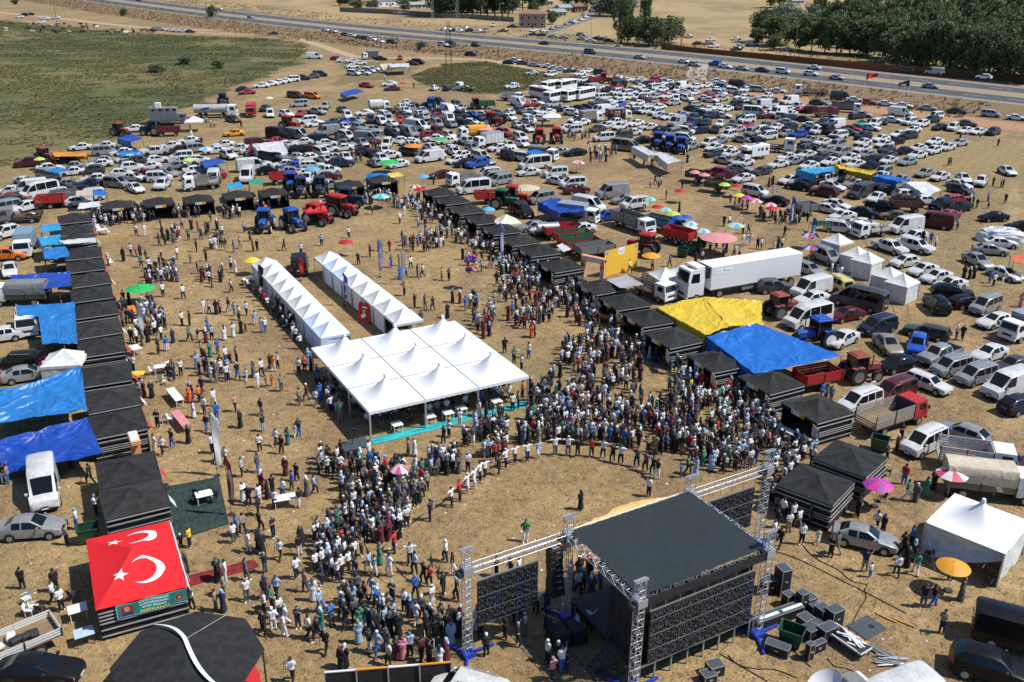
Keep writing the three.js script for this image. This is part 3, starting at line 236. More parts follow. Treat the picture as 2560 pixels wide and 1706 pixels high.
[41.55,-348.92,'m','t','k',20],[70.02,-344.43,'m','s','b',340],[37.87,-350.92,'m','t','k',191],[53.17,-357.76,'m','k','k',119],[52.57,-359.15,'m','w','k',150],[7.55,-375.53,'m','k','k',229],[95.05,-382.99,'m','k','k',159],[5.02,-425.92,'m','k','k',118]];
const BLACK_TENTS = [
[-60.79,-127.32,26,0,4.9,'left'],
[-58.41,-122.24,26,0,4.9,'left'],
[-56.1,-117.51,26,0,4.9,'left'],
[-53.08,-111.9,26,0,4.9,'left'],
[-50.76,-107.02,26,0,4.9,'left'],
[-48.25,-102.24,26,0,4.9,'left'],
[-46.16,-97.59,26,0,4.9,'left'],
[-43.82,-92.86,26,0,4.9,'left'],
[-41.42,-87.72,26,0,4.9,'left'],
[-39.24,-83.05,26,0,4.9,'left'],
[-36.2,-76.67,26,0,4.9,'left'],
[-33.82,-71.94,26,0,4.9,'left'],
[-31.68,-67.55,26,0,4.9,'left'],
[-28.08,-60.2,26,0,4.6,'left'],
[-26.12,-56.23,26,0,4.6,'left'],
[-11.45,-144.42,206,1,4.4,'right'],
[-9.09,-139.18,206,1,4.4,'right'],
[-6.77,-134.21,206,1,4.4,'right'],
[-4.07,-129.02,206,1,4.4,'right'],
[-1.65,-123.89,206,1,4.4,'right'],
[0.8,-119.11,206,1,4.4,'right'],
[3.26,-114.54,206,1,4.4,'right'],
[5.76,-108.66,206,1,4.4,'right'],
[10.06,-101.31,206,1,4.4,'right'],
[12.2,-96.65,206,1,4.4,'right'],
[14.23,-91.54,206,1,4.4,'right'],
[15.97,-86.2,206,1,4.4,'right'],
[19.33,-81.01,206,1,4.4,'right'],
[23.12,-76.54,206,1,4.4,'right'],
[25.66,-71.07,206,1,4.4,'right'],
[25.79,-62.91,139,0,4.4,'corner'],
[22,-59.01,139,0,4.4,'corner'],
[-57.84,-135.08,294,1,4.4,'top'],
[-52.29,-136.56,294,1,4.4,'top'],
[-47.22,-138.95,294,1,4.4,'top'],
[-41.98,-141.4,294,1,4.4,'top'],
[-36.92,-142.98,294,1,4.4,'top'],
[-26.26,-149.23,294,1,4.4,'top'],
[-21.37,-151.99,294,1,4.4,'top']];
const POPUPS = [
[-29.34,-107.61,-61,2.92,3.05,'white',3],
[-27.93,-105.06,-61,2.92,3.05,'white',3],
[-26.52,-102.52,-61,2.92,3.05,'white',3],
[-25.11,-99.97,-61,2.92,3.05,'white',3],
[-23.7,-97.42,-61,2.92,3.05,'white',3],
[-22.29,-94.88,-61,2.92,3.05,'white',3],
[-20.88,-92.33,-61,2.92,3.05,'white',3],
[-19.47,-89.79,-61,2.92,3.05,'bluewhite',3],
[-18.06,-87.24,-61,2.92,3.05,'bluewhite',4],
[-22.3,-110.24,-61,3.15,3.05,'white',0],
[-20.71,-107.49,-61,3.15,3.05,'bluewhite',3],
[-19.13,-104.75,-61,3.15,3.05,'bluewhite',3],
[-17.54,-102,-61,3.15,3.05,'white',3],
[-15.96,-99.26,-61,3.15,3.05,'white',3],
[-14.37,-96.51,-61,3.15,3.05,'white',3],
[-12.79,-93.77,-61,3.15,3.05,'white',3],
[-11.2,-91.02,-61,3.15,3.05,'white',0],
[43.21,-114.19,-48,2.9,3.1,'white',4],
[43.87,-112.09,-48,2.9,3.1,'white',4],
[44.4,-106.14,-48,2.9,3.1,'white',4],
[45.06,-103.77,-48,2.9,3.1,'white',4],
[42.65,-119.96,-55,3,3,'white',1],
[17.82,-105.18,20,3,3,'white',0],
[20.52,-106.52,20,3,3,'white',0],
[-0.9,-127.84,20,3.4,3,'cream',0],
[8.46,-214.65,0,4,4,'white',0],
[-68.52,-204.83,10,3.6,3.6,'white',0],
[-28.69,-133.63,20,3.2,3.2,'red',0],
[-41.25,-79.75,10,3.5,3.2,'white',1]];
const TARPS = [
['cyan',[[-63.73,2.3,-123.61],[-61.56,2.3,-124.59],[-59.83,2.3,-121.15],[-62.12,2.3,-120.21]],0.12],
['cyan',[[-61.55,2.2,-117.99],[-59.27,2.2,-119.74],[-57.21,2.2,-115.3],[-59.16,2.2,-114.27]],0.12],
['blue',[[-58.39,2.4,-112.67],[-56.17,2.4,-114.02],[-53.67,2.3,-109.89],[-56.79,2,-109.53]],0.12],
['deepblue',[[-56.74,2.8,-101.53],[-50.92,2.6,-103.47],[-49.11,2.3,-99.44],[-56.36,1.6,-99.18]],0.12],
['blue',[[-51.78,2.6,-92.37],[-46.2,2.6,-93.51],[-44.84,2.4,-90.53],[-50.4,2.2,-89.67]],0.12],
['blue',[[-48.25,2.5,-89.78],[-44.8,2.5,-90.48],[-41.54,2.3,-83.13],[-45.22,2,-83.75]],0.12],
['blue',[[-43.71,2.6,-71.51],[-38.28,3,-76.56],[-34.74,2.4,-69.12],[-41.53,2,-67.45]],0.2],
['deepblue',[[-39.67,2.4,-63.51],[-33.93,2.7,-67.24],[-30.73,2.3,-62.39],[-39.21,0.4,-61.81]],0.16],
['yellow',[[15.25,2.6,-93.49],[20.49,3,-95.92],[21.68,2.8,-87.88],[19.08,2.6,-85.93]],0.1],
['yellow',[[20.49,3,-95.92],[26.65,2.9,-95.16],[25.57,2.3,-89.56],[21.68,2.8,-87.88]],0.1],
['skyblue',[[18.94,2.7,-85.36],[24.57,3,-88.42],[30.67,2.7,-81.06],[21.95,2.3,-77.4]],0.13],
['deepblue',[[3.68,2.5,-137.55],[6.69,2.6,-139.62],[10.61,2.6,-132.2],[6.64,2.1,-132.8]],0.15],
['cyan',[[48.57,2.4,-161.63],[55.66,2.4,-164.26],[55.16,2.4,-161.24],[50.92,2.4,-158.16]],0.12],
['yellow',[[56.29,2.6,-165.42],[61.44,2.6,-159.3],[60.3,2.3,-158.34],[56.32,2.4,-162.61]],0.12],
['skyblue',[[60.17,2.4,-157.03],[62.47,2.4,-158.7],[65.73,2.4,-154.48],[62.83,2.4,-153.47]],0.12],
['white',[[63.65,2.6,-152.06],[67.26,2.6,-152.79],[69.28,1.6,-151.2],[65.95,1.2,-148.21]],0.12],
['deepblue',[[-77.59,2,-185.95],[-76.47,2,-190.6],[-72.4,2,-185.44],[-73.6,2,-182.16]],0.12],
['orange',[[-83.73,2.3,-171.17],[-77.22,2.3,-170.81],[-76.19,2.1,-168.39],[-81.88,2.1,-168.15]],0.12],
['blue',[[-73.49,1.6,-174.53],[-69.91,2.2,-174.92],[-68.72,1,-175.28],[-71.55,1.4,-172.2]],0.12],
['deepblue',[[-54.44,2.3,-164.1],[-52.67,2.3,-167.21],[-49.92,2.3,-163.7],[-52.25,2.3,-158.98]],0.12],
['blue',[[-78.52,2,-156.82],[-78.17,2,-160.41],[-74.52,2,-157.75],[-75.5,2,-155.52]],0.12],
['white',[[-49.28,2.6,-178.36],[-44.21,2.6,-181.43],[-40.91,2.2,-171.99],[-47.08,2.3,-173.84]],0.12],
['red',[[-50.94,1.2,-180.47],[-49.86,2.7,-180.65],[-46.74,2.4,-174.69],[-49.55,1.4,-176.82]],0.12],
['white',[[22.35,2.5,-180.04],[24.48,2.5,-180.41],[26.48,2.5,-171.93],[24.48,2.5,-171.84]],0.06],
['white',[[25.92,2.4,-174.6],[27.37,2.4,-175.32],[29.98,2.4,-168.05],[26.97,2.4,-165.27]],0.06],
['cyan',[[-45.42,2.3,-148.04],[-43.72,2.3,-149.3],[-41.96,2.3,-145.45],[-44.22,2.3,-144.42]],0.12],
['green',[[-42.78,2.3,-150.64],[-40.82,2.3,-151.74],[-39.5,2.3,-148.76],[-41.66,2.3,-147.2]],0.12],
['white',[[-63.56,2.2,-135.47],[-61.18,2.2,-137],[-60.4,1.9,-135.06],[-63.01,1.9,-133.32]],0.12],
['cream',[[-66.69,2.5,-141.65],[-64.54,2.5,-142.65],[-63.14,2.5,-139.52],[-65.36,2.5,-138.55]],0.12],
['skyblue',[[-64.53,2.4,-142.32],[-62.77,2.4,-142.94],[-61.12,2.4,-139.54],[-63.06,2.4,-139.03]],0.12],
['cream',[[-41.95,2.6,-304.74],[-38.82,2.6,-308.84],[-36.99,2.2,-301.04],[-40.48,0.6,-303.19]],0.12],
['white',[[-39.36,2.5,-305.8],[-33.43,2.5,-310.13],[-32.23,2.5,-300.69],[-37.56,2.5,-298.45]],0.12],
['orangered',[[62.03,2.5,-113.19],[65.13,2.6,-113.69],[63.29,2.4,-109.59],[61.56,2.4,-111.14]],0.12],
['deepblue',[[-44.88,1.8,-249.75],[-41.38,2,-256.46],[-39.29,1.8,-252.69],[-42.72,1.5,-245.65]],0.12],
['skyblue',[[2.08,2.2,-175.18],[4.16,2.2,-177.96],[5.73,2.2,-175.35],[3.52,2.2,-172.64]],0.12],
['blue',[[-24.54,1.8,-152.97],[-23.98,2.8,-154.44],[-20.8,2.8,-154.03],[-20.29,2.6,-151.77]],0.12],
['yellow2',[[-21.04,2.4,-155.78],[-19.23,2.4,-156.94],[-17.97,2.4,-154.3],[-19.93,2.4,-152.65]],0.12],
['white',[[5.5,2.6,-115.16],[6.33,2.6,-116.51],[7.41,2.4,-114.57],[6.34,2.4,-113.26]],0.12],
['stripe',[[10.66,2.7,-101.84],[13.24,2.7,-103.84],[14.73,2.7,-100.49],[12.09,2.6,-99.48]],0.05],
['white',[[-57.14,2.9,-114.57],[-53.17,2.9,-116.1],[-52.22,2.9,-114.21],[-56.21,2.6,-114.01]],0.05],
['darkgreen',[[42.66,1.2,-132.27],[44.85,2,-130.6],[44.65,2,-128.4],[42.45,1.2,-130.27]],0.12],
['teal',[[77.03,1.2,-216.21],[77.75,2.2,-214.26],[79.21,1.2,-213.09],[76.47,1.4,-212.34]],0.12],
['amberwhite',[[4.11,1.7,-53.64],[8.04,1.7,-56.85],[12.2,1.7,-58.42],[8.51,1.7,-55.74]],0.05]];
const UMBRELLAS = [
[-21.76,-118.31,'red',1],
[-14.76,-146.92,'red',1],
[26.44,-147.5,'red',1],
[21.49,-137.59,'red',1],
[-31.91,-110.5,'yellow',1],
[-41.77,-100.1,'green',1.6],
[-28.38,-139,'pinkwhite',1],
[-20.29,-142.56,'teal',1.5],
[-15.75,-148.82,'whitered',1],
[-15,-156.05,'skyblue',1],
[-3.63,-135.45,'skyblue',1],
[20.89,-142.1,'teal',1],
[22.44,-135.95,'multi',1],
[23.21,-133.93,'lime',1],
[23.6,-131.72,'blue',1],
[24.7,-131.99,'blue',1],
[24.87,-128.7,'skywhite',1],
[25.95,-125.07,'skywhite',1],
[31.05,-128.02,'multi',1.3],
[27.1,-120.49,'pink',2.5],
[39.94,-123.48,'redblue',1],
[38.44,-117.58,'redblue',1],
[31.11,-160.95,'pink',1],
[32.36,-159.06,'pink',1],
[34.4,-152.09,'lime',1],
[36.16,-151.28,'red',1],
[38.36,-137.23,'red',1],
[35.22,-145.07,'yellow',1],
[36.08,-143.61,'purplepink',1],
[37.02,-141.45,'pinkwhite',1],
[38.7,-139.37,'pinkwhite',1],
[32.77,-61.1,'pinkwhite',1.15],
[26.73,-59.49,'purplepink',1.1],
[28.01,-49.7,'amber',1.05],
[17.36,-113.77,'amber',1.2],
[-6.43,-200.63,'pink',2],
[-4.81,-197.07,'pink',1],
[-19.26,-181.66,'orange',1.8],
[-14.44,-188.47,'green',1.4],
[-22.18,-166.86,'green',1.9],
[11.28,-168.42,'pinkwhite',1],
[11.76,-167.83,'pinkwhite',1],
[1.91,-266.34,'red',1],
[-30.66,-267.74,'red',1],
[-8.27,-61.03,'pinkwhite',0.7],
[2.05,-147.06,'cream',2.2],
[-57.47,-177.06,'skywhite',1.5],
[-57.78,-167.32,'lime',1],
[-83.99,-166.82,'lime',1],
[-34.51,-161.06,'skyblue',1.4],
[-60.64,-239.29,'white',1]];
const TRUCKS = [
['semi',26.8,-106.34,206,16.5,'white','white'],
['slat',32.49,-72.16,30,6.6,'red','weathered'],
['slat',36.44,-64.99,343,5.6,'white','white'],
['canvas',35.85,-61.25,347,6.6,'white','cream'],
['box',53.77,-92.45,210,5.6,'white','grey'],
['slat',16.35,-103.84,309,5.6,'white','grey'],
['dropside',50.51,-129.57,203,5.4,'white','white'],
['tow',50.98,-188.54,340,9.5,'white','grey'],
['camper',45.89,-181.12,211,6.6,'white','white'],
['slat',74.62,-230.56,19,6,'maroon','maroon'],
['tipper',81.81,-237.73,341,7,'white','grey'],
['dropside',80.71,-264.57,172,9,'white','grey'],
['box',17.57,-219.38,26,5.4,'white','tan'],
['box',24.25,-222.62,21,6,'white','black'],
['slat',-0.81,-250.79,339,6,'white','white'],
['canvas',-8.71,-199.73,207,6,'white','amber'],
['box',-5.09,-190.66,214,6,'white','white'],
['canvas',5.6,-178.65,332,5.6,'white','grey'],
['box',-50.27,-341.68,209,5.6,'white','slate'],
['dropside',-13.59,-267.8,154,5.4,'white','grey'],
['canvas',-32.63,-233.34,23,5,'white','white'],
['tow',41.35,-376.82,170,6,'grey','white'],
['tanker',-68.77,-221.69,7,9.6,'white','steel'],
['fire',-61.6,-225.08,282,7,'red','red'],
['show',-77.03,-213.61,11,7.6,'grey','grey'],
['tipper',17.17,-131.91,305,7.6,'white','grey'],
['slat',-8.56,-158.05,214,5.6,'white','grey'],
['box',9.61,-135.51,336,6,'white','steelblue'],
['tank2',4.85,-127.86,12,4,'steel','steel'],
['slat',-51.37,-153.56,209,5.8,'white','grey'],
['boxfront',-63.56,-118.39,288,6,'white','steelblue'],
['canvas',-55.24,-99.86,186,6,'white','grey'],
['slat',-50.65,-91.91,293,5.4,'white','white'],
['dropside',-71.07,-132.85,197,5.6,'grey','black'],
['dropside',-28.68,-42.61,222,5.8,'white','white'],
['satvan',16.7,-38,205,5.4,'white','white'],
['cover',68.32,-128.05,352,5,'white','sheet']];
const TRACTORS = [
[-35.22,-129.85,276,'blue'],
[-31.28,-130.35,309,'blue'],
[-28.45,-133.48,334,'red'],
[-26.61,-138.76,334,'red'],
[-34.15,-149.61,277,'navy'],
[-31.2,-150.19,276,'navy'],
[-25.43,-143.06,352,'navy'],
[29.59,-97.91,25,'oldred'],
[32.82,-81.49,18,'oldred'],
[31.18,-89.79,198,'blue'],
[17.34,-119.84,150,'red'],
[-1.46,-143.02,342,'green'],
[0.12,-145.29,342,'red'],
[5.12,-194.12,264,'red'],
[8.77,-195.82,273,'red'],
[28.94,-191.46,254,'blue'],
[30.88,-188.64,254,'blue'],
[32.88,-186.6,253,'blue'],
[-20.24,-233.59,270,'blue'],
[-9.57,-237.46,103,'oldred'],
[-4.91,-214.51,343,'red'],
[26.43,-285.05,354,'red'],
[-72.02,-238.45,276,'navy'],
[-75.89,-199.78,183,'navy'],
[-48.81,-206.98,336,'red'],
[-85.98,-172.87,332,'oldred'],
[-82.21,-198.66,338,'oldred'],
[-25.58,-137.96,334,'red'],
[-36.52,-152.92,277,'blue']];
const TRAILERS = [
[28.32,-79.69,22,4,'red'],
[8.12,-124.14,21,5,'greenred'],
[9.08,-120.55,23,5,'greenred'],
[10.67,-118.39,23,5,'grey'],
[22.83,-125.31,320,4,'red'],
[20.97,-132.03,318,4.4,'greenblue'],
[22.75,-125.96,318,4.4,'red'],
[-72.15,-199.14,13,4.6,'maroon'],
[-70.54,-141.05,17,4,'red'],
[-69.7,-143.72,17,4,'grey'],
[-6.88,-237.61,13,4,'green'],
[23.56,-283.94,13,3.6,'red'],
[60.74,-143.21,352,4.4,'rust'],
[-38.86,-157.94,23,4.4,'red'],
[31.87,-161.75,330,4,'dark'],
[33.84,-154.58,330,4,'dark'],
[-4.03,-146.04,12,4,'red'],
[6.46,-127.2,19,4.5,'red'],
[8.11,-131.62,331,3.5,'dark'],
[44.56,-140.63,199,3,'grey']];
const COACHES = [[7.09,-255.75,128],[10.5,-249.01,128],[15.17,-251.72,128],[18.32,-254.39,128],[10.41,-267.62,128],[14.36,-270.1,128]];
const BINS = [[30,-67.9,330],[-28.7,-54.25,20],[16.55,-44.55,330],[22.31,-119.2,340],[23.4,-120.34,340],[24.39,-121.49,340],[25.72,-123.83,340]];
const MARSH = [[[-268.9,-492.36],[-255.25,-493.97],[-222.8,-470.62],[-185.35,-446.27],[-160.44,-431.79],[-138.29,-422.12],[-106.26,-418.51],[-86.56,-398.19],[-78.58,-376.1],[-73.61,-324.96],[-75.97,-295.05],[-79.54,-269.87],[-79.3,-239.18],[-83.05,-221.93],[-80.41,-205.42],[-85.31,-189.98],[-87.97,-176.62],[-91.73,-167.75],[-93.87,-161.91]],[[-31.82,-298.1],[-24.18,-328.7],[-9.75,-338.25],[-2.11,-326.28],[11.84,-308.19],[19.36,-288.36],[5.76,-278.24],[-1.66,-263.6],[-11.57,-263],[-19.24,-270.82],[-27.93,-285.23]],[[-59.45,-334.4],[-44.65,-335.55],[-31.37,-332.31],[-32.53,-305.05],[-42.35,-284.28],[-49.26,-274.71]],[[82.14,-203.2],[106.81,-196.47],[90.34,-163.59],[78.13,-171.07],[75.87,-186.38]]];
const ROADS = [['track',5.5,[[-320.61,-574.15],[-282.61,-548.55],[-233.92,-511.2],[-179.91,-466.89],[-140.78,-450.96],[-120.69,-463.42],[-109.95,-476.27]]],['track',4.5,[[-146.4,-437.56],[-102.07,-427.07],[-82.51,-398.56],[-62.26,-359.45],[-53.9,-347.28],[-25.4,-345.9],[-9.88,-342.63],[-0.67,-330.47],[7.38,-315.26],[20.98,-307.03],[31.67,-299.05],[46.7,-290.17],[57.93,-278.6]]],['redtrack',11,[[51.17,-285.74],[57.35,-275.64],[69.3,-265.22],[78.47,-255.41],[89.61,-242.96],[100.63,-233.73],[107.83,-225.96],[117.07,-216.95],[129.22,-203.78]]],['gravel',6,[[60.82,-322.98],[56.93,-304.23],[51.58,-278.2]]],['asphalt',7,[[-0.31,-420.1],[6.09,-436.35],[13.66,-453.93],[19.85,-475.19],[28.34,-503.23],[36.01,-530.34],[46.93,-591.82],[56.28,-640.72]]],['redtrack',4,[[-229.92,-695.69],[-189.01,-675.58],[-154.47,-597.17],[-142.69,-566.92],[-137.56,-599.51],[-133.33,-643.36],[-119.8,-704.4]]]];
const HWY_NEAR = [[-723.2,-1193.7],[-271,-641.1],[-69.9,-406.1],[54.6,-316.2],[131.2,-249.4]];
const TREES = [
[103.74,-415.73,13,6,'round'],
[104.13,-397.7,13,6,'round'],
[110.52,-404.12,13,6,'round'],
[111.79,-387.14,13,6,'round'],
[114.9,-382,13,6,'round'],
[117.71,-374.4,13,6,'round'],
[121.45,-372.17,13,6,'round'],
[126.55,-372.59,13,6,'round'],
[129.07,-365.34,13,6,'round'],
[135.31,-370.79,13,6,'round'],
[129.78,-344.65,15,5.5,'round'],
[129.7,-332.02,15,5.5,'round'],
[130.65,-324.15,15,5.5,'round'],
[133.07,-320.49,15,5.5,'round'],
[135.93,-316.94,15,5.5,'round'],
[138.73,-313.47,15,5.5,'round'],
[140.68,-308.24,15,5.5,'round'],
[144.16,-306.73,15,5.5,'round'],
[145.99,-301.72,15,5.5,'round'],
[148.56,-298.55,15,5.5,'round'],
[151.08,-295.45,15,5.5,'round'],
[152.78,-292.36,15,5.5,'round'],
[156.65,-294.2,15,5.5,'round'],
[136.99,-358.79,16,5.5,'round'],
[139.97,-349.85,16,5.5,'round'],
[143.33,-341.37,16,5.5,'round'],
[147.29,-337.44,16,5.5,'round'],
[151.28,-331.59,16,5.5,'round'],
[154.63,-325.89,16,5.5,'round'],
[157.88,-320.37,16,5.5,'round'],
[161.03,-315.03,16,5.5,'round'],
[164.51,-311.66,16,5.5,'round'],
[132.71,-412.17,17,6,'round'],
[138.81,-406.66,17,6,'round'],
[142.12,-395.32,17,6,'round'],
[147.27,-390.18,17,6,'round'],
[151.85,-382.47,17,6,'round'],
[157.31,-377.69,17,6,'round'],
[161.55,-370.44,17,6,'round'],
[165.65,-363.45,17,6,'round'],
[169.6,-356.71,17,6,'round'],
[173.41,-350.2,17,6,'round'],
[177.09,-343.92,17,6,'round'],
[152.46,-454.45,19,6,'poplar'],
[160.25,-447.94,19,6,'poplar'],
[167.18,-438.09,19,6,'poplar'],
[173.83,-428.66,19,6,'poplar'],
[178.86,-416.36,19,6,'poplar'],
[184.97,-407.79,19,6,'poplar'],
[190.83,-399.56,19,6,'poplar'],
[196.47,-391.65,19,6,'poplar'],
[200.72,-383.92,19,6,'poplar'],
[176.55,-506,20,6,'round'],
[186.95,-493.89,20,6,'round'],
[195.22,-478.08,20,6,'round'],
[202.98,-463.23,20,6,'round'],
[211.99,-453,20,6,'round'],
[218.89,-439.6,20,6,'round'],
[225.15,-430.16,20,6,'round'],
[146.04,-485.28,20,2.4,'poplar'],
[151.6,-494.42,20,2.4,'poplar'],
[165.19,-648.71,14,6,'round'],
[173.05,-657.26,14,6,'round'],
[133.11,-445.29,13,6,'grey'],
[137.68,-438.71,13,6,'grey'],
[124.4,-437.43,13,6,'grey'],
[117.79,-436.79,13,6,'grey'],
[43.6,-404.07,19,3.2,'poplar'],
[46.68,-410.47,17,2.8,'poplar'],
[58.77,-448.78,17,2.6,'poplar'],
[50.84,-404.73,10,5,'round'],
[53.61,-396.12,10,5,'round'],
[56.48,-393.49,10,5,'round'],
[60.57,-399.65,10,5,'round'],
[64.65,-409.03,10,5,'round'],
[49.59,-562.19,13,8,'grey'],
[54.37,-560.52,13,8,'grey'],
[59.16,-563.39,13,8,'grey'],
[63.99,-581.67,13,8,'grey'],
[50.95,-598.73,13,8,'grey'],
[9.11,-501.07,16,3,'poplar'],
[18.7,-502.15,7,4,'round'],
[82.95,-616.22,15,2,'poplar'],
[-43.57,-545.03,22,6,'dark'],
[-40.02,-540.04,22,6,'dark'],
[-37.03,-542.57,22,6,'dark'],
[-32.96,-540.91,22,6,'dark'],
[-29.31,-546.79,22,6,'dark'],
[-25.98,-543.93,22,6,'dark'],
[-22.81,-544.32,22,6,'dark'],
[-18.77,-542.64,22,6,'dark'],
[-15.05,-551.88,22,6,'dark'],
[-11.02,-552.38,22,6,'dark'],
[-6.88,-544.1,22,6,'dark'],
[-3.71,-546.66,22,6,'dark'],
[-41.65,-574.07,24,6,'dark'],
[-33.67,-581.24,24,6,'dark'],
[-24.97,-576.24,24,6,'dark'],
[-16.76,-583.46,24,6,'dark'],
[-8.17,-578.42,24,6,'dark'],
[-1.41,-579.3,24,6,'dark'],
[4.7,-605.62,24,6,'dark'],
[32.42,-630.12,14,5,'dark'],
[39.78,-645.79,14,5,'dark'],
[44.97,-639.12,14,5,'dark'],
[16.57,-620.86,14,5,'dark'],
[9.51,-634.1,14,5,'dark'],
[-94.7,-602.74,6,4.5,'round'],
[-86.44,-606.59,6,4.5,'round'],
[-66.26,-596,6,4.5,'round'],
[-104.79,-632.41,6,4.5,'round'],
[-63.07,-628.99,6,4,'round'],
[-68.99,-617.68,6,4,'round'],
[-309.08,-620.29,3.4,2.4,'round'],
[-208.55,-532.13,3.6,2.2,'round'],
[-153.28,-504.05,7,3,'round'],
[-94.78,-313.52,2.4,2.4,'round'],
[-108.39,-322.33,2.4,2.4,'round'],
[-110.43,-301.32,2.4,2.4,'round'],
[-36,-375.97,3,2,'round'],
[129.07,-365.34,6,4,'round'],
[100.37,-409.23,6,4,'round'],
[100.56,-383.46,6,4,'round'],
[-109.79,-631.69,8,3.5,'dark']];
const POLES = [
['pylon',-20.15,-299.94,16],
['lattice',-39.43,-342.53,20],
['lattice',-38.07,-461.76,22],
['lattice',-26.29,-455.17,18],
['pole',-211.4,-459.32,14],
['pole',-99.87,-354.87,15],
['lamp',2.16,-450.49,13],
['lamp',-6.81,-438.62,13],
['lamp',33.16,-432.04,13],
['pole',65.28,-388.63,12],
['pole',99.53,-350.3,12],
['pole',142.8,-326.99,12],
['pole',65.47,-388.65,12]];
const FLAGPOLES = [[85.28,-237.18,9.5],[91.83,-226.12,9.5]];
const CATTLE = [
[-171.59,-435.28,297,'k'],
[-171.75,-441.47,240,'t'],
[-200.48,-462.28,77,'t'],
[-208.03,-435.25,302,'k'],
[-226.16,-441.17,198,'w'],
[-164.32,-436.78,68,'b'],
[-175.16,-435.89,320,'b'],
[-166.29,-433,299,'k'],
[-191.74,-426.19,343,'w'],
[-158.25,-434.23,335,'k'],
[-212.98,-469.95,327,'b'],
[-237.61,-469.57,218,'b'],
[-195.9,-455.19,300,'b'],
[-196.8,-425.35,158,'k'],
[-216.06,-424.62,149,'t'],
[-204.99,-457.5,70,'b'],
[-169.33,-430.29,52,'t'],
[-171.36,-429.11,121,'b'],
[-230.49,-470.84,212,'t'],
[-226.84,-468.59,321,'b'],
[-173.8,-440.09,250,'k'],
[-195,-461.86,233,'b'],
[-210.86,-434.96,304,'b'],
[-207.24,-425.51,350,'w'],
[-214.71,-460.37,95,'w'],
[-191.88,-428.07,345,'k'],
[-189.44,-437.93,111,'t'],
[-172.27,-423.2,161,'t'],
[-165.91,-446.02,317,'b'],
[-213,-448.97,324,'b'],
[-213.66,-464.87,2,'b'],
[-191.97,-446.52,113,'k'],
[-161.12,-424.17,278,'b'],
[-201.79,-468.11,125,'k'],
[-219.3,-427.68,220,'t'],
[-178.5,-439.06,339,'k'],
[-162.82,-445.59,64,'b'],
[-192.22,-456.92,101,'k'],
[-187.64,-429.75,65,'k'],
[-211.48,-460.22,316,'t'],
[-200.8,-431.38,64,'k'],
[-162.3,-446.38,257,'b'],
[-172.77,-437.33,155,'b'],
[-217.47,-444,194,'k'],
[-166.87,-428.02,194,'w'],
[-201.23,-442.2,359,'b'],
[-218.56,-461,138,'w'],
[-197.54,-430.67,166,'b'],
[-190.12,-451.43,63,'w'],
[-166.02,-445.39,163,'t'],
[-203.45,-466.66,199,'k'],
[-213.31,-463.67,12,'b'],
[-161.55,-436.11,356,'b'],
[-178.22,-433.66,122,'k'],
[-169.12,-439.39,288,'k'],
[-196.23,-451.28,358,'b'],
[-160.1,-437.89,42,'b'],
[-166.21,-423.57,212,'w'],
[-159.84,-436.24,329,'b'],
[-177.24,-434.46,357,'t'],
[-194.84,-461.03,101,'k'],
[-173.87,-433.42,151,'w']];
const HOUSES = [['two',8.81,-483.27],['shed',22.81,-549.92],['shed',28.68,-589.43],['brown',37.58,-594.39],['white',-80.44,-632.97],['low',-60.25,-610.22],['shed',19.21,-650.38],['low',192.96,-691.73]];
const WALLS = [['concrete',[[-101.12,-578.55],[-71.47,-564.24],[-44.1,-541.7],[-39.08,-538.01]]],['dark',[[-39.08,-538.01],[-23.15,-533.61],[-11.2,-522.74],[-0.46,-514.13]]],['rust',[[57.33,-385.18],[63.81,-371.45],[74,-360.88],[89.64,-348.18],[105.54,-332.27],[124.26,-316.12],[142.11,-303.15],[154.91,-292.49]]],['low',[[28.35,-517.47],[38.37,-566.54],[46.44,-608.6]]]];
const FEATHER_FLAGS = [
[-16.31,-110.03,'violet',5],
[-13.24,-107.42,'white',4.5],
[-29.35,-103.79,'black',3.6],
[-18.9,-100.02,'blue',4],
[-25.7,-108.45,'red',3],
[-22.55,-62.97,'white',5.5],
[39.87,-132.64,'blue',5],
[-20.01,-57.68,'redwhite',5],
[-1.63,-116.8,'violet',5],
[40.79,-125.14,'blue',4],
[-37.95,-89.24,'white',4.5]];
const TABLES = [
[-29.93,-75.63,-55,3,'white'],
[-27.94,-71.1,-55,3.2,'pink'],
[-22.38,-59.27,27,1.2,'white'],
[-26.09,-46.32,30,1.1,'white'],
[-24.8,-44.19,30,1.1,'paleblue'],
[-37.29,-86.03,-50,1.4,'white'],
[23.27,-69.5,-52,3.6,'paleblue'],
[-1.32,-74.91,28,0.9,'white'],
[-9.59,-70.41,28,0.9,'white'],
[-6.95,-71.9,28,0.9,'white'],
[-5.44,-72.6,28,0.9,'white'],
[-4.35,-73.44,28,0.9,'white'],
[-41.5,-96.57,-60,2.2,'orange'],
[-31.37,-106.93,20,1.6,'white'],
[10.04,-95.66,-40,2,'orange'],
[-10.03,-136.05,-50,1.8,'white'],
[-16.41,-58.88,20,1.6,'white'],
[-33.16,-81.62,20,1.4,'white'],
[-57.07,-126.98,20,1.4,'white'],
[-0.56,-112.71,-50,1.6,'white'],
[-34.91,-79.96,10,1.4,'yellow'],
[-37.05,-144.87,20,2,'white'],
[-3.41,-123.12,-50,1.6,'white']];
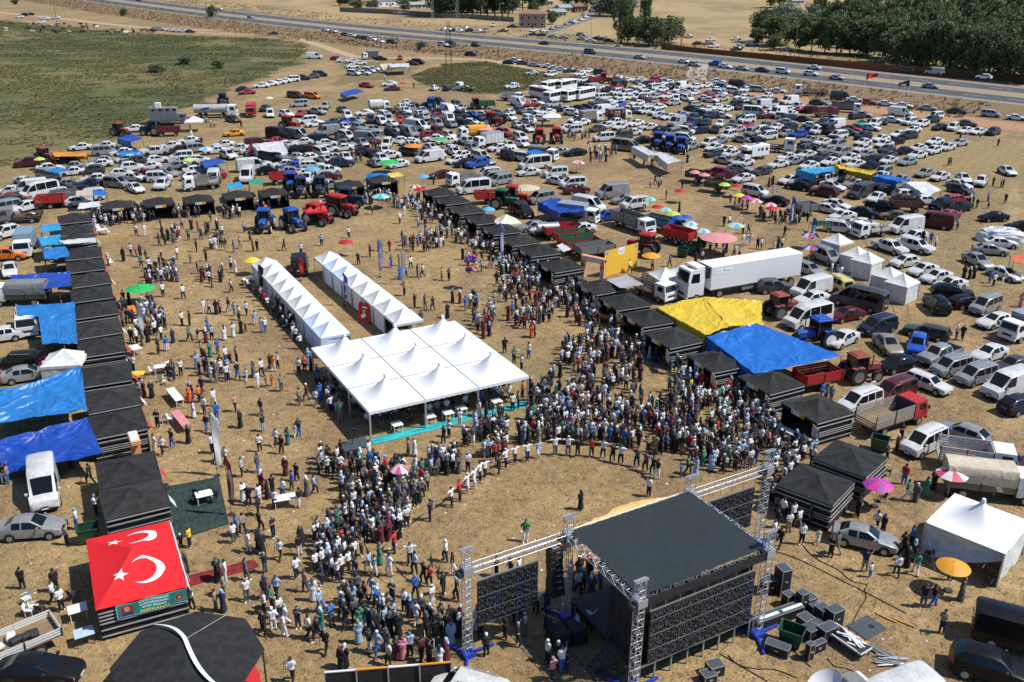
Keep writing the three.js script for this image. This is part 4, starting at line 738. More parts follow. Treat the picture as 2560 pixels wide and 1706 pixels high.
const CHAIRS = [
[-33.94,-81.27,9,'white'],
[-33.45,-82.45,186,'white'],
[-32.63,-82.3,329,'white'],
[-32.63,-79.68,100,'white'],
[-32.01,-79.07,200,'white'],
[-29.11,-75.5,207,'orange'],
[-29.47,-71.6,104,'white'],
[-28.98,-71.61,3,'white'],
[-23.1,-59.16,222,'dark'],
[-23.13,-59.95,80,'dark'],
[-21.71,-59.18,216,'dark'],
[-21.9,-60.17,58,'dark'],
[-25.83,-60.92,46,'dark'],
[-16.12,-74.9,207,'white'],
[-15.69,-74.62,295,'white'],
[-15.25,-74.35,186,'white'],
[-29.86,-47.64,235,'white'],
[-28.56,-46.69,83,'dark'],
[-27.21,-48.1,66,'dark'],
[-29.16,-46.55,7,'white'],
[-28.98,-46.82,26,'white'],
[5.11,-41.64,282,'dark'],
[5.85,-41.65,72,'dark'],
[-57.56,-127.68,328,'white'],
[-57.53,-129.14,203,'white'],
[-56.27,-127,45,'white'],
[-58.55,-129.11,293,'white'],
[-50.59,-113.6,318,'white'],
[-27.69,-101.04,189,'white'],
[21.83,-72.59,258,'orange'],
[21.7,-71,87,'orange'],
[22.71,-68.74,74,'dark'],
[27.5,-60.19,178,'dark'],
[29.3,-63.98,145,'dark'],
[20.95,-69.96,82,'dark'],
[22.28,-68.49,266,'dark'],
[28.15,-53.19,87,'dark'],
[30.83,-50.25,34,'dark']];
const CASES = [
[17.31,-48.09,30,0.65,0.6,0.95],
[18.04,-47.75,30,0.6,0.6,1.35],
[18.62,-48.04,30,0.7,0.7,0.8],
[18.77,-47.62,30,0.7,0.7,0.6],
[18.98,-46.66,30,0.75,0.75,1.1],
[19.57,-46.27,30,0.95,0.75,1.3],
[17.77,-45.98,30,0.8,0.8,0.9],
[18.39,-45.86,30,0.9,0.8,0.6],
[17.9,-45.2,30,0.9,0.8,0.8],
[18.82,-45.08,30,1.1,0.7,0.95],
[15.6,-43.85,-30,1.4,0.65,0.62],
[17.27,-43.32,30,0.4,0.4,1.15],
[17.92,-43.94,30,1.1,0.4,0.7],
[11.59,-42.07,20,0.9,0.75,0.75],
[11.11,-41.49,20,0.8,0.7,0.6],
[17.25,-49.46,20,0.7,0.9,1.9],
[16.41,-49.45,20,0.8,0.8,1.1],
[16.35,-46.63,26,3.4,0.7,0.75]];
const CABLES = [[[20.13,-54.75],[20.19,-53.9],[20.67,-52.83],[21.62,-51.81],[22.18,-50.58],[23,-50.21],[22.71,-49.76],[22.52,-48.95],[21.72,-47.8],[20.29,-45.62]],[[17.89,-53.86],[18.91,-53.22],[20.01,-52.26],[21.32,-50.87],[22.86,-49.24],[24.48,-47.42]],[[12.67,-43.51],[13.11,-42.79],[14.03,-42.45],[15.1,-42.4],[16.18,-41.78]],[[12.2,-43.68],[13.11,-42.79],[14.46,-41.46]],[[18.37,-43.34],[18.61,-42.74],[19.29,-42.51],[19.81,-41.82]],[[16.58,-44.17],[16.85,-43.32],[17.24,-42.61]],[[-10.05,-54.45],[-8.76,-51.52]]];
const SITE = {board:[[11.21,-110.65],[15.71,-114.42]],arch:[[8.59,-109.1],[10.78,-107.6]],cloth_stack:[-29.96,-60.85],mat:[[-26.13,-61.22],[-22.39,-62.83],[-19.84,-56.48],[-22.96,-54.39]],runner:[[-21.04,-50.45],[-20.32,-49.46],[-16.46,-51.56],[-17.06,-52.39]],fence:[[-9.07,-39.98],[-4.02,-40.64]],stages:[[-12.47,-66.42],[4.13,-75.59]],flagtent:[-23.29,-48.86],balloons:[-4.85,-106.08],pallet:[21.6,-46.1],tray:[19.83,-44.46],pipes:[21.77,-43.62],planks:[[23.06,-46.99],[24.01,-46.53]],wingr:[16.93,-55.17],peak:[31.2,-53.82],redposter:[-15.99,-95.31],dish:[16.67,-39.15]};
const PARKING = [[46,25,[[-84.04,-168.06],[-58.26,-187.53],[-37.21,-209.3],[-27.86,-153.24],[-50.53,-160.7],[-67.83,-153.75],[-82.95,-150.22]]],[60,300,[[-40.63,-224.17],[-18.05,-242.65],[3.87,-232.76],[3.27,-190.3],[-0.99,-171.46],[-31.42,-170.22]]],[64,222,[[5.88,-244.01],[20.69,-270.49],[46.63,-266.55],[68.64,-262.52],[88.43,-239.54],[76.11,-195.08],[49.52,-173.53],[24.24,-194.24],[10.12,-213.44]]],[26,222,[[13.85,-301.26],[50.54,-290.42],[74.08,-268.23],[44.08,-250.95],[20.69,-270.49]]],[14,222,[[54.04,-170.52],[68.87,-167.62],[68.96,-154.84],[60.16,-144.28],[51.51,-145.75],[50.2,-157.16]]],[16,25,[[-82.47,-149.27],[-68.22,-151.74],[-65.58,-142.54],[-74.77,-133.9]]]];

// ---------- helpers ----------
function rng(seed) { let a = seed >>> 0; return () => { a = (a + 0x6D2B79F5) | 0; let t = Math.imul(a ^ (a >>> 15), 1 | a); t = (t + Math.imul(t ^ (t >>> 7), 61 | t)) ^ t; return ((t ^ (t >>> 14)) >>> 0) / 4294967296; }; }
const R = rng(11);
const rr = (a, b) => a + (b - a) * R();
const pick = (a) => a[Math.floor(R() * a.length)];
const RAD = Math.PI / 180;
const V = (x, y, z) => new THREE.Vector3(x, y, z);
const clamp = (x, a, b) => Math.min(b, Math.max(a, x));
const smooth = (a, b, x) => { const t = clamp((x - a) / (b - a), 0, 1); return t * t * (3 - 2 * t); };
const hash2 = (x, y, s = 0) => { let h = Math.imul(x | 0, 374761393) + Math.imul(y | 0, 668265263) + Math.imul(s, 1442695041); h = Math.imul(h ^ (h >>> 13), 1274126177); return ((h ^ (h >>> 16)) >>> 0) / 4294967296; };
function vnoise(x, y, s = 0) { const xi = Math.floor(x), yi = Math.floor(y), u = x - xi, v = y - yi, a = u * u * (3 - 2 * u), b = v * v * (3 - 2 * v); const h = (i, j) => hash2(xi + i, yi + j, s); return (h(0, 0) * (1 - a) + h(1, 0) * a) * (1 - b) + (h(0, 1) * (1 - a) + h(1, 1) * a) * b; }
const fbm = (x, y, s = 0, o = 4) => { let v = 0, a = 0.5, n = 0; for (let i = 0; i < o; i++) { v += a * vnoise(x, y, s + i); n += a; a *= 0.5; x *= 2.03; y *= 2.03; } return v / n; };
const inPoly = (x, z, P) => { let c = false; for (let i = 0, j = P.length - 1; i < P.length; j = i++) if ((P[i][1] > z) !== (P[j][1] > z) && x < (P[j][0] - P[i][0]) * (z - P[i][1]) / (P[j][1] - P[i][1]) + P[i][0]) c = !c; return c; };

const names = {};
function numbered(n) { const k = names[n] = (names[n] ?? -1) + 1; return k ? `${n}_${String(k).padStart(3, '0')}` : n; }
const things = [];
function thing(name, label, category, x = 0, y = 0, z = 0, ry = 0, group) {
  const o = new THREE.Group(); o.name = numbered(name); o.position.set(x, y, z); o.rotation.y = ry;
  o.userData = { label, category }; if (group) o.userData.group = group; scene.add(o); things.push(o); return o;
}
function part(parent, name, geo, mat, x = 0, y = 0, z = 0) { const m = new THREE.Mesh(geo, mat); m.name = name; m.position.set(x, y, z); parent.add(m); return m; }
function structure(name, geo, mat, label) { const m = new THREE.Mesh(geo, mat); m.name = numbered(name); m.userData = { kind: 'structure', label }; scene.add(m); return m; }
const flat = (g) => g.index ? g.toNonIndexed() : g;
const merge = (list) => mergeGeometries(list.map((g) => { const f = flat(g); for (const k of Object.keys(f.attributes)) if (!['position', 'normal', 'uv'].includes(k)) f.deleteAttribute(k); if (!f.attributes.uv) f.setAttribute('uv', new THREE.Float32BufferAttribute(new Float32Array(f.attributes.position.count * 2), 2)); return f; }));
function box(w, h, d, x = 0, y = 0, z = 0, ry = 0, rx = 0, rz = 0) { const g = new THREE.BoxGeometry(w, h, d); if (rx) g.rotateX(rx); if (rz) g.rotateZ(rz); if (ry) g.rotateY(ry); return g.translate(x, y, z); }
function rbox(w, h, d, r, x = 0, y = 0, z = 0) { return new RoundedBoxGeometry(w, h, d, 1, r).translate(x, y, z); }
const UP = V(0, 1, 0);
function rod(a, b, r, n = 5, r2 = r) { const d = b.clone().sub(a), L = d.length(); const g = new THREE.CylinderGeometry(r2, r, L, n, 1); g.translate(0, L / 2, 0); g.applyQuaternion(new THREE.Quaternion().setFromUnitVectors(UP, d.normalize())); return g.translate(a.x, a.y, a.z); }
function cyl(r, h, x = 0, y = 0, z = 0, n = 14, axis = 'y', r2 = r) { const g = new THREE.CylinderGeometry(r2, r, h, n); if (axis === 'z') g.rotateX(Math.PI / 2); if (axis === 'x') g.rotateZ(Math.PI / 2); return g.translate(x, y, z); }
// a surface from f(u,v) -> [x,y,z]
function surf(nu, nv, f, uvs = 1) {
  const p = [], uv = [], id = [];
  for (let j = 0; j <= nv; j++) for (let i = 0; i <= nu; i++) { const q = f(i / nu, j / nv); p.push(q[0], q[1], q[2]); uv.push(q[3] ?? i / nu * uvs, q[4] ?? j / nv * uvs); }
  for (let j = 0; j < nv; j++) for (let i = 0; i < nu; i++) { const a = j * (nu + 1) + i, b = a + 1, c = a + nu + 1, d = c + 1; id.push(a, c, b, b, c, d); }
  const g = new THREE.BufferGeometry(); g.setAttribute('position', new THREE.Float32BufferAttribute(p, 3)); g.setAttribute('uv', new THREE.Float32BufferAttribute(uv, 2)); g.setIndex(id); g.computeVertexNormals(); return g;
}
const poly3 = (pts) => { const p = [], uv = []; for (let i = 1; i < pts.length - 1; i++) for (const q of [pts[0], pts[i], pts[i + 1]]) { p.push(...q); uv.push(q[0], q[2]); } const g = new THREE.BufferGeometry(); g.setAttribute('position', new THREE.Float32BufferAttribute(p, 3)); g.setAttribute('uv', new THREE.Float32BufferAttribute(uv, 2)); g.computeVertexNormals(); return g; };

// ---------- textures and materials ----------
function dataTex(n, f, srgb, rep = 1) {
  const d = new Uint8Array(n * n * 4);
  for (let j = 0; j < n; j++) for (let i = 0; i < n; i++) { const c = f(i / n, j / n, i, j), k = (j * n + i) * 4; d[k] = clamp(c[0], 0, 1) * 255; d[k + 1] = clamp(c[1], 0, 1) * 255; d[k + 2] = clamp(c[2], 0, 1) * 255; d[k + 3] = 255; }
  const t = new THREE.DataTexture(d, n, n); t.wrapS = t.wrapT = THREE.RepeatWrapping; t.magFilter = THREE.LinearFilter; t.minFilter = THREE.LinearFilter; t.repeat.set(rep, rep); if (srgb) t.colorSpace = THREE.SRGBColorSpace; t.needsUpdate = true; return t;
}
// noise that tiles with period n cells
const tn = (u, v, n, s) => { const x = u * n, y = v * n, xi = Math.floor(x), yi = Math.floor(y), a0 = x - xi, b0 = y - yi, a = a0 * a0 * (3 - 2 * a0), b = b0 * b0 * (3 - 2 * b0); const h = (i, j) => hash2((xi + i) % n, (yi + j) % n, s); return (h(0, 0) * (1 - a) + h(1, 0) * a) * (1 - b) + (h(0, 1) * (1 - a) + h(1, 1) * a) * b; };
const g1 = (v) => [v, v, v];
const texGrass = dataTex(1024, (u, v, i, j) => {
  const c = 0.5 * tn(u, v, 24, 1) + 0.3 * tn(u, v, 60, 2) + 0.2 * tn(u, v, 11, 3), f = tn(u, v, 150, 4), s = tn(u * 1, v, 256, 5), dk = smooth(0.6, 0.8, tn(u, v, 90, 6)) * smooth(0.42, 0.6, tn(u, v, 18, 7));
  const k = 0.72 + 0.26 * c + 0.15 * (f - 0.5) + 0.2 * (s - 0.5) - 0.2 * dk;
  return [k * 0.985, k * (0.975 - 0.02 * dk), k * (0.93 + 0.1 * (c - 0.5))];
}, true);
const bumpGrass = dataTex(512, (u, v) => g1(0.5 * tn(u, v, 90, 21) + 0.3 * tn(u, v, 200, 22) + 0.2 * tn(u, v, 24, 23)));
const texAsphalt = dataTex(512, (u, v) => { const k = 0.8 + 0.12 * (tn(u, v, 8, 31) - 0.5) + 0.2 * (tn(u, v, 256, 32) - 0.5) + 0.1 * (tn(u, v, 40, 33) - 0.5); return [k, k, k * 0.99]; }, true);
const texCloth = dataTex(256, (u, v) => { const k = 0.87 + 0.2 * (tn(u, v, 128, 41) - 0.5) + 0.3 * (tn(u, v, 7, 42) - 0.5) + 0.14 * (tn(u, v, 30, 43) - 0.5); return [k, k, k]; }, true);
const texTarp = dataTex(512, (u, v) => { const k = 0.92 + 0.08 * (tn(u, v, 5, 51) - 0.5) + 0.06 * (tn(u, v, 40, 52) - 0.5); const w = smooth(0.7, 0.85, tn(u, v, 14, 53)) * 0.05; return [k + w, k + w, k + w * 0.8]; }, true);
const bumpTarp = dataTex(512, (u, v) => { const a = 1 - Math.abs(tn(u, v, 6, 61) - 0.5) * 2, b = 1 - Math.abs(tn((u + v * 0.35) % 1, v, 14, 62) - 0.5) * 2; return g1(0.6 * a ** 4 + 0.35 * b ** 5 + 0.05 * tn(u, v, 90, 63)); });
const texDust = dataTex(256, (u, v) => { const k = 0.93 + 0.1 * (tn(u, v, 9, 71) - 0.5) + 0.1 * (tn(u, v, 34, 72) - 0.5); return [k, k * 0.99, k * 0.97]; }, true);
const lin = (r, g, b) => new THREE.Color().setRGB(r, g, b);
const M = {};
const std = (c, o = {}) => new THREE.MeshStandardMaterial({ color: Array.isArray(c) ? lin(...c) : c, roughness: 0.75, side: THREE.DoubleSide, ...o });
M.white = std([0.74, 0.74, 0.74], { roughness: 0.6 }); M.black = std([0.012, 0.012, 0.013], { roughness: 0.6 }); M.dark = std([0.03, 0.03, 0.032], { roughness: 0.7 });
M.steel = std([0.5, 0.51, 0.52], { roughness: 0.38, metalness: 0.75 }); M.alu = std([0.54, 0.55, 0.57], { roughness: 0.35, metalness: 0.6 }); M.rust = std([0.16, 0.07, 0.035], { map: texDust });
M.tyre = std([0.018, 0.018, 0.018], { roughness: 0.9 }); M.rim = std([0.36, 0.37, 0.38], { roughness: 0.4, metalness: 0.6 }); M.trim = std([0.02, 0.02, 0.021], { roughness: 0.65 });
M.glass = new THREE.MeshPhysicalMaterial({ color: lin(0.008, 0.01, 0.012), roughness: 0.06, specularIntensity: 0.9, side: THREE.DoubleSide });
M.headlight = std([0.6, 0.62, 0.64], { roughness: 0.15, metalness: 0.2 }); M.taillight = std([0.35, 0.01, 0.01], { roughness: 0.25 });
M.wood = std([0.27, 0.19, 0.11], { map: texDust }); M.concrete = std([0.3, 0.29, 0.27], { map: texDust, roughness: 0.9 });
M.blackCloth = std([0.022, 0.022, 0.0225], { map: texCloth, roughness: 0.95 }); M.stripe = std([0.5, 0.49, 0.46], { map: texCloth, roughness: 0.9 });
M.pvc = std([0.8, 0.81, 0.82], { roughness: 0.45 }); M.pvcBlue = std([0.6, 0.7, 0.88], { roughness: 0.5 }); M.whiteCloth = std([0.76, 0.77, 0.79], { roughness: 0.8, map: texDust }); M.creamCloth = std([0.68, 0.62, 0.5], { roughness: 0.85 }); M.redCloth = std([0.55, 0.02, 0.025], { roughness: 0.8 });
const PAINT = { w: [0.7, 0.71, 0.72], s: [0.36, 0.37, 0.38], g: [0.085, 0.09, 0.095], k: [0.01, 0.01, 0.012], n: [0.018, 0.026, 0.06], r: [0.38, 0.018, 0.02], m: [0.1, 0.012, 0.016], b: [0.015, 0.09, 0.5], t: [0.28, 0.25, 0.2], y: [0.72, 0.62, 0.22], y2: [0.85, 0.4, 0.02], or: [0.8, 0.2, 0.015], o2: [0.2, 0.13, 0.07], g2: [0.02, 0.055, 0.04] };
const PAINT_NAME = { w: 'white', s: 'silver', g: 'dark grey', k: 'black', n: 'navy blue', r: 'red', m: 'maroon', b: 'bright blue', t: 'beige grey', y: 'pale yellow', y2: 'taxi yellow', or: 'orange', o2: 'bronze', g2: 'dark green' };
const paint = {};
for (const k in PAINT) paint[k] = new THREE.MeshPhysicalMaterial({ color: lin(...PAINT[k]), roughness: 0.42, metalness: k === 's' || k === 'g' ? 0.35 : 0.05, clearcoat: 'kgnm'.includes(k) ? 0.25 : 0.6, clearcoatRoughness: 0.1, specularIntensity: 'kgn'.includes(k) ? 0.3 : 0.5, map: texDust, side: THREE.DoubleSide });
const colours = { white: [0.74, 0.74, 0.74], grey: [0.22, 0.225, 0.23], slate: [0.07, 0.085, 0.1], red: [0.5, 0.02, 0.02], maroon: [0.16, 0.015, 0.02], black: [0.012, 0.012, 0.013], cream: [0.62, 0.54, 0.4], tan: [0.28, 0.24, 0.2], amber: [0.8, 0.36, 0.02], steelblue: [0.22, 0.33, 0.42], blue: [0.012, 0.09, 0.48], navy: [0.02, 0.04, 0.11], oldred: [0.33, 0.07, 0.05], green: [0.02, 0.14, 0.07], dark: [0.06, 0.05, 0.045], rust: [0.2, 0.09, 0.05], weathered: [0.38, 0.33, 0.28], steel: [0.5, 0.52, 0.54], orange: [0.8, 0.26, 0.03], pink: [0.72, 0.3, 0.32], paleblue: [0.5, 0.66, 0.8], yellow: [0.85, 0.62, 0.05], violet: [0.4, 0.3, 0.6], teal: [0.05, 0.5, 0.48], lime: [0.5, 0.72, 0.12], skyblue: [0.1, 0.45, 0.8], purple: [0.35, 0.06, 0.4], deepblue: [0.012, 0.07, 0.6], sheet: [0.6, 0.6, 0.62] };
const cm = {}; const solid = (c) => cm[c] ??= std(colours[c], { map: texDust, roughness: 0.6 });

// writing: a small canvas print
function print(w, h, draw) { const c = document.createElement('canvas'); c.width = w; c.height = h; const x = c.getContext('2d'); draw(x, w, h); const t = new THREE.CanvasTexture(c); t.colorSpace = THREE.SRGBColorSpace; t.flipY = true; return new THREE.MeshStandardMaterial({ map: t, roughness: 0.7, side: THREE.DoubleSide }); }

// ---------- ground ----------
const HWC = (() => { // highway centre line, offset from its far kerb
  const c = new THREE.CatmullRomCurve3([V(-700, 0, -1160), V(-480, 0, -917), V(-268, 0, -655), V(-96, 0, -468), V(48, 0, -347), V(130, 0, -262), V(240, 0, -150), V(340, 0, -48)], false, 'centripetal'); return c.getSpacedPoints(260);
})();
const nearest = (x, z, P, closed) => { let b = 1e9, s = 0; for (let i = 0; i < P.length - 1; i++) { const ax = P[i].x ?? P[i][0], az = P[i].z ?? P[i][1], bx = P[i + 1].x ?? P[i + 1][0], bz = P[i + 1].z ?? P[i + 1][1], dx = bx - ax, dz = bz - az, t = clamp(((x - ax) * dx + (z - az) * dz) / (dx * dx + dz * dz), 0, 1), ex = x - ax - dx * t, ez = z - az - dz * t, d = ex * ex + ez * ez; if (d < b) { b = d; s = dx * ez - dz * ex; } } return Math.sqrt(b) * Math.sign(s); };
const HWside = (x, z) => nearest(x, z, HWC); // positive on the near (camera) side
const mixc = (a, b, t) => [a[0] + (b[0] - a[0]) * t, a[1] + (b[1] - a[1]) * t, a[2] + (b[2] - a[2]) * t];
const C = { straw: [0.49, 0.34, 0.168], strawDark: [0.36, 0.246, 0.12], soil: [0.3, 0.198, 0.112], greenish: [0.31, 0.258, 0.115], marsh: [0.145, 0.155, 0.048], marshDark: [0.09, 0.104, 0.034], marshTan: [0.225, 0.195, 0.075], bank: [0.34, 0.225, 0.13], bankRed: [0.28, 0.175, 0.115], wheat: [0.56, 0.41, 0.21], farGreen: [0.26, 0.25, 0.1] };
function groundColour(x, z) {
  const n1 = fbm(x / 9, z / 9, 3), n2 = fbm(x / 2.6, z / 2.6, 9, 3), n3 = fbm(x / 40, z / 40, 5, 3);
  let c = mixc(C.straw, C.strawDark, smooth(0.38, 0.72, 0.55 * n1 + 0.45 * n2));
  c = mixc(c, C.soil, 0.75 * smooth(0.54, 0.72, fbm(x / 5, z / 7, 17, 3)));
  c = mixc(c, C.greenish, 0.55 * smooth(0.5, 0.68, n3));
  const pu = x * 0.438 - z * 0.899, pv = x * 0.899 + z * 0.438, tr = smooth(0.56, 0.7, fbm(pv / 2.2, pu / 34, 51, 3)) * smooth(0.4, 0.6, fbm(x / 28, z / 28, 53, 2)); c = mixc(c, [0.56, 0.41, 0.225], 0.6 * tr); c = mixc(c, C.soil, 0.4 * smooth(0.58, 0.7, fbm(pv / 16, pu / 2.6, 55, 3)));
  const jx = x + (n1 - 0.5) * 14, jz = z + (n2 - 0.5) * 10 + (n3 - 0.5) * 12;
  for (const P of MARSH) if (inPoly(jx, jz, P)) {
    c = mixc(C.marsh, C.marshDark, smooth(0.4, 0.62, fbm(x / 6, z / 5, 33, 4)));
    c = mixc(c, C.marshTan, smooth(0.5, 0.66, fbm(x / 30, z / 16, 35, 4)));
    if (P === MARSH[3]) c = mixc(c, C.straw, 0.75); else if (P === MARSH[2]) c = mixc(c, C.straw, 0.35); break;
  }
  if (z < -150) {
    const s = HWside(x, z);
    if (s < 19 && s > -24) c = mixc(C.bank, C.straw, 0.5 * n1);
    else if (s >= 17 && s < 46) { const t = smooth(46, 30, s + (n1 - 0.5) * 12); c = mixc(c, mixc(C.bank, C.bankRed, smooth(0.4, 0.65, n2)), t); }
    else if (s <= -24) { c = mixc(C.wheat, C.bank, 0.7 * smooth(0.45, 0.68, fbm(x / 16, z / 22, 41, 4))); c = mixc(c, C.farGreen, smooth(0.55, 0.68, fbm(x / 50, z / 60, 44, 3)) * (s > -80 ? 0.8 : 0.4)); }
  }
  return c;
}
{
  const axis = (fine, f0, f1, far0, far1) => { const a = []; for (let v = f0; v <= f1; v += fine) a.push(v); let st = fine; for (let v = f1; v < far1;) { st = Math.min(st * 1.06, 160); v += st; a.push(v); } st = fine; const b = []; for (let v = f0; v > far0;) { st = Math.min(st * 1.06, 160); v -= st; b.push(v); } return b.reverse().concat(a); };
  const xs = axis(1.5, -110, 120, -3200, 3200), zs = axis(1.25, -330, -36, -3600, 900);
  const p = [], uv = [], col = [], id = [];
  for (const z of zs) for (const x of xs) { p.push(x, 0, z); uv.push(x / 9, z / 9); const c = groundColour(x, z); col.push(...c); }
  const n = xs.length; for (let j = 0; j < zs.length - 1; j++) for (let i = 0; i < n - 1; i++) { const a = j * n + i; id.push(a, a + n, a + 1, a + 1, a + n, a + n + 1); }
  const g = new THREE.BufferGeometry(); g.setAttribute('position', new THREE.Float32BufferAttribute(p, 3)); g.setAttribute('uv', new THREE.Float32BufferAttribute(uv, 2)); g.setAttribute('color', new THREE.Float32BufferAttribute(col, 3)); g.setIndex(id); g.computeVertexNormals();
  structure('ground', g, new THREE.MeshStandardMaterial({ vertexColors: true, map: texGrass, bumpMap: bumpGrass, bumpScale: 0.05, roughness: 0.95, side: THREE.DoubleSide }), 'dry trampled grass field with green marsh and far wheat fields');
}
// ribbons along a line: offsets a..b to the side at height y
function ribbon(P, a, b, y, jag = 0, ya = y) {
  const pos = [], uv = [], id = []; let L = 0;
  for (let i = 0; i < P.length; i++) {
    const p = P[i], q = P[Math.min(i + 1, P.length - 1)], o = P[Math.max(i - 1, 0)]; const dx = q.x - o.x, dz = q.z - o.z, l = Math.hypot(dx, dz), nx = -dz / l, nz = dx / l; if (i) L += Math.hypot(p.x - o.x, p.z - o.z);
    const ja = jag * (fbm(L / 5, 1.5, 7, 3) - 0.5), jb = jag * (fbm(L / 5, 7.5, 8, 3) - 0.5);
    pos.push(p.x + nx * (a + ja), ya, p.z + nz * (a + ja), p.x + nx * (b + jb), y, p.z + nz * (b + jb)); uv.push(a / 6, L / 6, b / 6, L / 6); if (i) { const k = i * 2; id.push(k - 2, k - 1, k, k - 1, k + 1, k); }
  }
  const g = new THREE.BufferGeometry(); g.setAttribute('position', new THREE.Float32BufferAttribute(pos, 3)); g.setAttribute('uv', new THREE.Float32BufferAttribute(uv, 2)); g.setIndex(id); g.computeVertexNormals(); return g;
}
const HY = 1.6;
{
  const asphalt = std([0.115, 0.115, 0.118], { map: texAsphalt, roughness: 0.9 }), pale = std([0.33, 0.31, 0.28], { map: texDust, roughness: 0.95 }), bank = std([0.35, 0.24, 0.14], { map: texGrass, bumpMap: bumpGrass, bumpScale: 0.08, roughness: 0.95 }), line = std([0.62, 0.62, 0.6], { map: texDust }), median = std([0.48, 0.34, 0.18], { map: texGrass, roughness: 0.95 });
  structure('highway_embankment', merge([ribbon(HWC, -26, -19, HY, 0, 0.02), ribbon(HWC, 19, 28, 0.02, 2, HY), ribbon(HWC, -19, 19, HY)]), bank, 'dry grassy embankment carrying the highway');
  structure('road_carriageway', merge([ribbon(HWC, -15.5, -3.5, HY + 0.012)]), asphalt, 'far asphalt carriageway of the highway');
  structure('road_carriageway', merge([ribbon(HWC, 3.5, 15.5, HY + 0.012)]), asphalt, 'near asphalt carriageway of the highway');
  structure('road_shoulder', merge([ribbon(HWC, -17, -15.4, HY + 0.008), ribbon(HWC, 15.4, 17.2, HY + 0.008), ribbon(HWC, -3.6, -2.2, HY + 0.008), ribbon(HWC, 2.2, 3.6, HY + 0.008)]), pale, 'pale gravel shoulders of the highway');
  structure('road_median', ribbon(HWC, -2.2, 2.2, HY + 0.01), median, 'dry grass median of the highway');
  const dash = []; for (const o of [-9.5, 9.5]) for (let i = 20; i < HWC.length - 20; i += 2) dash.push(ribbon([HWC[i], HWC[i + 1]], o - 0.12, o + 0.12, HY + 0.018));
  structure('road_marking', merge([...dash, ribbon(HWC, -14.9, -14.6, HY + 0.018), ribbon(HWC, -4.4, -4.1, HY + 0.018), ribbon(HWC, 4.1, 4.4, HY + 0.018), ribbon(HWC, 14.6, 14.9, HY + 0.018)]), line, 'white lane lines of the highway');
  const mats = { track: std([0.62, 0.47, 0.31], { map: texGrass, roughness: 0.95 }), redtrack: std([0.56, 0.32, 0.19], { map: texGrass, roughness: 0.95 }), gravel: std([0.44, 0.39, 0.33], { map: texDust }), asphalt: std([0.3, 0.28, 0.26], { map: texAsphalt }) };
  const lab = { track: 'pale dirt track', redtrack: 'reddish dirt road', gravel: 'gravel ramp up to the highway', asphalt: 'village street' };
  ROADS.forEach(([k, w, P], i) => { const c = new THREE.CatmullRomCurve3(P.map((p) => V(p[0], 0, p[1])), false, 'centripetal').getSpacedPoints(P.length * 10); const g = ribbon(c, -w / 2, w / 2, 0.012 + i * 0.004, k === 'asphalt' ? 0 : w * (k === 'gravel' ? 0.2 : 0.5)); if (k === 'gravel') { const p = g.attributes.position; for (let j = 0; j < p.count; j++) p.setY(j, 0.05 + HY * clamp((28.5 - HWside(p.getX(j), p.getZ(j))) / 8.5, 0, 1)); g.computeVertexNormals(); } structure('road', g, mats[k], lab[k]); });
  // kerb-side guard rail: posts and beam
  for (const [o, i0, i1] of [[17.4, 40, 175], [-17.4, 40, 150]]) {
    const t = thing('guard_rail', o > 0 ? 'steel guard rail along the near edge of the highway' : 'steel guard rail along the far edge of the highway', 'guard rail');
    const P = HWC.slice(i0, i1), beam = ribbon(P, o, o + 0.04, HY + 0.75, 0, HY + 0.45); part(t, 'beam', beam, M.alu);
    const post = new THREE.BoxGeometry(0.12, 0.75, 0.12);
    for (let i = 0; i < P.length - 1; i++) { const p = P[i], q = P[i + 1], l = Math.hypot(q.x - p.x, q.z - p.z), nx = -(q.z - p.z) / l, nz = (q.x - p.x) / l; part(t, 'post', post, M.alu, p.x + nx * (o + 0.1), HY + 0.37, p.z + nz * (o + 0.1)); }
  }
}
// ground cover: tufts nobody could count
function tuftGeo(n, h, w, seed) { const r = rng(seed), p = [], id = []; for (let i = 0; i < n; i++) { const a = r() * 6.28, d = r() * w, x = Math.cos(a) * d, z = Math.sin(a) * d, l = 0.35 + r() * 0.9, b = a + (r() - 0.5) * 2, k = p.length / 3, ww = 0.12 * w + r() * 0.14 * w, c = Math.cos(b + 1.57) * ww, s = Math.sin(b + 1.57) * ww, hh = h * (0.5 + 0.6 * r()); p.push(x - c, 0, z - s, x + c, 0, z + s, x + Math.cos(b) * l * w * 0.6, hh, z + Math.sin(b) * l * w * 0.6); id.push(k, k + 1, k + 2); } const g = new THREE.BufferGeometry(); g.setAttribute('position', new THREE.Float32BufferAttribute(p, 3)); g.setIndex(id); g.computeVertexNormals(); return g; }
function scatter(name, label, geo, mat, n, place, colour, sc) {
  const im = new THREE.InstancedMesh(geo, mat, n), m = new THREE.Matrix4(), q = new THREE.Quaternion(), col = new THREE.Color(); let k = 0;
  for (let t = 0; t < n * 12 && k < n; t++) { const p = place(); if (!p) continue; const s = sc(); q.setFromAxisAngle(UP, R() * 6.28); m.compose(V(p[0], p[2] ?? 0, p[1]), q, V(s, s * rr(0.7, 1.2), s)); im.setMatrixAt(k, m); const c = colour(p); im.setColorAt(k, col.setRGB(c[0], c[1], c[2])); k++; }
  im.count = k; im.name = numbered(name); im.userData = { kind: 'stuff', label, category: 'grass' }; scene.add(im); return im;
}
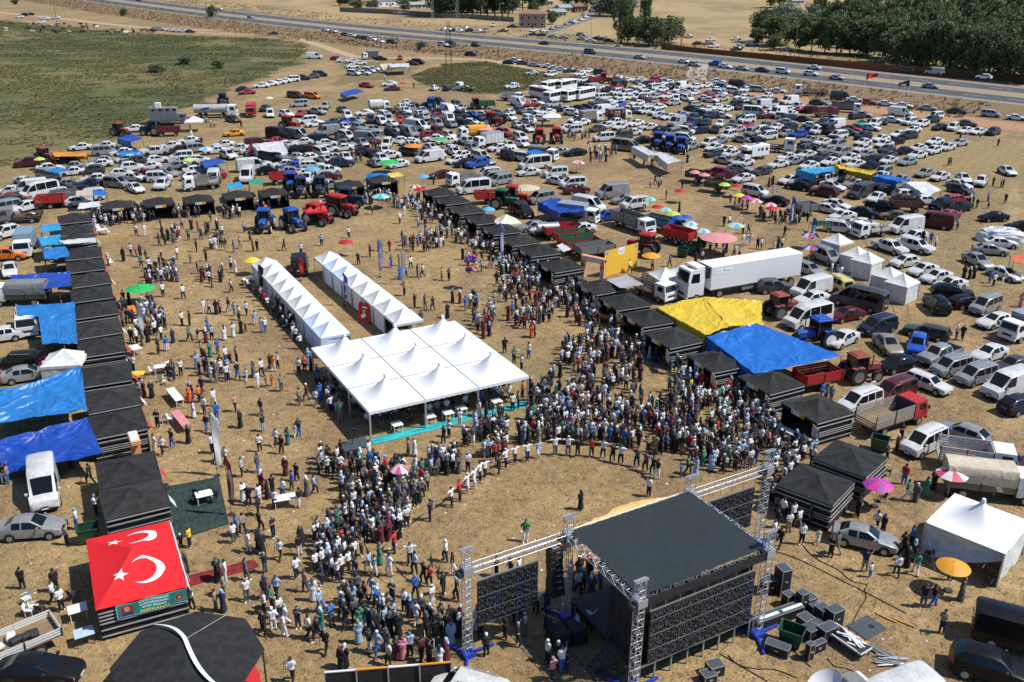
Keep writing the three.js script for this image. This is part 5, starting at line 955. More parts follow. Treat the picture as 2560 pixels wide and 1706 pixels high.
{
  const leafy = std([1, 1, 1], { roughness: 0.95 });
  const bb = MARSH.map((P) => [Math.min(...P.map((p) => p[0])), Math.max(...P.map((p) => p[0])), Math.min(...P.map((p) => p[1])), Math.max(...P.map((p) => p[1]))]);
  scatter('marsh_scrub', 'low green reeds and scrub covering the marsh', tuftGeo(16, 0.3, 0.5, 5), leafy, 30000, () => { const k = R() < 0.8 ? 0 : 1, b = bb[k], x = rr(b[0], b[1]), z = rr(b[2], b[3]); if (!inPoly(x, z, MARSH[k]) || fbm(x / 10, z / 8, 33, 3) < rr(0.34, 0.56)) return null; return [x, z]; }, ([x, z]) => { const t = R(), w = fbm(x / 30, z / 16, 35, 4) > 0.54 ? 0.5 : 0; return mixc(mixc([0.1, 0.11, 0.036], [0.155, 0.15, 0.05], t), [0.18, 0.155, 0.06], w); }, () => rr(0.5, 1.2));
  scatter('dry_grass', 'dry straw tufts across the trampled field', tuftGeo(7, 0.07, 0.12, 6), leafy, 30000, () => { const z = -38 - Math.pow(R(), 1.4) * 105, w = 30 + (-z - 38) * 0.56, x = rr(-w, w); return inPoly(x, z, SITE.runner) || inPoly(x, z, SITE.mat) ? null : [x, z]; }, () => mixc([0.42, 0.3, 0.15], [0.28, 0.2, 0.09], R()), () => rr(0.5, 1.4));
  scatter('litter', 'scraps of paper and cups littered over the field', new THREE.BoxGeometry(0.16, 0.03, 0.11), leafy, 700, () => { const z = -40 - R() * 90, w = 26 + (-z - 40) * 0.5; return [rr(-w, w), z, 0.015]; }, () => pick([[0.7, 0.7, 0.68], [0.65, 0.66, 0.7], [0.5, 0.45, 0.4], [0.4, 0.5, 0.6]]), () => rr(0.5, 1.3));
  const rut = std([0.33, 0.225, 0.135], { map: texGrass, roughness: 0.95 });
  for (const [x0, z0, a, L, bend] of [[36, -62, 78, 46, 0.2], [33, -75, 60, 40, -0.2], [40, -88, 70, 60, 0.15], [20, -112, 62, 70, 0.1], [30, -52, 100, 20, 0.4], [52, -120, 74, 80, -0.1], [8, -150, 40, 60, 0.2], [-20, -165, 20, 60, 0.1], [-50, -150, 25, 70, -0.1], [-14, -190, 80, 60, 0.3], [40, -170, 70, 80, 0.1], [-38, -48, 110, 30, 0.2]]) { const P = []; for (let i = 0; i <= 24; i++) { const t = i / 24, q = (a + bend * 60 * t) * RAD; P.push(V(x0 + Math.cos(q) * L * t, 0, z0 - Math.sin(q) * L * t)); } structure('path', merge([ribbon(P, -0.95, -0.6, 0.014, 0.4), ribbon(P, 0.6, 0.95, 0.014, 0.4)]), rut, 'faint wheel ruts worn into the dry grass'); }
  scatter('bank_grass', 'dry brown grass on the road embankment', tuftGeo(12, 0.5, 0.5, 7), leafy, 9000, () => { const i = 40 + Math.floor(R() * 170), p = HWC[i], q = HWC[i + 1], l = Math.hypot(q.x - p.x, q.z - p.z), o = R() < 0.75 ? rr(19, 40) : rr(-60, -20), t = R(); return [p.x + (q.x - p.x) * t - (q.z - p.z) / l * o, p.z + (q.z - p.z) * t + (q.x - p.x) / l * o, o > 19 && o < 28 ? HY * (28 - o) / 9 : 0]; }, () => mixc([0.4, 0.27, 0.14], [0.26, 0.18, 0.1], R()), () => rr(0.6, 1.8));
}
// ---------- vehicles ----------
// stations: [x, half width, bottom, belt, roof, roof half width]
const CARSHAPE = {
  sed: { name: 'sedan', w: 0.88, r: 0.32, wx: [1.38, -1.32], st: [[2.26, 0.66, 0.3, 0.56, 0.6, 0.6], [2.12, 0.8, 0.2, 0.7, 0.74, 0.6], [1.7, 0.87, 0.18, 0.8, 0.86, 0.6], [0.92, 0.89, 0.18, 0.92, 0.97, 0.6], [0.2, 0.89, 0.18, 0.95, 1.43, 0.57], [-0.42, 0.89, 0.18, 0.96, 1.46, 0.58], [-0.52, 0.89, 0.18, 0.96, 1.46, 0.58], [-1.12, 0.88, 0.18, 0.98, 1.4, 0.55], [-1.72, 0.87, 0.2, 0.99, 1.05, 0.6], [-2.14, 0.82, 0.24, 0.96, 1.02, 0.6], [-2.27, 0.7, 0.32, 0.62, 0.66, 0.6]], win: { '3:6': 'windshield', '3:4': 'side_window', '4:4': 'side_window', '6:4': 'side_window', '7:6': 'rear_window' } },
  hat: { name: 'hatchback', w: 0.87, r: 0.31, wx: [1.28, -1.2], st: [[2.02, 0.66, 0.3, 0.58, 0.62, 0.6], [1.9, 0.8, 0.2, 0.74, 0.78, 0.6], [1.5, 0.86, 0.18, 0.84, 0.9, 0.6], [0.95, 0.87, 0.18, 0.95, 1.0, 0.6], [0.28, 0.87, 0.18, 0.98, 1.47, 0.58], [-0.35, 0.87, 0.18, 1.0, 1.5, 0.58], [-0.45, 0.87, 0.18, 1.0, 1.5, 0.58], [-1.3, 0.86, 0.18, 1.03, 1.46, 0.55], [-1.92, 0.82, 0.22, 1.02, 1.07, 0.55], [-2.05, 0.72, 0.32, 0.66, 0.7, 0.55]], win: { '3:6': 'windshield', '3:4': 'side_window', '4:4': 'side_window', '6:4': 'side_window', '7:6': 'rear_window' } },
  wag: { name: 'estate car', w: 0.86, r: 0.31, wx: [1.35, -1.3], st: [[2.24, 0.7, 0.3, 0.6, 0.64, 0.6], [2.14, 0.82, 0.22, 0.78, 0.82, 0.6], [1.2, 0.85, 0.2, 0.88, 0.93, 0.6], [0.95, 0.85, 0.2, 0.9, 0.95, 0.6], [0.4, 0.85, 0.2, 0.92, 1.4, 0.58], [-0.3, 0.85, 0.2, 0.92, 1.42, 0.58], [-0.4, 0.85, 0.2, 0.92, 1.42, 0.58], [-1.1, 0.85, 0.2, 0.92, 1.42, 0.58], [-1.2, 0.85, 0.2, 0.92, 1.42, 0.58], [-1.9, 0.84, 0.2, 0.93, 1.4, 0.56], [-2.18, 0.8, 0.26, 0.92, 0.97, 0.58], [-2.26, 0.72, 0.32, 0.6, 0.64, 0.58]], win: { '3:6': 'windshield', '3:4': 'side_window', '4:4': 'side_window', '6:4': 'side_window', '8:4': 'side_window', '9:6': 'rear_window' } },
  suv: { name: 'sport utility car', w: 0.94, r: 0.36, wx: [1.38, -1.34], st: [[2.24, 0.74, 0.36, 0.7, 0.74, 0.64], [2.12, 0.88, 0.28, 0.86, 0.92, 0.64], [1.6, 0.93, 0.26, 0.98, 1.04, 0.64], [1.0, 0.94, 0.26, 1.08, 1.13, 0.64], [0.35, 0.94, 0.26, 1.12, 1.66, 0.62], [-0.35, 0.94, 0.26, 1.14, 1.7, 0.63], [-0.46, 0.94, 0.26, 1.14, 1.7, 0.63], [-1.5, 0.93, 0.26, 1.18, 1.66, 0.6], [-2.05, 0.9, 0.3, 1.16, 1.22, 0.6], [-2.24, 0.8, 0.38, 0.76, 0.8, 0.6]], win: { '3:6': 'windshield', '3:4': 'side_window', '4:4': 'side_window', '6:4': 'side_window', '7:6': 'rear_window' } },
  mpv: { name: 'small window van', w: 0.9, r: 0.32, wx: [1.42, -1.35], box: 1, st: [[2.2, 0.7, 0.32, 0.64, 0.68, 0.66], [2.08, 0.84, 0.22, 0.86, 0.9, 0.66], [1.75, 0.89, 0.2, 0.98, 1.03, 0.66], [1.4, 0.9, 0.2, 1.05, 1.1, 0.68], [0.68, 0.9, 0.2, 1.1, 1.76, 0.7], [0.0, 0.9, 0.2, 1.1, 1.82, 0.71], [-0.09, 0.9, 0.2, 1.1, 1.82, 0.71], [-0.95, 0.9, 0.2, 1.1, 1.82, 0.71], [-1.04, 0.9, 0.2, 1.1, 1.82, 0.71], [-1.95, 0.9, 0.2, 1.1, 1.79, 0.7], [-2.15, 0.88, 0.22, 1.08, 1.72, 0.66], [-2.2, 0.84, 0.3, 1.0, 1.62, 0.62]], win: { '3:6': 'windshield', '3:4': 'side_window', '4:4': 'side_window', '6:4': 'side_window', '8:4': 'side_window' } },
  van: { name: 'panel van', w: 1.02, r: 0.35, wx: [1.75, -1.6], box: 1, st: [[2.74, 0.8, 0.36, 0.72, 0.76, 0.76], [2.62, 0.95, 0.26, 1.0, 1.05, 0.76], [2.2, 1.0, 0.24, 1.16, 1.21, 0.78], [1.95, 1.02, 0.24, 1.22, 1.27, 0.8], [1.12, 1.02, 0.24, 1.3, 2.2, 0.82], [0.45, 1.02, 0.24, 1.3, 2.3, 0.86], [0.35, 1.02, 0.24, 1.3, 2.3, 0.86], [-1.2, 1.02, 0.24, 1.3, 2.3, 0.86], [-2.5, 1.02, 0.24, 1.3, 2.28, 0.86], [-2.7, 1.0, 0.26, 1.28, 2.2, 0.82], [-2.75, 0.96, 0.34, 1.2, 2.1, 0.78]], win: { '3:6': 'windshield', '3:4': 'side_window', '4:4': 'side_window' } },
  bus: { name: 'minibus', w: 1.02, r: 0.35, wx: [1.95, -1.7], box: 1, st: [[2.94, 0.8, 0.36, 0.72, 0.76, 0.76], [2.82, 0.95, 0.26, 1.0, 1.05, 0.76], [2.45, 1.0, 0.24, 1.16, 1.21, 0.78], [2.2, 1.02, 0.24, 1.22, 1.27, 0.8], [1.4, 1.02, 0.24, 1.3, 2.16, 0.82], [0.75, 1.02, 0.24, 1.3, 2.42, 0.84], [0.65, 1.02, 0.24, 1.3, 2.46, 0.84], [-0.75, 1.02, 0.24, 1.3, 2.46, 0.84], [-0.83, 1.02, 0.24, 1.3, 2.46, 0.84], [-2.6, 1.02, 0.24, 1.3, 2.44, 0.84], [-2.88, 1.0, 0.26, 1.28, 2.34, 0.8], [-2.95, 0.96, 0.34, 1.2, 2.24, 0.76]], win: { '3:6': 'windshield', '3:4': 'side_window', '4:4': 'side_window', '6:4': 'side_window', '8:4': 'side_window' } },
  pic: { name: 'pickup', w: 0.93, r: 0.37, wx: [1.6, -1.55], bed: 1, st: [[2.6, 0.74, 0.4, 0.72, 0.76, 0.64], [2.48, 0.88, 0.32, 0.92, 0.98, 0.64], [1.9, 0.92, 0.3, 1.02, 1.08, 0.64], [1.3, 0.93, 0.3, 1.08, 1.13, 0.64], [0.72, 0.93, 0.3, 1.1, 1.68, 0.62], [0.12, 0.93, 0.3, 1.1, 1.74, 0.62], [0.03, 0.93, 0.3, 1.1, 1.74, 0.62], [-0.72, 0.93, 0.3, 1.1, 1.7, 0.6], [-0.92, 0.93, 0.3, 1.1, 1.14, 0.62]], win: { '3:6': 'windshield', '3:4': 'side_window', '4:4': 'side_window', '6:4': 'side_window', '7:6': 'rear_window' } },
};
function loftCar(S) {
  const ring = ([x, w, yb, ye, yr, wr]) => yr - ye < 0.13 ? [[x, yb, 0], [x, yb, w * 0.9], [x, yb + 0.13, w], [x, (yb + ye) / 2 + 0.06, w * 1.005], [x, ye, w * 0.955], [x, ye + (yr - ye) * 0.6, w * 0.86], [x, yr, w * 0.64], [x, yr + 0.025, 0]] : [[x, yb, 0], [x, yb, w * 0.9], [x, yb + 0.13, w], [x, (yb + ye) / 2 + 0.06, w * 1.005], [x, ye, w * 0.97], [x, yr - 0.09, wr + 0.05], [x, yr - 0.012, wr * 0.88], [x, yr + 0.022, 0]];
  const rings = S.st.map(ring), out = {}; const add = (k, ...q) => { (out[k] ??= []).push(...q); };
  const quad = (k, a, b, c, d, m) => { const f = m ? (p) => [p[0], p[1], -p[2]] : (p) => p; const T = m ? [a, b, c, c, b, d] : [a, c, b, b, c, d]; add(k, ...T.map(f)); };
  for (let i = 0; i < rings.length - 1; i++) for (let s = 0; s < 7; s++) for (const m of [0, 1]) {
    const k = S.win[`${i}:${s}`]; let key = s < 2 ? 'trim' : k ? (s === 6 ? k : `${k}|${m}|${i === 3 ? 4 : i}`) : 'paint';
    const A = rings[i], Bq = rings[i + 1]; quad(key, A[s], A[s + 1], Bq[s], Bq[s + 1], m);
  }
  for (const [e, fl] of [[0, 0], [rings.length - 1, 1]]) { const q = rings[e], c = [q[0][0], (q[0][1] + q[7][1]) / 2, 0]; for (let s = 0; s < 7; s++) for (const m of [0, 1]) { const f = m ? (p) => [p[0], p[1], -p[2]] : (p) => p; add(s < 2 ? 'trim' : 'paint', ...(((m + fl) & 1) ? [c, q[s + 1], q[s]] : [c, q[s], q[s + 1]]).map(f)); } }
  const geos = {}; for (const k in out) { let g = new THREE.BufferGeometry(); g.setAttribute('position', new THREE.Float32BufferAttribute(out[k].flat(), 3)); g = mergeVertices(g, 1e-3); g = toCreasedNormals(g, 0.62); const p = g.attributes.position, uv = new Float32Array(p.count * 2); for (let i = 0; i < p.count; i++) { uv[i * 2] = (p.getX(i) + p.getY(i)) * 0.21; uv[i * 2 + 1] = (p.getZ(i) + p.getY(i)) * 0.21; } g.setAttribute('uv', new THREE.BufferAttribute(uv, 2)); geos[k] = g; }
  return geos;
}
const tyreGeo = {}, rimGeo = {};
const wheelG = (r, w = 0.2) => tyreGeo[r + '_' + w] ??= merge([cyl(r, w, 0, 0, 0, 16, 'z'), cyl(r * 0.93, w + 0.03, 0, 0, 0, 16, 'z')]);
const rimG = (r, w = 0.2) => rimGeo[r + '_' + w] ??= merge([cyl(r * 0.62, w + 0.05, 0, 0, 0, 12, 'z'), cyl(r * 0.15, w + 0.08, 0, 0, 0, 6, 'z')]);
function wheel(t, x, z, r, w = 0.2, rimMat = M.rim) { const o = part(t, 'wheel', wheelG(r, w), M.tyre, x, r, z); part(o, 'rim', rimG(r, w), rimMat); return o; }
const KIT = {}, plateG = box(0.02, 0.11, 0.46);
for (const k in CARSHAPE) {
  const S = CARSHAPE[k], g = loftCar(S), nose = S.st[1], tail = S.bed ? [-2.6, 0.86, 0.4, 1.0, 1.0] : S.st[S.st.length - 2];
  const arch = []; for (const x of S.wx) for (const s of [-1, 1]) arch.push(cyl(S.r + 0.06, 0.03, x, S.r + 0.02, s * (S.w + 0.005), 16, 'z'));
  const trim = [g.trim, ...arch, box(0.05, 0.14, S.w * 1.1, S.st[0][0] + 0.0, S.st[0][2] + 0.1, 0), box(0.03, 0.11, 0.5, S.st[0][0] + 0.02, S.st[0][3] - 0.1, 0)];
  const paintG = [g.paint];
  if (S.bed) { trim.push(box(1.6, 0.05, 1.6, -1.75, 0.66, 0)); paintG.push(box(1.7, 0.62, 0.09, -1.74, 0.79, 0.87), box(1.7, 0.62, 0.09, -1.74, 0.79, -0.87), box(0.08, 0.6, 1.66, -2.57, 0.79, 0), box(0.06, 0.6, 1.66, -0.94, 0.79, 0)); trim.push(box(0.12, 0.16, 1.7, -2.66, 0.5, 0)); }
  const wins = []; for (const q in g) if (q !== 'paint' && q !== 'trim') wins.push([q.split('|')[0], g[q]]);
  const ls = S.st[S.st.length - 1];
  if (S.box) wins.push(['rear_window', box(0.03, (ls[4] - ls[3]) * 0.86, ls[5] * 1.7, ls[0] - 0.012, (ls[3] + ls[4]) / 2, 0)]);
  const hl = box(0.16, 0.14, 0.3, nose[0] - 0.02, nose[3] - 0.11, 0, 0), tl = box(0.1, 0.2, 0.26, tail[0] - (S.bed ? 0 : 0.05), tail[3] - 0.18, 0);
  const mir = box(0.14, 0.13, 0.2, S.st[3][0] - 0.25, S.st[3][3] + 0.1, 0);
  const far = merge([...wins.map((q) => q[1]), ...trim, ...S.wx.flatMap((x) => [-1, 1].map((s) => wheelG(S.r).clone().translate(x, S.r, s * (S.w - 0.07))))]);
  KIT[k] = { S, paint: merge(paintG), trim: merge(trim), wins, glass: merge(wins.map((q) => q[1])), hl, tl, mir, nose, tail, far };
}
function car(type, col, x, y, z, hd, lod) {
  const K = KIT[type], S = K.S, t = thing(S.name.replace(/ /g, '_'), `${PAINT_NAME[col]} ${S.name} with dark windows`, type === 'van' ? 'van' : type === 'bus' ? 'minibus' : type === 'pic' ? 'pickup' : 'car', x, y, z, hd * RAD, 'vehicles parked around the festival');
  t.scale.set(rr(0.95, 1.06), rr(0.96, 1.06), rr(0.97, 1.03)); part(t, 'body', K.paint, paint[col]); part(t, 'underbody', K.trim, M.trim);
  if (lod === 0) {
    for (const [n, g] of K.wins) part(t, n, g, M.glass);
    for (const s of [-1, 1]) { part(t, 'headlight', K.hl, M.headlight, 0, 0, s * (K.nose[1] - 0.19)); part(t, 'tail_light', K.tl, M.taillight, 0, 0, s * (K.tail[1] - 0.13)); part(t, 'mirror', K.mir, col === 'w' || col === 's' ? paint[col] : M.trim, 0, 0, s * (S.w + 0.06)); }
    part(t, 'number_plate', plateG, M.white, S.st[0][0] + 0.035, S.st[0][2] + 0.14, 0); part(t, 'number_plate', plateG, M.white, K.tail[0] - (S.bed ? 0.02 : 0.12), K.tail[3] - 0.32, 0);
    for (const wx of S.wx) for (const s of [-1, 1]) wheel(t, wx, s * (S.w - 0.07), S.r);
    if (type === 'mpv') for (const s of [-1, 1]) part(t, 'roof_rail', box(1.9, 0.04, 0.04, -0.6, S.st[5][4] + 0.04, 0), M.alu, 0, 0, s * S.st[5][5] * 0.86);
  } else {
    part(t, 'window_glass', K.glass, M.glass);
    for (const wx of S.wx) for (const s of [-1, 1]) part(t, 'wheel', wheelG(S.r), M.tyre, wx, S.r, s * (S.w - 0.07));
  }
  return t;
}
{
  const NEAR = 380, far = {}, busy = [...CARS.map((q) => [q[2], q[3], 2.75]), ...TRUCKS.map((q) => [q[1], q[2], q[4] * 0.5 + 1]), ...TRACTORS.map((q) => [q[0], q[1], 2.8]), ...TRAILERS.map((q) => [q[0], q[1], 3.2]), ...BLACK_TENTS.map((q) => [q[0], q[1], 4.4]), ...UMBRELLAS.map((q) => [q[0], q[1], 2]), ...COACHES.map((q) => [q[0], q[1], 5])];
  // the gaps of the car park
  for (const [n, hd, P] of PARKING) { const xs = P.map((p) => p[0]), zs = P.map((p) => p[1]); let k = 0; for (let t = 0; t < n * 60 && k < n; t++) { const x = rr(Math.min(...xs), Math.max(...xs)), z = rr(Math.min(...zs), Math.max(...zs)); if (!inPoly(x, z, P) || busy.some((q) => (q[0] - x) ** 2 + (q[1] - z) ** 2 < q[2] * q[2])) continue; busy.push([x, z, 2.75]); CARS.push([pick(['sed', 'sed', 'sed', 'hat', 'suv', 'mpv', 'mpv', 'wag', 'van', 'pic']), pick('wwwwwwwwwwssssggkkknrm'.split('')), Math.round(x * 10) / 10, Math.round(z * 10) / 10, hd + Math.floor(rr(-12, 12)) + (R() < 0.2 ? 180 : 0), 0]); k++; } }
  CARS.sort((a, b) => a[2] ** 2 + a[3] ** 2 - b[2] ** 2 - b[3] ** 2);
  CARS.forEach(([type, col, x, z, hd, y], i) => {
    if (i < NEAR) car(type, col, x, y, z, hd, i < 170 ? 0 : 1); else (far[type] ??= []).push([col, x, y, z, hd]);
  });
  const g = new THREE.Group(); g.name = 'distant_parked_cars'; g.userData = { kind: 'stuff', label: 'hundreds of small parked cars filling the far end of the field', category: 'cars' }; scene.add(g);
  const m = new THREE.Matrix4(), q = new THREE.Quaternion(), c = new THREE.Color(), paintFar = new THREE.MeshPhysicalMaterial({ color: 0xffffff, roughness: 0.42, clearcoat: 0.8, clearcoatRoughness: 0.12, side: THREE.DoubleSide });
  const darkFar = new THREE.MeshPhysicalMaterial({ color: lin(0.01, 0.011, 0.013), roughness: 0.2, side: THREE.DoubleSide });
  for (const k in far) {
    const a = new THREE.InstancedMesh(KIT[k].paint, paintFar, far[k].length), b = new THREE.InstancedMesh(KIT[k].far, darkFar, far[k].length); a.name = 'car_bodies'; b.name = 'car_windows_and_wheels'; a.userData.kind = b.userData.kind = 'stuff';
    far[k].forEach(([col, x, y, z, hd], i) => { m.compose(V(x, y, z), q.setFromAxisAngle(UP, hd * RAD), V(1, 1, 1)); a.setMatrixAt(i, m); b.setMatrixAt(i, m); a.setColorAt(i, c.setRGB(...PAINT[col])); });
    g.add(a, b);
  }
}
// trucks: cab at +x
function cab(t, x, w, h, l, mat, y0 = 0.55) {
  const c = part(t, 'cab', merge([rbox(l, h * 0.5, w, 0.08, x, y0 + h * 0.25, 0), surf(1, 1, (u, v) => [x + l / 2 - 0.02 - v * l * 0.14, y0 + h * 0.5 + v * h * 0.5, (u - 0.5) * w * (1 - v * 0.1)]), surf(1, 1, (u, v) => [x - l / 2 + u * l * (1 - v * 0.14), y0 + h * 0.48 + v * h * 0.52, w / 2 - v * w * 0.05]), surf(1, 1, (u, v) => [x - l / 2 + u * l * (1 - v * 0.14), y0 + h * 0.48 + v * h * 0.52, -w / 2 + v * w * 0.05]), rbox(l * 0.9, 0.12, w * 0.92, 0.05, x - l * 0.06, y0 + h, 0), box(0.06, h * 0.5, w * 0.95, x - l / 2 + 0.03, y0 + h * 0.75, 0)]), mat);
  part(t, 'windshield', surf(1, 1, (u, v) => [x + l / 2 + 0.012 - (0.08 + v * 0.8) * l * 0.14, y0 + h * 0.52 + (0.04 + v * 0.84) * h * 0.47, (u - 0.5) * w * 0.86 * (1 - v * 0.08)]), M.glass);
  for (const s of [-1, 1]) { part(t, 'side_window', surf(1, 1, (u, v) => [x - l * 0.2 + u * l * 0.52 * (1 - v * 0.18), y0 + h * 0.54 + v * h * 0.34, s * (w / 2 + 0.015 - (0.06 + v * 0.7) * w * 0.05)]), M.glass); part(t, 'headlight', box(0.06, 0.14, 0.3, x + l / 2 + 0.01, y0 + 0.16, s * w * 0.36), M.headlight); part(t, 'mirror', box(0.06, 0.34, 0.16, x + l * 0.36, y0 + h * 0.66, s * (w / 2 + 0.2)), M.dark); }
  part(t, 'grille', box(0.03, 0.24, w * 0.5, x + l / 2 + 0.015, y0 + 0.3, 0), M.dark); part(t, 'bumper', rbox(0.22, 0.26, w * 0.98, 0.04, x + l / 2 - 0.04, y0 - 0.05, 0), mat === M.white ? M.white : M.dark);
  return c;
}
// side boards made of separate planks
function boards(t, x0, x1, z, y0, y1, n, mat, gap = 0.05, ry = 0) { const h = (y1 - y0) / n, g = box(ry ? 0.04 : x1 - x0, h - gap, ry ? x1 - x0 : 0.04, 0, 0, 0); for (let i = 0; i < n; i++) part(t, 'board', g, mat, ry ? z : (x0 + x1) / 2, y0 + h * (i + 0.5), ry ? (x0 + x1) / 2 : z); }
function axles(t, xs, r, w, tw = 0.3, mat = M.rim) { for (const x of xs) for (const s of [-1, 1]) wheel(t, x, s * (w / 2 - tw / 2), r, tw, mat); }
const screenMat = print(512, 320, (x, w, h) => { x.fillStyle = '#141414'; x.fillRect(0, 0, w, h); x.fillStyle = '#d8582a'; for (const s of [0, 1]) { x.save(); if (s) { x.translate(w, 0); x.scale(-1, 1); } x.beginPath(); x.moveTo(10, 40); x.lineTo(110, 10); x.lineTo(60, 90); x.lineTo(130, 130); x.lineTo(20, 160); x.closePath(); x.fill(); x.restore(); } x.fillStyle = '#cfd6dc'; x.beginPath(); x.arc(200, 90, 34, 0, 7); x.arc(312, 90, 34, 0, 7); x.fill(); x.fillStyle = '#c0382a'; x.beginPath(); x.arc(256, 90, 34, 0, 7); x.fill(); x.fillStyle = '#c8c8c8'; for (let i = 0; i < 3; i++) x.fillRect(140 + i * 12, 160 + i * 38, 232 - i * 24, 12); });
const ecoMat = print(512, 128, (x, w, h) => { x.fillStyle = '#e9edf0'; x.fillRect(0, 0, w, h); x.fillStyle = '#b9cdd8'; x.font = 'bold 84px sans-serif'; x.fillText('ECO', 20, 96); x.fillStyle = '#4aa3b8'; x.beginPath(); x.ellipse(262, 50, 16, 36, 0.5, 0, 7); x.fill(); x.fillStyle = '#7a8790'; for (let i = 0; i < 6; i++) x.fillRect(304 + i * 26, 66 - (i % 3 ? 0 : 10), 17, i % 3 ? 24 : 34); });
const KIND_LABEL = {  semi: 'white articulated lorry with long refrigerated trailer', slat: 'truck with slatted open bed', canvas: 'truck with canvas covered bed', box: 'box truck with square body', boxfront: 'box truck with pale blue body', dropside: 'dropside truck with low bed', tow: 'flatbed recovery truck', camper: 'white camper van with three side windows', tipper: 'tipper truck', tanker: 'silver water tanker truck with blue flash', fire: 'red fire truck with roof ladder', show: 'grey mobile stage truck with roof unit', tank2: 'small steel tank trailer', satvan: 'white broadcast van with a satellite dish', cover: 'van wrapped in a silver dust sheet' };
function truck(kind, x, z, hd, L, cc, bc) {
  const nm = { semi: 'articulated_lorry', tanker: 'tanker_truck', camper: 'camper_van', fire: 'fire_truck', show: 'mobile_stage_truck', tow: 'recovery_truck', satvan: 'broadcast_van', cover: 'covered_van', tank2: 'tank_trailer', box: 'box_truck', boxfront: 'box_truck' }[kind] ?? 'truck';
  const base = KIND_LABEL[kind], plain = ['slat', 'canvas', 'box', 'dropside', 'tipper', 'tow'].includes(kind);
  const t = thing(nm, plain ? `${cc === bc ? cc : cc + ' and ' + bc} ${base}` : base, 'truck', x, 0, z, hd * RAD, 'trucks at the festival'), cm1 = solid(cc), bm = solid(bc);
  const w = kind === 'semi' || kind === 'tipper' && L > 8 || kind === 'tanker' ? 2.5 : 2.1, cl = L > 8 ? 2.1 : 1.7, ch = L > 8 ? 2.1 : 1.6, x1 = L / 2 - cl - 0.1, x0 = -L / 2;
  if (kind === 'semi') {
    cab(t, L / 2 - 1.15, 2.5, 3.1, 2.3, M.white, 0.7); part(t, 'roof_hatch', box(0.7, 0.04, 0.7, L / 2 - 1.2, 3.88, 0), M.dark); part(t, 'wind_deflector', rbox(1.3, 0.4, 2.2, 0.15, L / 2 - 1.7, 4.0, 0), M.white);
    part(t, 'trailer_box', rbox(13.4, 2.75, 2.55, 0.04, -1.6, 2.6, 0), M.white); part(t, 'chassis', box(13, 0.25, 1.2, -1.6, 1.05, 0), M.dark); part(t, 'refrigerator_unit', rbox(0.4, 1.3, 2.0, 0.05, 5.25, 3.2, 0), M.dark);
    for (const s of [-1, 1]) { part(t, 'side_skirt', box(3.2, 0.5, 0.05, -1.2, 0.75, s * 1.15), solid('grey')); part(t, 'edge_rail', box(13.4, 0.08, 0.03, -1.6, 1.22, s * 1.29), M.alu); }
    part(t, 'lettering', new THREE.PlaneGeometry(2.6, 0.65).rotateY(Math.PI).translate(3.4, 3.35, -1.292), ecoMat); axles(t, [L / 2 - 1.3, L / 2 - 4.6, -4.6, -5.8, -7.0], 0.5, 2.5); return;
  }
  if (kind === 'camper') {
    part(t, 'body', merge([rbox(4.6, 2.1, 2.2, 0.12, -0.8, 1.75, 0), rbox(1.7, 0.75, 2.1, 0.18, 2.0, 2.35, 0), rbox(1.9, 0.7, 2.0, 0.1, 2.2, 0.95, 0)]), M.white); part(t, 'windshield', surf(1, 1, (u, v) => [2.55 - v * 0.55, 1.28 + v * 0.75, (u - 0.5) * 1.8]), M.glass);
    for (const s of [-1, 1]) { for (const [wx, ww] of [[-0.2, 0.4], [-1.1, 0.6], [-2.3, 0.6]]) part(t, 'side_window', rbox(ww, 0.5, 0.04, 0.02, wx, 2.0, s * 1.11), M.glass); part(t, 'cab_window', surf(1, 1, (u, v) => [1.4 + u * (1.0 - v * 0.5), 1.3 + v * 0.6, s * 1.02]), M.glass); }
    part(t, 'roof_vent', rbox(0.7, 0.15, 0.6, 0.04, -1.2, 2.86, 0.3), solid('grey')); part(t, 'roof_rack', box(1.4, 0.08, 1.2, 0.6, 2.86, 0), M.alu); part(t, 'bumper', rbox(0.3, 0.3, 2, 0.05, 3.1, 0.55, 0), M.dark); axles(t, [2.1, -1.7], 0.36, 2.1, 0.24); return;
  }
  if (kind === 'satvan') {
    part(t, 'body', merge([rbox(5.2, 1.5, 2, 0.15, -0.1, 1.5, 0), rbox(5.4, 0.7, 2, 0.12, 0, 0.75, 0)]), M.white); part(t, 'windshield', surf(1, 1, (u, v) => [2.55 - v * 0.2, 1.3 + v * 0.75, (u - 0.5) * 1.7]), M.glass);
    const d = part(t, 'dish', surf(20, 6, (u, v) => { const a = u * 6.283; return [Math.cos(a) * v * 0.95, v * v * 0.28, Math.sin(a) * v * 0.95]; }), M.white, 0.2, 2.75, 0.3); d.rotation.set(0.35, 0, -0.45); part(t, 'dish_mount', merge([cyl(0.12, 0.6, 0.2, 2.5, 0.3), box(0.7, 0.25, 0.5, -0.4, 2.4, 0)]), solid('grey')); part(t, 'roof_rack', merge([box(3, 0.05, 0.05, -0.6, 2.36, 0.9), box(3, 0.05, 0.05, -0.6, 2.36, -0.9), box(0.05, 0.05, 1.8, -2, 2.36, 0)]), M.steel); part(t, 'equipment_box', box(0.9, 0.4, 1.2, -1.6, 2.46, 0), solid('grey')); axles(t, [1.8, -1.7], 0.36, 2, 0.24); return;
  }
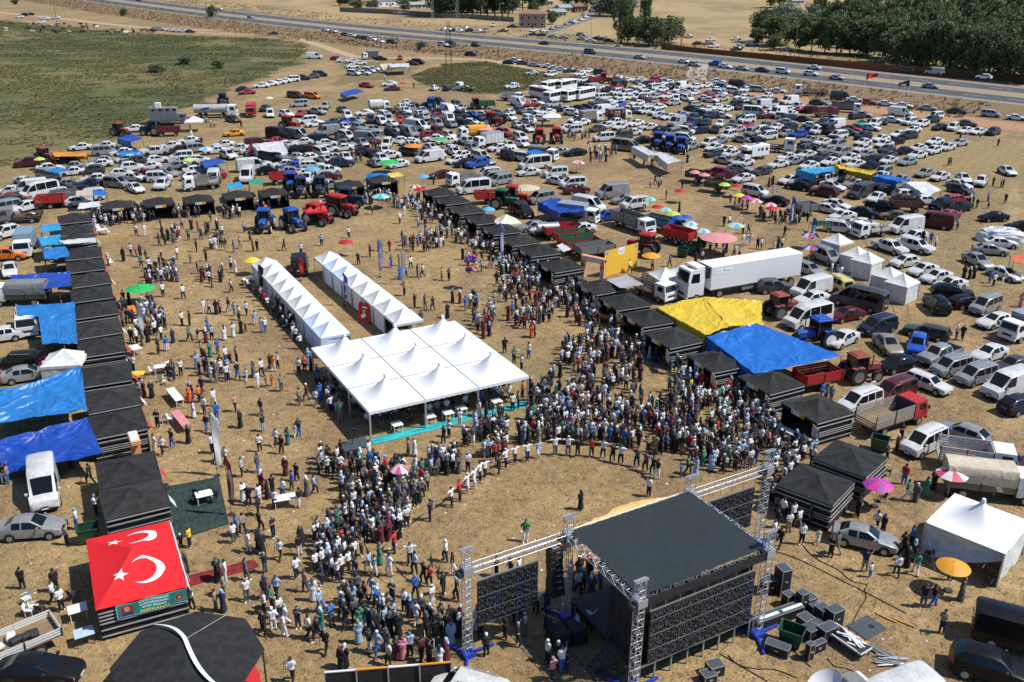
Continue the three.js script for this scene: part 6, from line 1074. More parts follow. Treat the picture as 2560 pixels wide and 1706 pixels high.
  if (kind === 'cover') { part(t, 'dust_sheet', surf(40, 24, (u, v) => { const a = u * 6.283, k = Math.sin(v * 1.57), y = Math.cos(v * 1.57), n = fbm(u * 9, v * 6, 77, 3) - 0.5, sq = 0.62; const cx = Math.sign(Math.cos(a)) * Math.pow(Math.abs(Math.cos(a)), sq), sz = Math.sign(Math.sin(a)) * Math.pow(Math.abs(Math.sin(a)), sq), kk = Math.pow(k, 0.7); return [cx * kk * (3.2 + n * 0.5), 0.04 + Math.pow(y, 0.6) * (1.75 + n * 0.5), sz * kk * (1.5 + n * 0.45)]; }), std([0.6, 0.61, 0.63], { roughness: 0.4, metalness: 0.2, bumpMap: bumpTarp, bumpScale: 0.12 })); return; }
  if (kind === 'tank2') { part(t, 'tank', cyl(0.75, 3, 0, 1.35, 0, 20, 'x'), M.steel); part(t, 'chassis', box(3.4, 0.15, 1.2, 0, 0.6, 0), M.dark); axles(t, [0], 0.4, 1.9, 0.24); return; }
  cab(t, L / 2 - cl / 2, w, ch, cl, cc === 'white' ? M.white : cm1, L > 8 ? 0.75 : 0.6);
  part(t, 'chassis', box(L - 0.5, 0.2, 0.9, -0.1, 0.62, 0), M.dark); const bl = x1 - x0, bx = (x0 + x1) / 2, fy = L > 8 ? 1.15 : 0.9;
  axles(t, L > 8 ? [L / 2 - 1.2, L / 2 - 3.4, -L / 2 + 2.2, -L / 2 + 1.0] : [L / 2 - 1.0, -L / 2 + 1.3], L > 8 ? 0.5 : 0.4, w, 0.28);
  if (['slat', 'dropside', 'tipper', 'canvas'].includes(kind)) {
    const hb = kind === 'dropside' ? 0.5 : kind === 'tipper' ? 1.4 : kind === 'canvas' ? 0.55 : 1.25, n = kind === 'dropside' ? 3 : kind === 'tipper' ? 4 : 6, gap = kind === 'tipper' ? 0.02 : 0.07;
    part(t, 'bed', box(bl, 0.1, w, bx, fy, 0), kind === 'tipper' ? M.dark : M.wood);
    for (const s of [-1, 1]) boards(t, x0, x1, s * w / 2, fy + 0.05, fy + 0.05 + hb, n, bm, gap); boards(t, -w / 2, w / 2, x0, fy + 0.05, fy + 0.05 + (kind === 'slat' ? hb * 0.5 : hb), kind === 'slat' ? 3 : n, bm, gap, 1); boards(t, -w / 2, w / 2, x1, fy + 0.05, fy + 0.1 + hb, n, kind === 'slat' && cc === 'red' ? solid('navy') : bm, gap, 1);
    const post = box(0.07, hb + 0.1, 0.07); for (const px of [x0, bx, x1]) for (const s of [-1, 1]) part(t, 'post', post, kind === 'slat' ? M.rust : M.dark, px, fy + hb / 2, s * (w / 2 + 0.04));
    if (kind === 'canvas') part(t, 'canopy', surf(14, 10, (u, v) => { const a = (v - 0.5) * 2, e = Math.abs(a) > 0.62 ? 1 : 0, n1 = (fbm(u * 8, v * 8, 13, 2) - 0.5) * 0.08; return [x0 + u * bl, e ? fy + 0.5 + (1 - Math.abs(a)) / 0.38 * 1.15 : fy + 1.68 + 0.1 * (1 - (a / 0.62) ** 2) + n1, e ? Math.sign(a) * (w / 2 + 0.03) : a / 0.62 * w / 2]; }), std(colours[bc], { map: texTarp, bumpMap: bumpTarp, bumpScale: 0.04 })); if (kind === 'canvas') part(t, 'canopy_end', surf(4, 4, (u, v) => [x0 + 0.04, fy + 0.5 + v * 1.15, (u - 0.5) * w]), bm);
    if (kind === 'dropside') for (let i = 0; i < 5; i++) part(t, 'load_sack', rbox(0.7, 0.3, 0.5, 0.12).rotateY(rr(0, 3)).translate(bx + rr(-bl, bl) * 0.33, fy + 0.3, rr(-0.6, 0.6)), pick([M.whiteCloth, M.wood, M.dark]));
  } else if (kind === 'box' || kind === 'boxfront') {
    part(t, 'cargo_box', rbox(bl, 1.9, w + 0.08, 0.05, bx, fy + 0.98, 0), bm); for (const s of [-1, 1]) for (let i = 0; i < 5; i++) part(t, 'rib', box(0.05, 1.8, 0.03, x0 + (i + 0.5) * bl / 5, fy + 0.98, s * (w / 2 + 0.055)), M.alu); part(t, 'roof_edge', box(bl, 0.05, w + 0.12, bx, fy + 1.95, 0), kind === 'boxfront' ? bm : M.alu);
    if (bc === 'black') part(t, 'advert_panel', new THREE.PlaneGeometry(bl * 0.9, 1.7).translate(bx, fy + 1.0, w / 2 + 0.08), screenMat); if (bc === 'black') part(t, 'advert_panel', new THREE.PlaneGeometry(w, 1.7).rotateY(-Math.PI / 2).translate(x0 - 0.02, fy + 1.0, 0), screenMat);
  } else if (kind === 'tow') { part(t, 'flatbed', box(bl + 0.6, 0.14, w, bx - 0.3, fy, 0), bm); for (const s of [-1, 1]) part(t, 'side_rail', box(bl, 0.18, 0.08, bx, fy + 0.14, s * w / 2), M.dark); part(t, 'headboard', box(0.1, 1.1, w, x1, fy + 0.6, 0), M.dark); }
  else if (kind === 'tanker') { part(t, 'tank', cyl(1.0, bl, bx, fy + 1.0, 0, 24, 'x').scale(1, 1, 1.1), solid('steel')); part(t, 'blue_flash', merge([box(1.6, 0.35, 0.03, bx - 1.4, fy + 1.05, 1.11, 0, 0, 0.3), box(1.6, 0.35, 0.03, bx - 0.9, fy + 1.05, 1.11, 0, 0, 0.3)]), solid('blue')); part(t, 'catwalk', box(bl * 0.8, 0.06, 0.5, bx, fy + 2.05, 0), M.dark); for (let i = 0; i < 3; i++) part(t, 'hatch', cyl(0.25, 0.15, x0 + 1.4 + i * 2.4, fy + 2.1, 0), M.steel); }
  else if (kind === 'fire') { part(t, 'equipment_body', rbox(bl, 1.7, w, 0.06, bx, fy + 0.9, 0), cm1); part(t, 'ladder', merge([box(bl, 0.08, 0.06, bx, fy + 1.95, 0.3), box(bl, 0.08, 0.06, bx, fy + 1.95, -0.3), ...[0, 1, 2, 3, 4, 5, 6].map((i) => box(0.05, 0.05, 0.6, x0 + 0.3 + i * bl / 7, fy + 1.95, 0))]), M.alu); part(t, 'light_bar', box(0.3, 0.16, 1.5, L / 2 - 0.9, 2.3, 0), M.steel); }
  else if (kind === 'show') { part(t, 'stage_box', rbox(bl, 2.6, 2.4, 0.05, bx, fy + 1.4, 0), solid('grey')); part(t, 'end_panel', box(0.04, 2.4, 2.3, x1 - 0.1, fy + 1.4, 0), M.white); part(t, 'air_conditioner', rbox(1.2, 1.0, 1.1, 0.05, bx - 1, fy + 3.2, 0), M.white); part(t, 'platform', box(bl, 0.12, 2.2, bx, fy + 0.1, 2.2), M.dark); for (let i = 0; i < 4; i++) part(t, 'side_window', box(0.6, 0.4, 0.05, x0 + 1 + i * 1.5, fy + 2.3, 1.21), M.glass); }
}
TRUCKS.forEach((a) => truck(...a));
// coaches: rear end towards the viewer
const coachProto = (() => {
  const t = thing('coach', 'white passenger coach with dark side glazing', 'coach', 0, 0, 0, 0, 'white coaches parked side by side');
  part(t, 'body', rbox(7.8, 2.5, 2.4, 0.18, 0, 1.75, 0), M.white); part(t, 'windshield', box(0.05, 1.3, 2.1, 3.9, 2.2, 0), M.glass); part(t, 'rear_window', box(0.05, 0.8, 1.9, -3.9, 2.4, 0), M.glass); part(t, 'engine_grille', box(0.05, 0.45, 1.0, -3.91, 1.1, 0), M.dark);
  for (const s of [-1, 1]) for (let i = 0; i < 5; i++) part(t, 'side_window', box(1.32, 0.95, 0.04, -2.9 + i * 1.42, 2.3, s * 1.2), M.glass); for (const s of [-1, 1]) part(t, 'tail_light', box(0.05, 0.4, 0.15, -3.91, 1.3, s * 1.03), M.taillight);
  part(t, 'air_conditioner', rbox(2.4, 0.3, 1.8, 0.1, -0.8, 3.12, 0), M.white); axles(t, [2.5, -2.3], 0.48, 2.35); return t;
})();
COACHES.forEach(([x, z, h], i) => { let o = coachProto; if (i) { o = coachProto.clone(); o.userData = { ...coachProto.userData }; o.name = numbered('coach'); scene.add(o); things.push(o); } o.position.set(x, 0, z); o.rotation.y = h * RAD; });
// tractors
function tractor(x, z, hd, col) {
  const nm = { blue: 'bright blue', navy: 'dark blue', red: 'glossy red', oldred: 'faded red', green: 'green' }[col], m = solid(col), t = thing('tractor', `${nm} farm tractor with cab`, 'tractor', x, 0, z, hd * RAD, 'tractors at the festival'); t.scale.setScalar(col === 'oldred' ? 1.08 : 1.2);
  part(t, 'hood', merge([rbox(1.7, 0.62, 0.72, 0.1, 1.1, 1.25, 0), rbox(0.5, 0.3, 0.6, 0.08, 1.75, 0.95, 0)]), m); part(t, 'grille', box(0.04, 0.5, 0.5, 1.97, 1.2, 0), M.dark); part(t, 'chassis', box(3.0, 0.4, 0.5, 0.3, 0.75, 0), M.dark);
  part(t, 'cab_glass', merge([surf(1, 1, (u, v) => [0.35 - v * 0.08, 1.25 + v * 1.1, (u - 0.5) * 1.2]), surf(1, 1, (u, v) => [-0.9, 1.25 + v * 1.1, (u - 0.5) * 1.2]), ...[-1, 1].map((s) => surf(1, 1, (u, v) => [-0.88 + u * 1.2, 1.25 + v * 1.1, s * (0.68 - v * 0.04)]))]), M.glass);
  const post = box(0.08, 1.2, 0.08); for (const px of [-0.9, 0.32]) for (const s of [-1, 1]) part(t, 'cab_post', post, M.dark, px, 1.8, s * 0.66);
  part(t, 'cab_roof', merge([rbox(1.55, 0.2, 1.5, 0.08, -0.28, 2.45, 0), rbox(1.1, 0.1, 1.1, 0.05, -0.28, 2.58, 0)]), m); part(t, 'exhaust', cyl(0.05, 1.0, 0.95, 1.95, 0.4, 8), M.dark);
  for (const s of [-1, 1]) { const f = part(t, 'fender', merge([box(1.1, 0.06, 0.42, -0.75, 1.55, 0), box(0.06, 0.5, 0.42, -0.24, 1.32, 0, 0, 0, 0.5)]), m, 0, 0, s * 0.82); wheel(t, -0.75, s * 0.86, 0.8, 0.45, col === 'blue' ? M.white : M.rim); wheel(t, 1.35, s * 0.78, 0.52, 0.34, col === 'blue' ? M.white : M.rim); part(t, 'headlight', box(0.05, 0.12, 0.2, 1.96, 1.42, s * 0.22), M.headlight); }
}
TRACTORS.forEach(([x, z, h, c]) => tractor(x, z, h, c));
// farm trailers with plank sides
TRAILERS.forEach(([x, z, hd, L, c]) => {
  const side = { greenred: 'green', greenblue: 'green' }[c] ?? c, low = { greenred: 'red', greenblue: 'blue' }[c] ?? c, nm = { greenred: 'green and red', greenblue: 'green and blue', rust: 'rusty red' }[c] ?? c;
  const t = thing('farm_trailer', `${nm} farm trailer with plank sides`, 'trailer', x, 0, z, hd * RAD, 'farm trailers'), w = 2.1;
  part(t, 'bed', box(L, 0.12, w, 0, 0.95, 0), M.dark); part(t, 'drawbar', box(1.2, 0.1, 0.12, L / 2 + 0.5, 0.7, 0), M.rust);
  for (const s of [-1, 1]) { boards(t, -L / 2, L / 2, s * w / 2, 1.0, 1.5, 2, solid(low), 0.03); boards(t, -L / 2, L / 2, s * w / 2, 1.52, 2.0, 2, solid(side), 0.03); boards(t, -w / 2, w / 2, s * L / 2, 1.0, 1.9, 3, solid(low), 0.03, 1); }
  const post = box(0.08, 1.0, 0.08); for (const px of [-L / 2, 0, L / 2]) for (const s of [-1, 1]) part(t, 'post', post, solid(low), px, 1.45, s * (w / 2 + 0.05)); axles(t, L > 4.3 ? [L * 0.3, -L * 0.3] : [0], 0.42, 1.9, 0.26);
});
// ---------- tents ----------
// hip roof as four sagging panels: returns one geometry per panel
function hip(wx, wz, ye, ya, sag = 0.06, n = 5, seed = 1) {
  const cs = [[wx / 2, wz / 2], [wx / 2, -wz / 2], [-wx / 2, -wz / 2], [-wx / 2, wz / 2]];
  return cs.map((a, i) => { const b = cs[(i + 1) % 4]; return surf(n, n, (u, v) => { const ex = a[0] + (b[0] - a[0]) * u, ez = a[1] + (b[1] - a[1]) * u, k = v, x = ex * (1 - k), z = ez * (1 - k), s = sag * 4 * k * (1 - k) * (0.6 + 0.8 * Math.sin(u * Math.PI)) + (fbm(x * 1.7 + seed, z * 1.7, seed, 2) - 0.5) * 0.07; return [x, ye + (ya - ye) * k - s, z, x / 2.5, z / 2.5]; }); });
}
const signMat = [0, 1, 2].map((k) => print(256, 64, (x, w, h) => { x.fillStyle = '#dcdad4'; x.fillRect(0, 0, w, h); x.fillStyle = '#e6a321'; x.fillRect(w * 0.62, 0, w * 0.38, h); x.fillStyle = '#3a3a3a'; x.beginPath(); x.arc(28, 32, 14, 0, 7); x.fill(); for (let i = 0; i < 6; i++) { x.fillRect(56 + i * 15, 20, 10, 9 + ((i + k) % 3) * 3); x.fillRect(56 + i * 15, 42, 11, 6); } x.fillStyle = '#5a4410'; for (let i = 0; i < 4; i++) x.fillRect(172 + i * 18, 24 + (k % 2) * 4, 12, 16); }));
const bigGeo = {}; M.fadedCloth = std([0.03, 0.029, 0.0275], { map: texCloth, roughness: 0.95 });
let tentSeed = 0;
function blackTent(x, z, face, sign, L, row) {
  const t = thing('black_tent', { left: 'black nomad tent of the western row', right: 'black striped nomad tent of the eastern row', corner: 'black striped tent standing beside the concert stage', top: 'black nomad tent with yellow sign' }[row], 'tent', x, 0, z, face * RAD + (hash2(tentSeed, 3) - 0.5) * 0.09, `black tents, ${row === 'left' ? 'western' : row === 'right' ? 'eastern' : row} row`);
  const wx = 4.0, ye = 2.15, ya = 2.95; L = Math.min(L, 4.15); tentSeed++;
  t.scale.y = 0.96 + hash2(tentSeed, 9) * 0.1; const roofMat = tentSeed % 3 ? M.blackCloth : M.fadedCloth; hip(wx + 0.2, L, ye, ya, 0.06 + 0.12 * hash2(tentSeed, 5), 7, tentSeed).forEach((g) => part(t, 'roof_panel', g, roofMat));
  const K = row + L; bigGeo[K] ??= { val: box(wx + 0.22, 0.22, 0.03), val2: box(0.03, 0.22, L), side: surf(10, 3, (u, v) => [(u - 0.5) * wx, v * ye, (fbm(u * 6, v, 3, 2) - 0.5) * 0.12]), back: surf(10, 3, (u, v) => [(fbm(u * 6, v, 4, 2) - 0.5) * 0.12, v * ye, (u - 0.5) * L]), st: box(wx + 0.06, 0.085, 0.03), st2: box(wx + 0.06, 0.05, 0.03), stb: box(0.03, 0.085, L + 0.04), pole: cyl(0.035, ye, 0, ye / 2, 0, 6) };
  const G = bigGeo[K];
  for (const s of [-1, 1]) { part(t, 'valance', G.val, M.blackCloth, 0, ye - 0.1, s * L / 2); part(t, 'side_wall', G.side, M.blackCloth, 0, 0, s * (L / 2 - 0.1)); [[2.03, 0], [1.68, 0], [1.2, 1], [1.02, 1], [0.84, 1], [0.4, 1]].forEach(([y, k]) => part(t, 'stripe', k ? G.st2 : G.st, M.stripe, 0, y, s * (L / 2 + 0.035))); }
  part(t, 'front_valance', G.val2, M.blackCloth, wx / 2 + 0.1, ye - 0.1, 0); part(t, 'back_wall', G.back, M.blackCloth, -wx / 2 + 0.05, 0, 0); for (const y of [2.03, 1.68, 1.2, 0.84]) part(t, 'stripe', G.stb, M.stripe, -wx / 2 - 0.06, y, 0);
  for (const sx of [-1, 1]) for (const s of [-1, 1]) part(t, 'pole', G.pole, M.dark, sx * (wx / 2 - 0.1), 0, s * (L / 2 - 0.15));
  if (sign) { const sg = part(t, 'sign', box(0.04, 0.36, 1.5), M.dark, wx / 2 + 0.16, ye - 0.12, 0); part(sg, 'lettering', new THREE.PlaneGeometry(1.48, 0.35).rotateY(Math.PI / 2).translate(0.023, 0, 0), signMat[tentSeed % 3]); }
  else if (row === 'left') part(t, 'pennant', surf(4, 3, (u, v) => [0.05 + v * 0.35, -v * 0.6, (u - 0.5) * 0.9]), tentSeed % 3 ? M.redCloth : M.whiteCloth, wx / 2 + 0.12, ye - 0.05, 1);
}
BLACK_TENTS.forEach((a) => blackTent(...a));
// poster boards between the eastern tents
const posterMat = print(256, 256, (x, w, h) => { x.fillStyle = '#d9cdbd'; x.fillRect(0, 0, w, h); x.fillStyle = '#d9701e'; x.fillRect(0, 0, w, 52); x.fillRect(0, 216, w, 40); x.fillStyle = '#3c4a7c'; for (let i = 0; i < 3; i++) { x.save(); x.translate(128, 98 + i * 44); x.rotate(-0.18); x.fillRect(-80 + i * 16, -12, 160 - i * 34, 18); x.restore(); } x.fillStyle = '#efe6da'; for (let i = 0; i < 7; i++) x.fillRect(34 + i * 28, 16, 18, 18); });
BLACK_TENTS.filter((a) => a[5] === 'right').forEach(([x, z], i) => { if (i < 7) return; const a = 206 * RAD, fx = Math.cos(a), fz = -Math.sin(a), ux = Math.cos(-64 * RAD), uz = -Math.sin(-64 * RAD), t = thing('poster_banner', 'orange and white festival poster', 'banner', x + fx * 2.4 + ux * 2.5, 0, z + fz * 2.4 + uz * 2.5, 206 * RAD - 0.3, 'posters along the eastern tents'); part(t, 'pole', cyl(0.03, 2.2, 0, 1.1, 0.55, 6), M.dark); part(t, 'pole', cyl(0.03, 2.2, 0, 1.1, -0.55, 6), M.dark); part(t, 'poster', new THREE.PlaneGeometry(1.1, 1.1, 1, 1).rotateY(Math.PI / 2).translate(0.035, 1.6, 0), posterMat); part(t, 'poster_back', box(0.02, 1.1, 1.1, 0.015, 1.6, 0), M.whiteCloth); });
// pop-up gazebos
function popup(x, z, ang, w, d, col, walls) {
  const mat = { white: M.whiteCloth, bluewhite: M.pvcBlue, cream: M.creamCloth, red: M.redCloth }[col], cn = { white: 'white', bluewhite: 'bluish white', cream: 'cream', red: 'red' }[col];
  const t = thing('popup_gazebo', `${cn} pop-up gazebo ${walls >= 3 ? 'with fabric walls' : 'on open legs'}`, 'tent', x, 0, z, ang * RAD, 'pop-up gazebos'), ye = 2.2;
  const cs = [[w / 2, d / 2], [w / 2, -d / 2], [-w / 2, -d / 2], [-w / 2, d / 2]];
  cs.forEach((a, i) => { const b = cs[(i + 1) % 4]; part(t, 'roof_panel', surf(5, 6, (u, v) => { const k = 1 - v, ex = (a[0] + (b[0] - a[0]) * u) * k, ez = (a[1] + (b[1] - a[1]) * u) * k, sw = 0.12 * 4 * v * (1 - v) * Math.sin(u * Math.PI); return [ex, ye + 1.05 * Math.pow(v, 1.12) - sw, ez]; }), mat); part(t, 'valance', surf(4, 1, (u, v) => [a[0] + (b[0] - a[0]) * u, ye - v * 0.26, a[1] + (b[1] - a[1]) * u]), mat); });
  for (const [px, pz] of cs) part(t, 'leg', box(0.045, ye, 0.045, 0, ye / 2, 0), M.alu, px * 0.985, 0, pz * 0.985);
  const wall = (n, f) => part(t, 'wall', surf(9, 4, f), mat);
  if (walls >= 1) wall('a', (u, v) => [(u - 0.5) * w, 0.04 + v * (ye - 0.05), d / 2 - 0.06 + (fbm(u * 5, v * 2, 2, 2) - 0.5) * 0.22]);
  if (walls >= 3) { wall('b', (u, v) => [(u - 0.5) * w, 0.04 + v * (ye - 0.05), -d / 2 + 0.06 + (fbm(u * 5, v * 2, 5, 2) - 0.5) * 0.22 - (1 - v) * 0.15]); }
  if (walls >= 4) { wall('c', (u, v) => [w / 2 - 0.05 + (fbm(u * 5, v * 2, 6, 2) - 0.5) * 0.2, 0.04 + v * (ye - 0.05), (u - 0.5) * d]); wall('d', (u, v) => [-w / 2 + 0.05, 0.04 + v * (ye - 0.05), (u - 0.5) * d]); }
}
POPUPS.forEach((a) => popup(...a));
{ const [x, z] = SITE.redposter, t = thing('red_poster', 'red poster with a white and yellow print leaning on the gazebos', 'poster', x, 0, z, -0.55); part(t, 'board', box(1.7, 2.1, 0.04, 0, 1.05, 0, 0, -0.25), M.redCloth); part(t, 'print', new THREE.PlaneGeometry(1.2, 1.5).rotateX(-0.25).translate(0, 1.06, 0.035), print(128, 160, (x2, w, h) => { x2.fillStyle = '#9c1a1e'; x2.fillRect(0, 0, w, h); x2.fillStyle = '#e8e4da'; x2.fillRect(30, 12, 70, 18); x2.beginPath(); x2.ellipse(64, 118, 38, 26, -0.5, 0, 7); x2.fill(); x2.fillStyle = '#d9b32c'; x2.beginPath(); x2.arc(64, 66, 20, 0, 7); x2.fill(); })); }
// high-peak marquee cell
function peakCell(s, ye, yp, n = 26) { return surf(n, n, (u, v) => { const a = u * 2 - 1, b = v * 2 - 1, m = Math.pow(Math.pow(Math.abs(a), 5) + Math.pow(Math.abs(b), 5), 0.2), r = Math.hypot(a, b), k = clamp(1 - (0.45 * m + 0.55 * r / (1 + 0.3 * Math.max(0, r - 0.9))), 0, 1), edge = 1 - Math.max(Math.abs(a), Math.abs(b)); return [a * s / 2, ye + (yp - ye) * (0.18 * Math.min(1, edge * 1.3) + 0.82 * Math.pow(k, 2.7)), b * s / 2]; }); }
{
  const t = thing('marquee', 'large white nine-peak marquee over the seated audience', 'tent', -8.67, 0, -78.75, 29.2 * RAD), S = 5, g = peakCell(S - 0.05, 2.72, 4.5), cap = cyl(0.17, 0.22, 0, 4.5, 0, 12, 'y', 0.12), leg = box(0.14, 2.7, 0.14, 0, 1.35, 0), val = surf(20, 1, (u, v) => [(u - 0.5) * 5, -v * (0.24 + 0.05 * Math.abs(Math.sin(u * 31))), 0]);
  for (let i = -1; i <= 1; i++) for (let j = -1; j <= 1; j++) { const c = part(t, 'canopy', g, M.pvc, i * S, 0, j * S); part(c, 'peak_cap', cap, M.pvc); }
  for (const o of [-2.5, 2.5]) { part(t, 'gutter', box(15, 0.05, 0.07, 0, 2.72, o), solid('grey')); part(t, 'gutter', box(0.07, 0.05, 15, o, 2.725, 0), solid('grey')); }
  for (let i = 0; i < 4; i++) for (let j = 0; j < 4; j++) part(t, 'leg', leg, M.alu, -7.43 + i * 4.95, 0, -7.43 + j * 4.95);
  for (let i = -1; i <= 1; i++) for (const s of [-1, 1]) { part(t, 'valance', val, M.pvc, i * S, 2.74, s * 7.5); const q = part(t, 'valance', val, M.pvc, s * 7.5, 2.74, i * S); q.rotation.y = Math.PI / 2; }
  const cp = thing('turquoise_carpet', 'turquoise carpet strip along the open front of the marquee', 'carpet', -8.67, 0, -78.75, 29.2 * RAD); part(cp, 'mat', surf(60, 3, (u, v) => [-7.4 + u * 15.6, 0.02 + fbm(u * 30, v * 3, 5, 2) * 0.03, 6.9 + v * 1.15 + (fbm(u * 12, v * 3, 6, 2) - 0.5) * 0.3]), std([0.03, 0.5, 0.52], { map: texCloth, roughness: 0.9 }));
}
{ // single white marquee with hanging wall
  const t = thing('white_peak_tent', 'white peaked tent with a sagging side wall and guy rope', 'tent', 31.25, 0, -53.65, 46 * RAD), S = 5.1; const c = part(t, 'canopy', peakCell(S, 2.6, 4.3), M.pvc); part(c, 'peak_cap', cyl(0.16, 0.24, 0, 4.3, 0, 12, 'y', 0.12), M.pvc);
  for (const a of [-1, 1]) for (const b of [-1, 1]) part(t, 'leg', box(0.1, 2.6, 0.1, 0, 1.3, 0), M.alu, a * 2.5, 0, b * 2.5);
  part(t, 'wall', surf(16, 8, (u, v) => [-2.45 + 0.9 * Math.sin(v * 3.14) * (0.3 + 0.7 * u), (0.15 + 1.9 * Math.pow(u, 1.9)) * (1 - v) + v * 2.55, (u - 0.5) * 5.0]), M.whiteCloth); part(t, 'wall', surf(16, 8, (u, v) => [(u - 0.5) * 5, 0.05 + v * 2.5, 2.48 + (fbm(u * 6, v * 2, 5, 2) - 0.5) * 0.25]), M.whiteCloth); part(t, 'wall', surf(16, 6, (u, v) => [2.5, 0.05 + v * 2.5, (u - 0.5) * 5 + (fbm(u * 6, v, 8, 2) - 0.5) * 0.15]), M.whiteCloth);
  part(t, 'guy_rope', rod(V(-2.5, 2.55, -2.5), V(-3.6, 0, -1.0), 0.02, 5), M.whiteCloth);
}
{ // the tent roofed with two flags
  const t = thing('flag_tent', 'large red tent whose roof shows a white crescent and star', 'tent', -23.3, 0, -48.8, 26.5 * RAD), wx = 4.9, L = 7.7, ye = 2.3, ya = 3.35;
  const N = 1024, flag = print(N, N, (x) => {
    x.fillStyle = '#d9161c'; x.fillRect(0, 0, N, N);
    const sy = N / L, sx = N / wx; // canvas x: local x, canvas y: local z
    const star = (cx, cy, r, rot) => { x.beginPath(); for (let i = 0; i < 10; i++) { const a = rot + i * Math.PI / 5, q = i % 2 ? r * 0.4 : r; x.lineTo(N / 2 + (cx + Math.cos(a) * q) * sx, N / 2 + (cy + Math.sin(a) * q) * sy); } x.closePath(); x.fill(); };
    const moon = (cx, cy, r) => { x.fillStyle = '#e6e3ea'; x.beginPath(); x.ellipse(N / 2 + cx * sx, N / 2 + cy * sy, r * sx, r * sy, 0, 0, 7); x.fill(); x.fillStyle = '#d9161c'; x.beginPath(); x.ellipse(N / 2 + (cx - r * 0.27) * sx, N / 2 + cy * sy, r * 0.82 * sx, r * 0.82 * sy, 0, 0, 7); x.fill(); x.fillStyle = '#e6e3ea'; };
    moon(0.55, 1.75, 1.05); star(-0.95, 1.75, 0.48, 0); moon(0.55, -2.1, 1.05); star(-0.95, -2.1, 0.48, 0);
  });
  hip(wx + 0.2, L + 0.1, ye, ya, 0.05, 8, 3).forEach((g) => { const p = g.attributes.position, uv = g.attributes.uv; for (let i = 0; i < p.count; i++) uv.setXY(i, p.getX(i) / wx + 0.5, 0.5 - p.getZ(i) / L); part(t, 'roof_panel', g, flag); });
  for (const s of [-1, 1]) { part(t, 'side_wall', surf(12, 3, (u, v) => [(u - 0.5) * wx, v * ye, s * (L / 2 - 0.1) + (fbm(u * 6, v, 3, 2) - 0.5) * 0.1]), M.blackCloth); for (const y of [1.95, 1.7, 1.45, 1.2, 0.75, 0.3]) part(t, 'stripe', box(wx + 0.04, 0.09, 0.03), M.stripe, 0, y, s * (L / 2 + 0.0)); }
  part(t, 'back_wall', surf(12, 3, (u, v) => [-wx / 2 + 0.05, v * ye, (u - 0.5) * L]), M.blackCloth); for (const sx of [-1, 1]) for (const sz of [-1, 0, 1]) part(t, 'pole', cyl(0.04, ye, 0, ye / 2, 0, 6), M.dark, sx * 2.35, 0, sz * 3.75);
  part(t, 'white_trim', surf(30, 2, (u, v) => [wx / 2 + 0.12 + v * 0.12, ye + 0.04 - v * 0.3 - 0.06 * Math.sin(u * 20), (u - 0.5) * L]), M.whiteCloth); for (let i = 0; i < 6; i++) part(t, 'pennant', surf(2, 2, (u, v) => [wx / 2 + 0.3 + v * 0.1, ye - 0.3 - v * 0.55, -3.3 + i * 1.3 + u * 0.5]), pick([M.redCloth, solid('green'), M.whiteCloth, solid('cream')]));
  const ban = print(1024, 256, (x, w, h) => { x.fillStyle = '#17857f'; x.fillRect(0, 0, w, h); x.fillStyle = '#c8d8d4'; x.fillRect(0, 0, w, 8); x.fillRect(0, h - 8, w, 8); x.fillRect(0, 0, 10, h); x.fillStyle = '#a8352c'; x.fillRect(60, 40, 180, 190); x.fillStyle = '#2a3f73'; x.fillRect(70, 170, 160, 62); x.fillStyle = '#c9a283'; x.beginPath(); x.ellipse(150, 110, 42, 54, 0, 0, 7); x.fill(); x.fillStyle = '#b05a44'; x.beginPath(); x.arc(910, 140, 72, 0, 7); x.fill(); x.fillStyle = '#2b2320'; x.beginPath(); x.ellipse(912, 140, 44, 50, 0, 0, 7); x.fill(); x.fillStyle = '#cfa184'; x.beginPath(); x.ellipse(912, 146, 26, 32, 0, 0, 7); x.fill(); x.fillStyle = '#eef2ee'; x.font = 'bold 46px sans-serif'; x.textAlign = 'center'; x.fillText('YÖRÜK DERNEKLERİ', 540, 62); x.fillText('KONFEDERASYONU', 540, 116); x.fillText('GENEL BAŞKANI', 540, 170); x.fillStyle = '#e8d23a'; for (let i = 0; i < 11; i++) x.fillRect(330 + i * 40, 196 + (i % 3) * 3, 26, 34); });
  part(t, 'banner', surf(20, 4, (u, v) => [-1.5 + u * 3.95, 2.28 - v * 0.95 + 0.03 * Math.sin(u * 17), L / 2 + 0.1 + 0.05 * Math.sin(u * 9 + v * 3), u, 1 - v]), ban);
  const cp = SITE.runner, r = thing('red_carpet', 'red carpet runner leading to the flag tent', 'carpet'); part(r, 'mat', surf(20, 3, (u, v) => { const a = [cp[0][0] + (cp[3][0] - cp[0][0]) * u, cp[0][1] + (cp[3][1] - cp[0][1]) * u], b = [cp[1][0] + (cp[2][0] - cp[1][0]) * u, cp[1][1] + (cp[2][1] - cp[1][1]) * u]; return [a[0] + (b[0] - a[0]) * v, 0.02 + 0.02 * fbm(u * 9, v * 3, 2, 2), a[1] + (b[1] - a[1]) * v, u * 3, v]; }), std([0.26, 0.02, 0.025], { map: texCloth, roughness: 0.95 }));
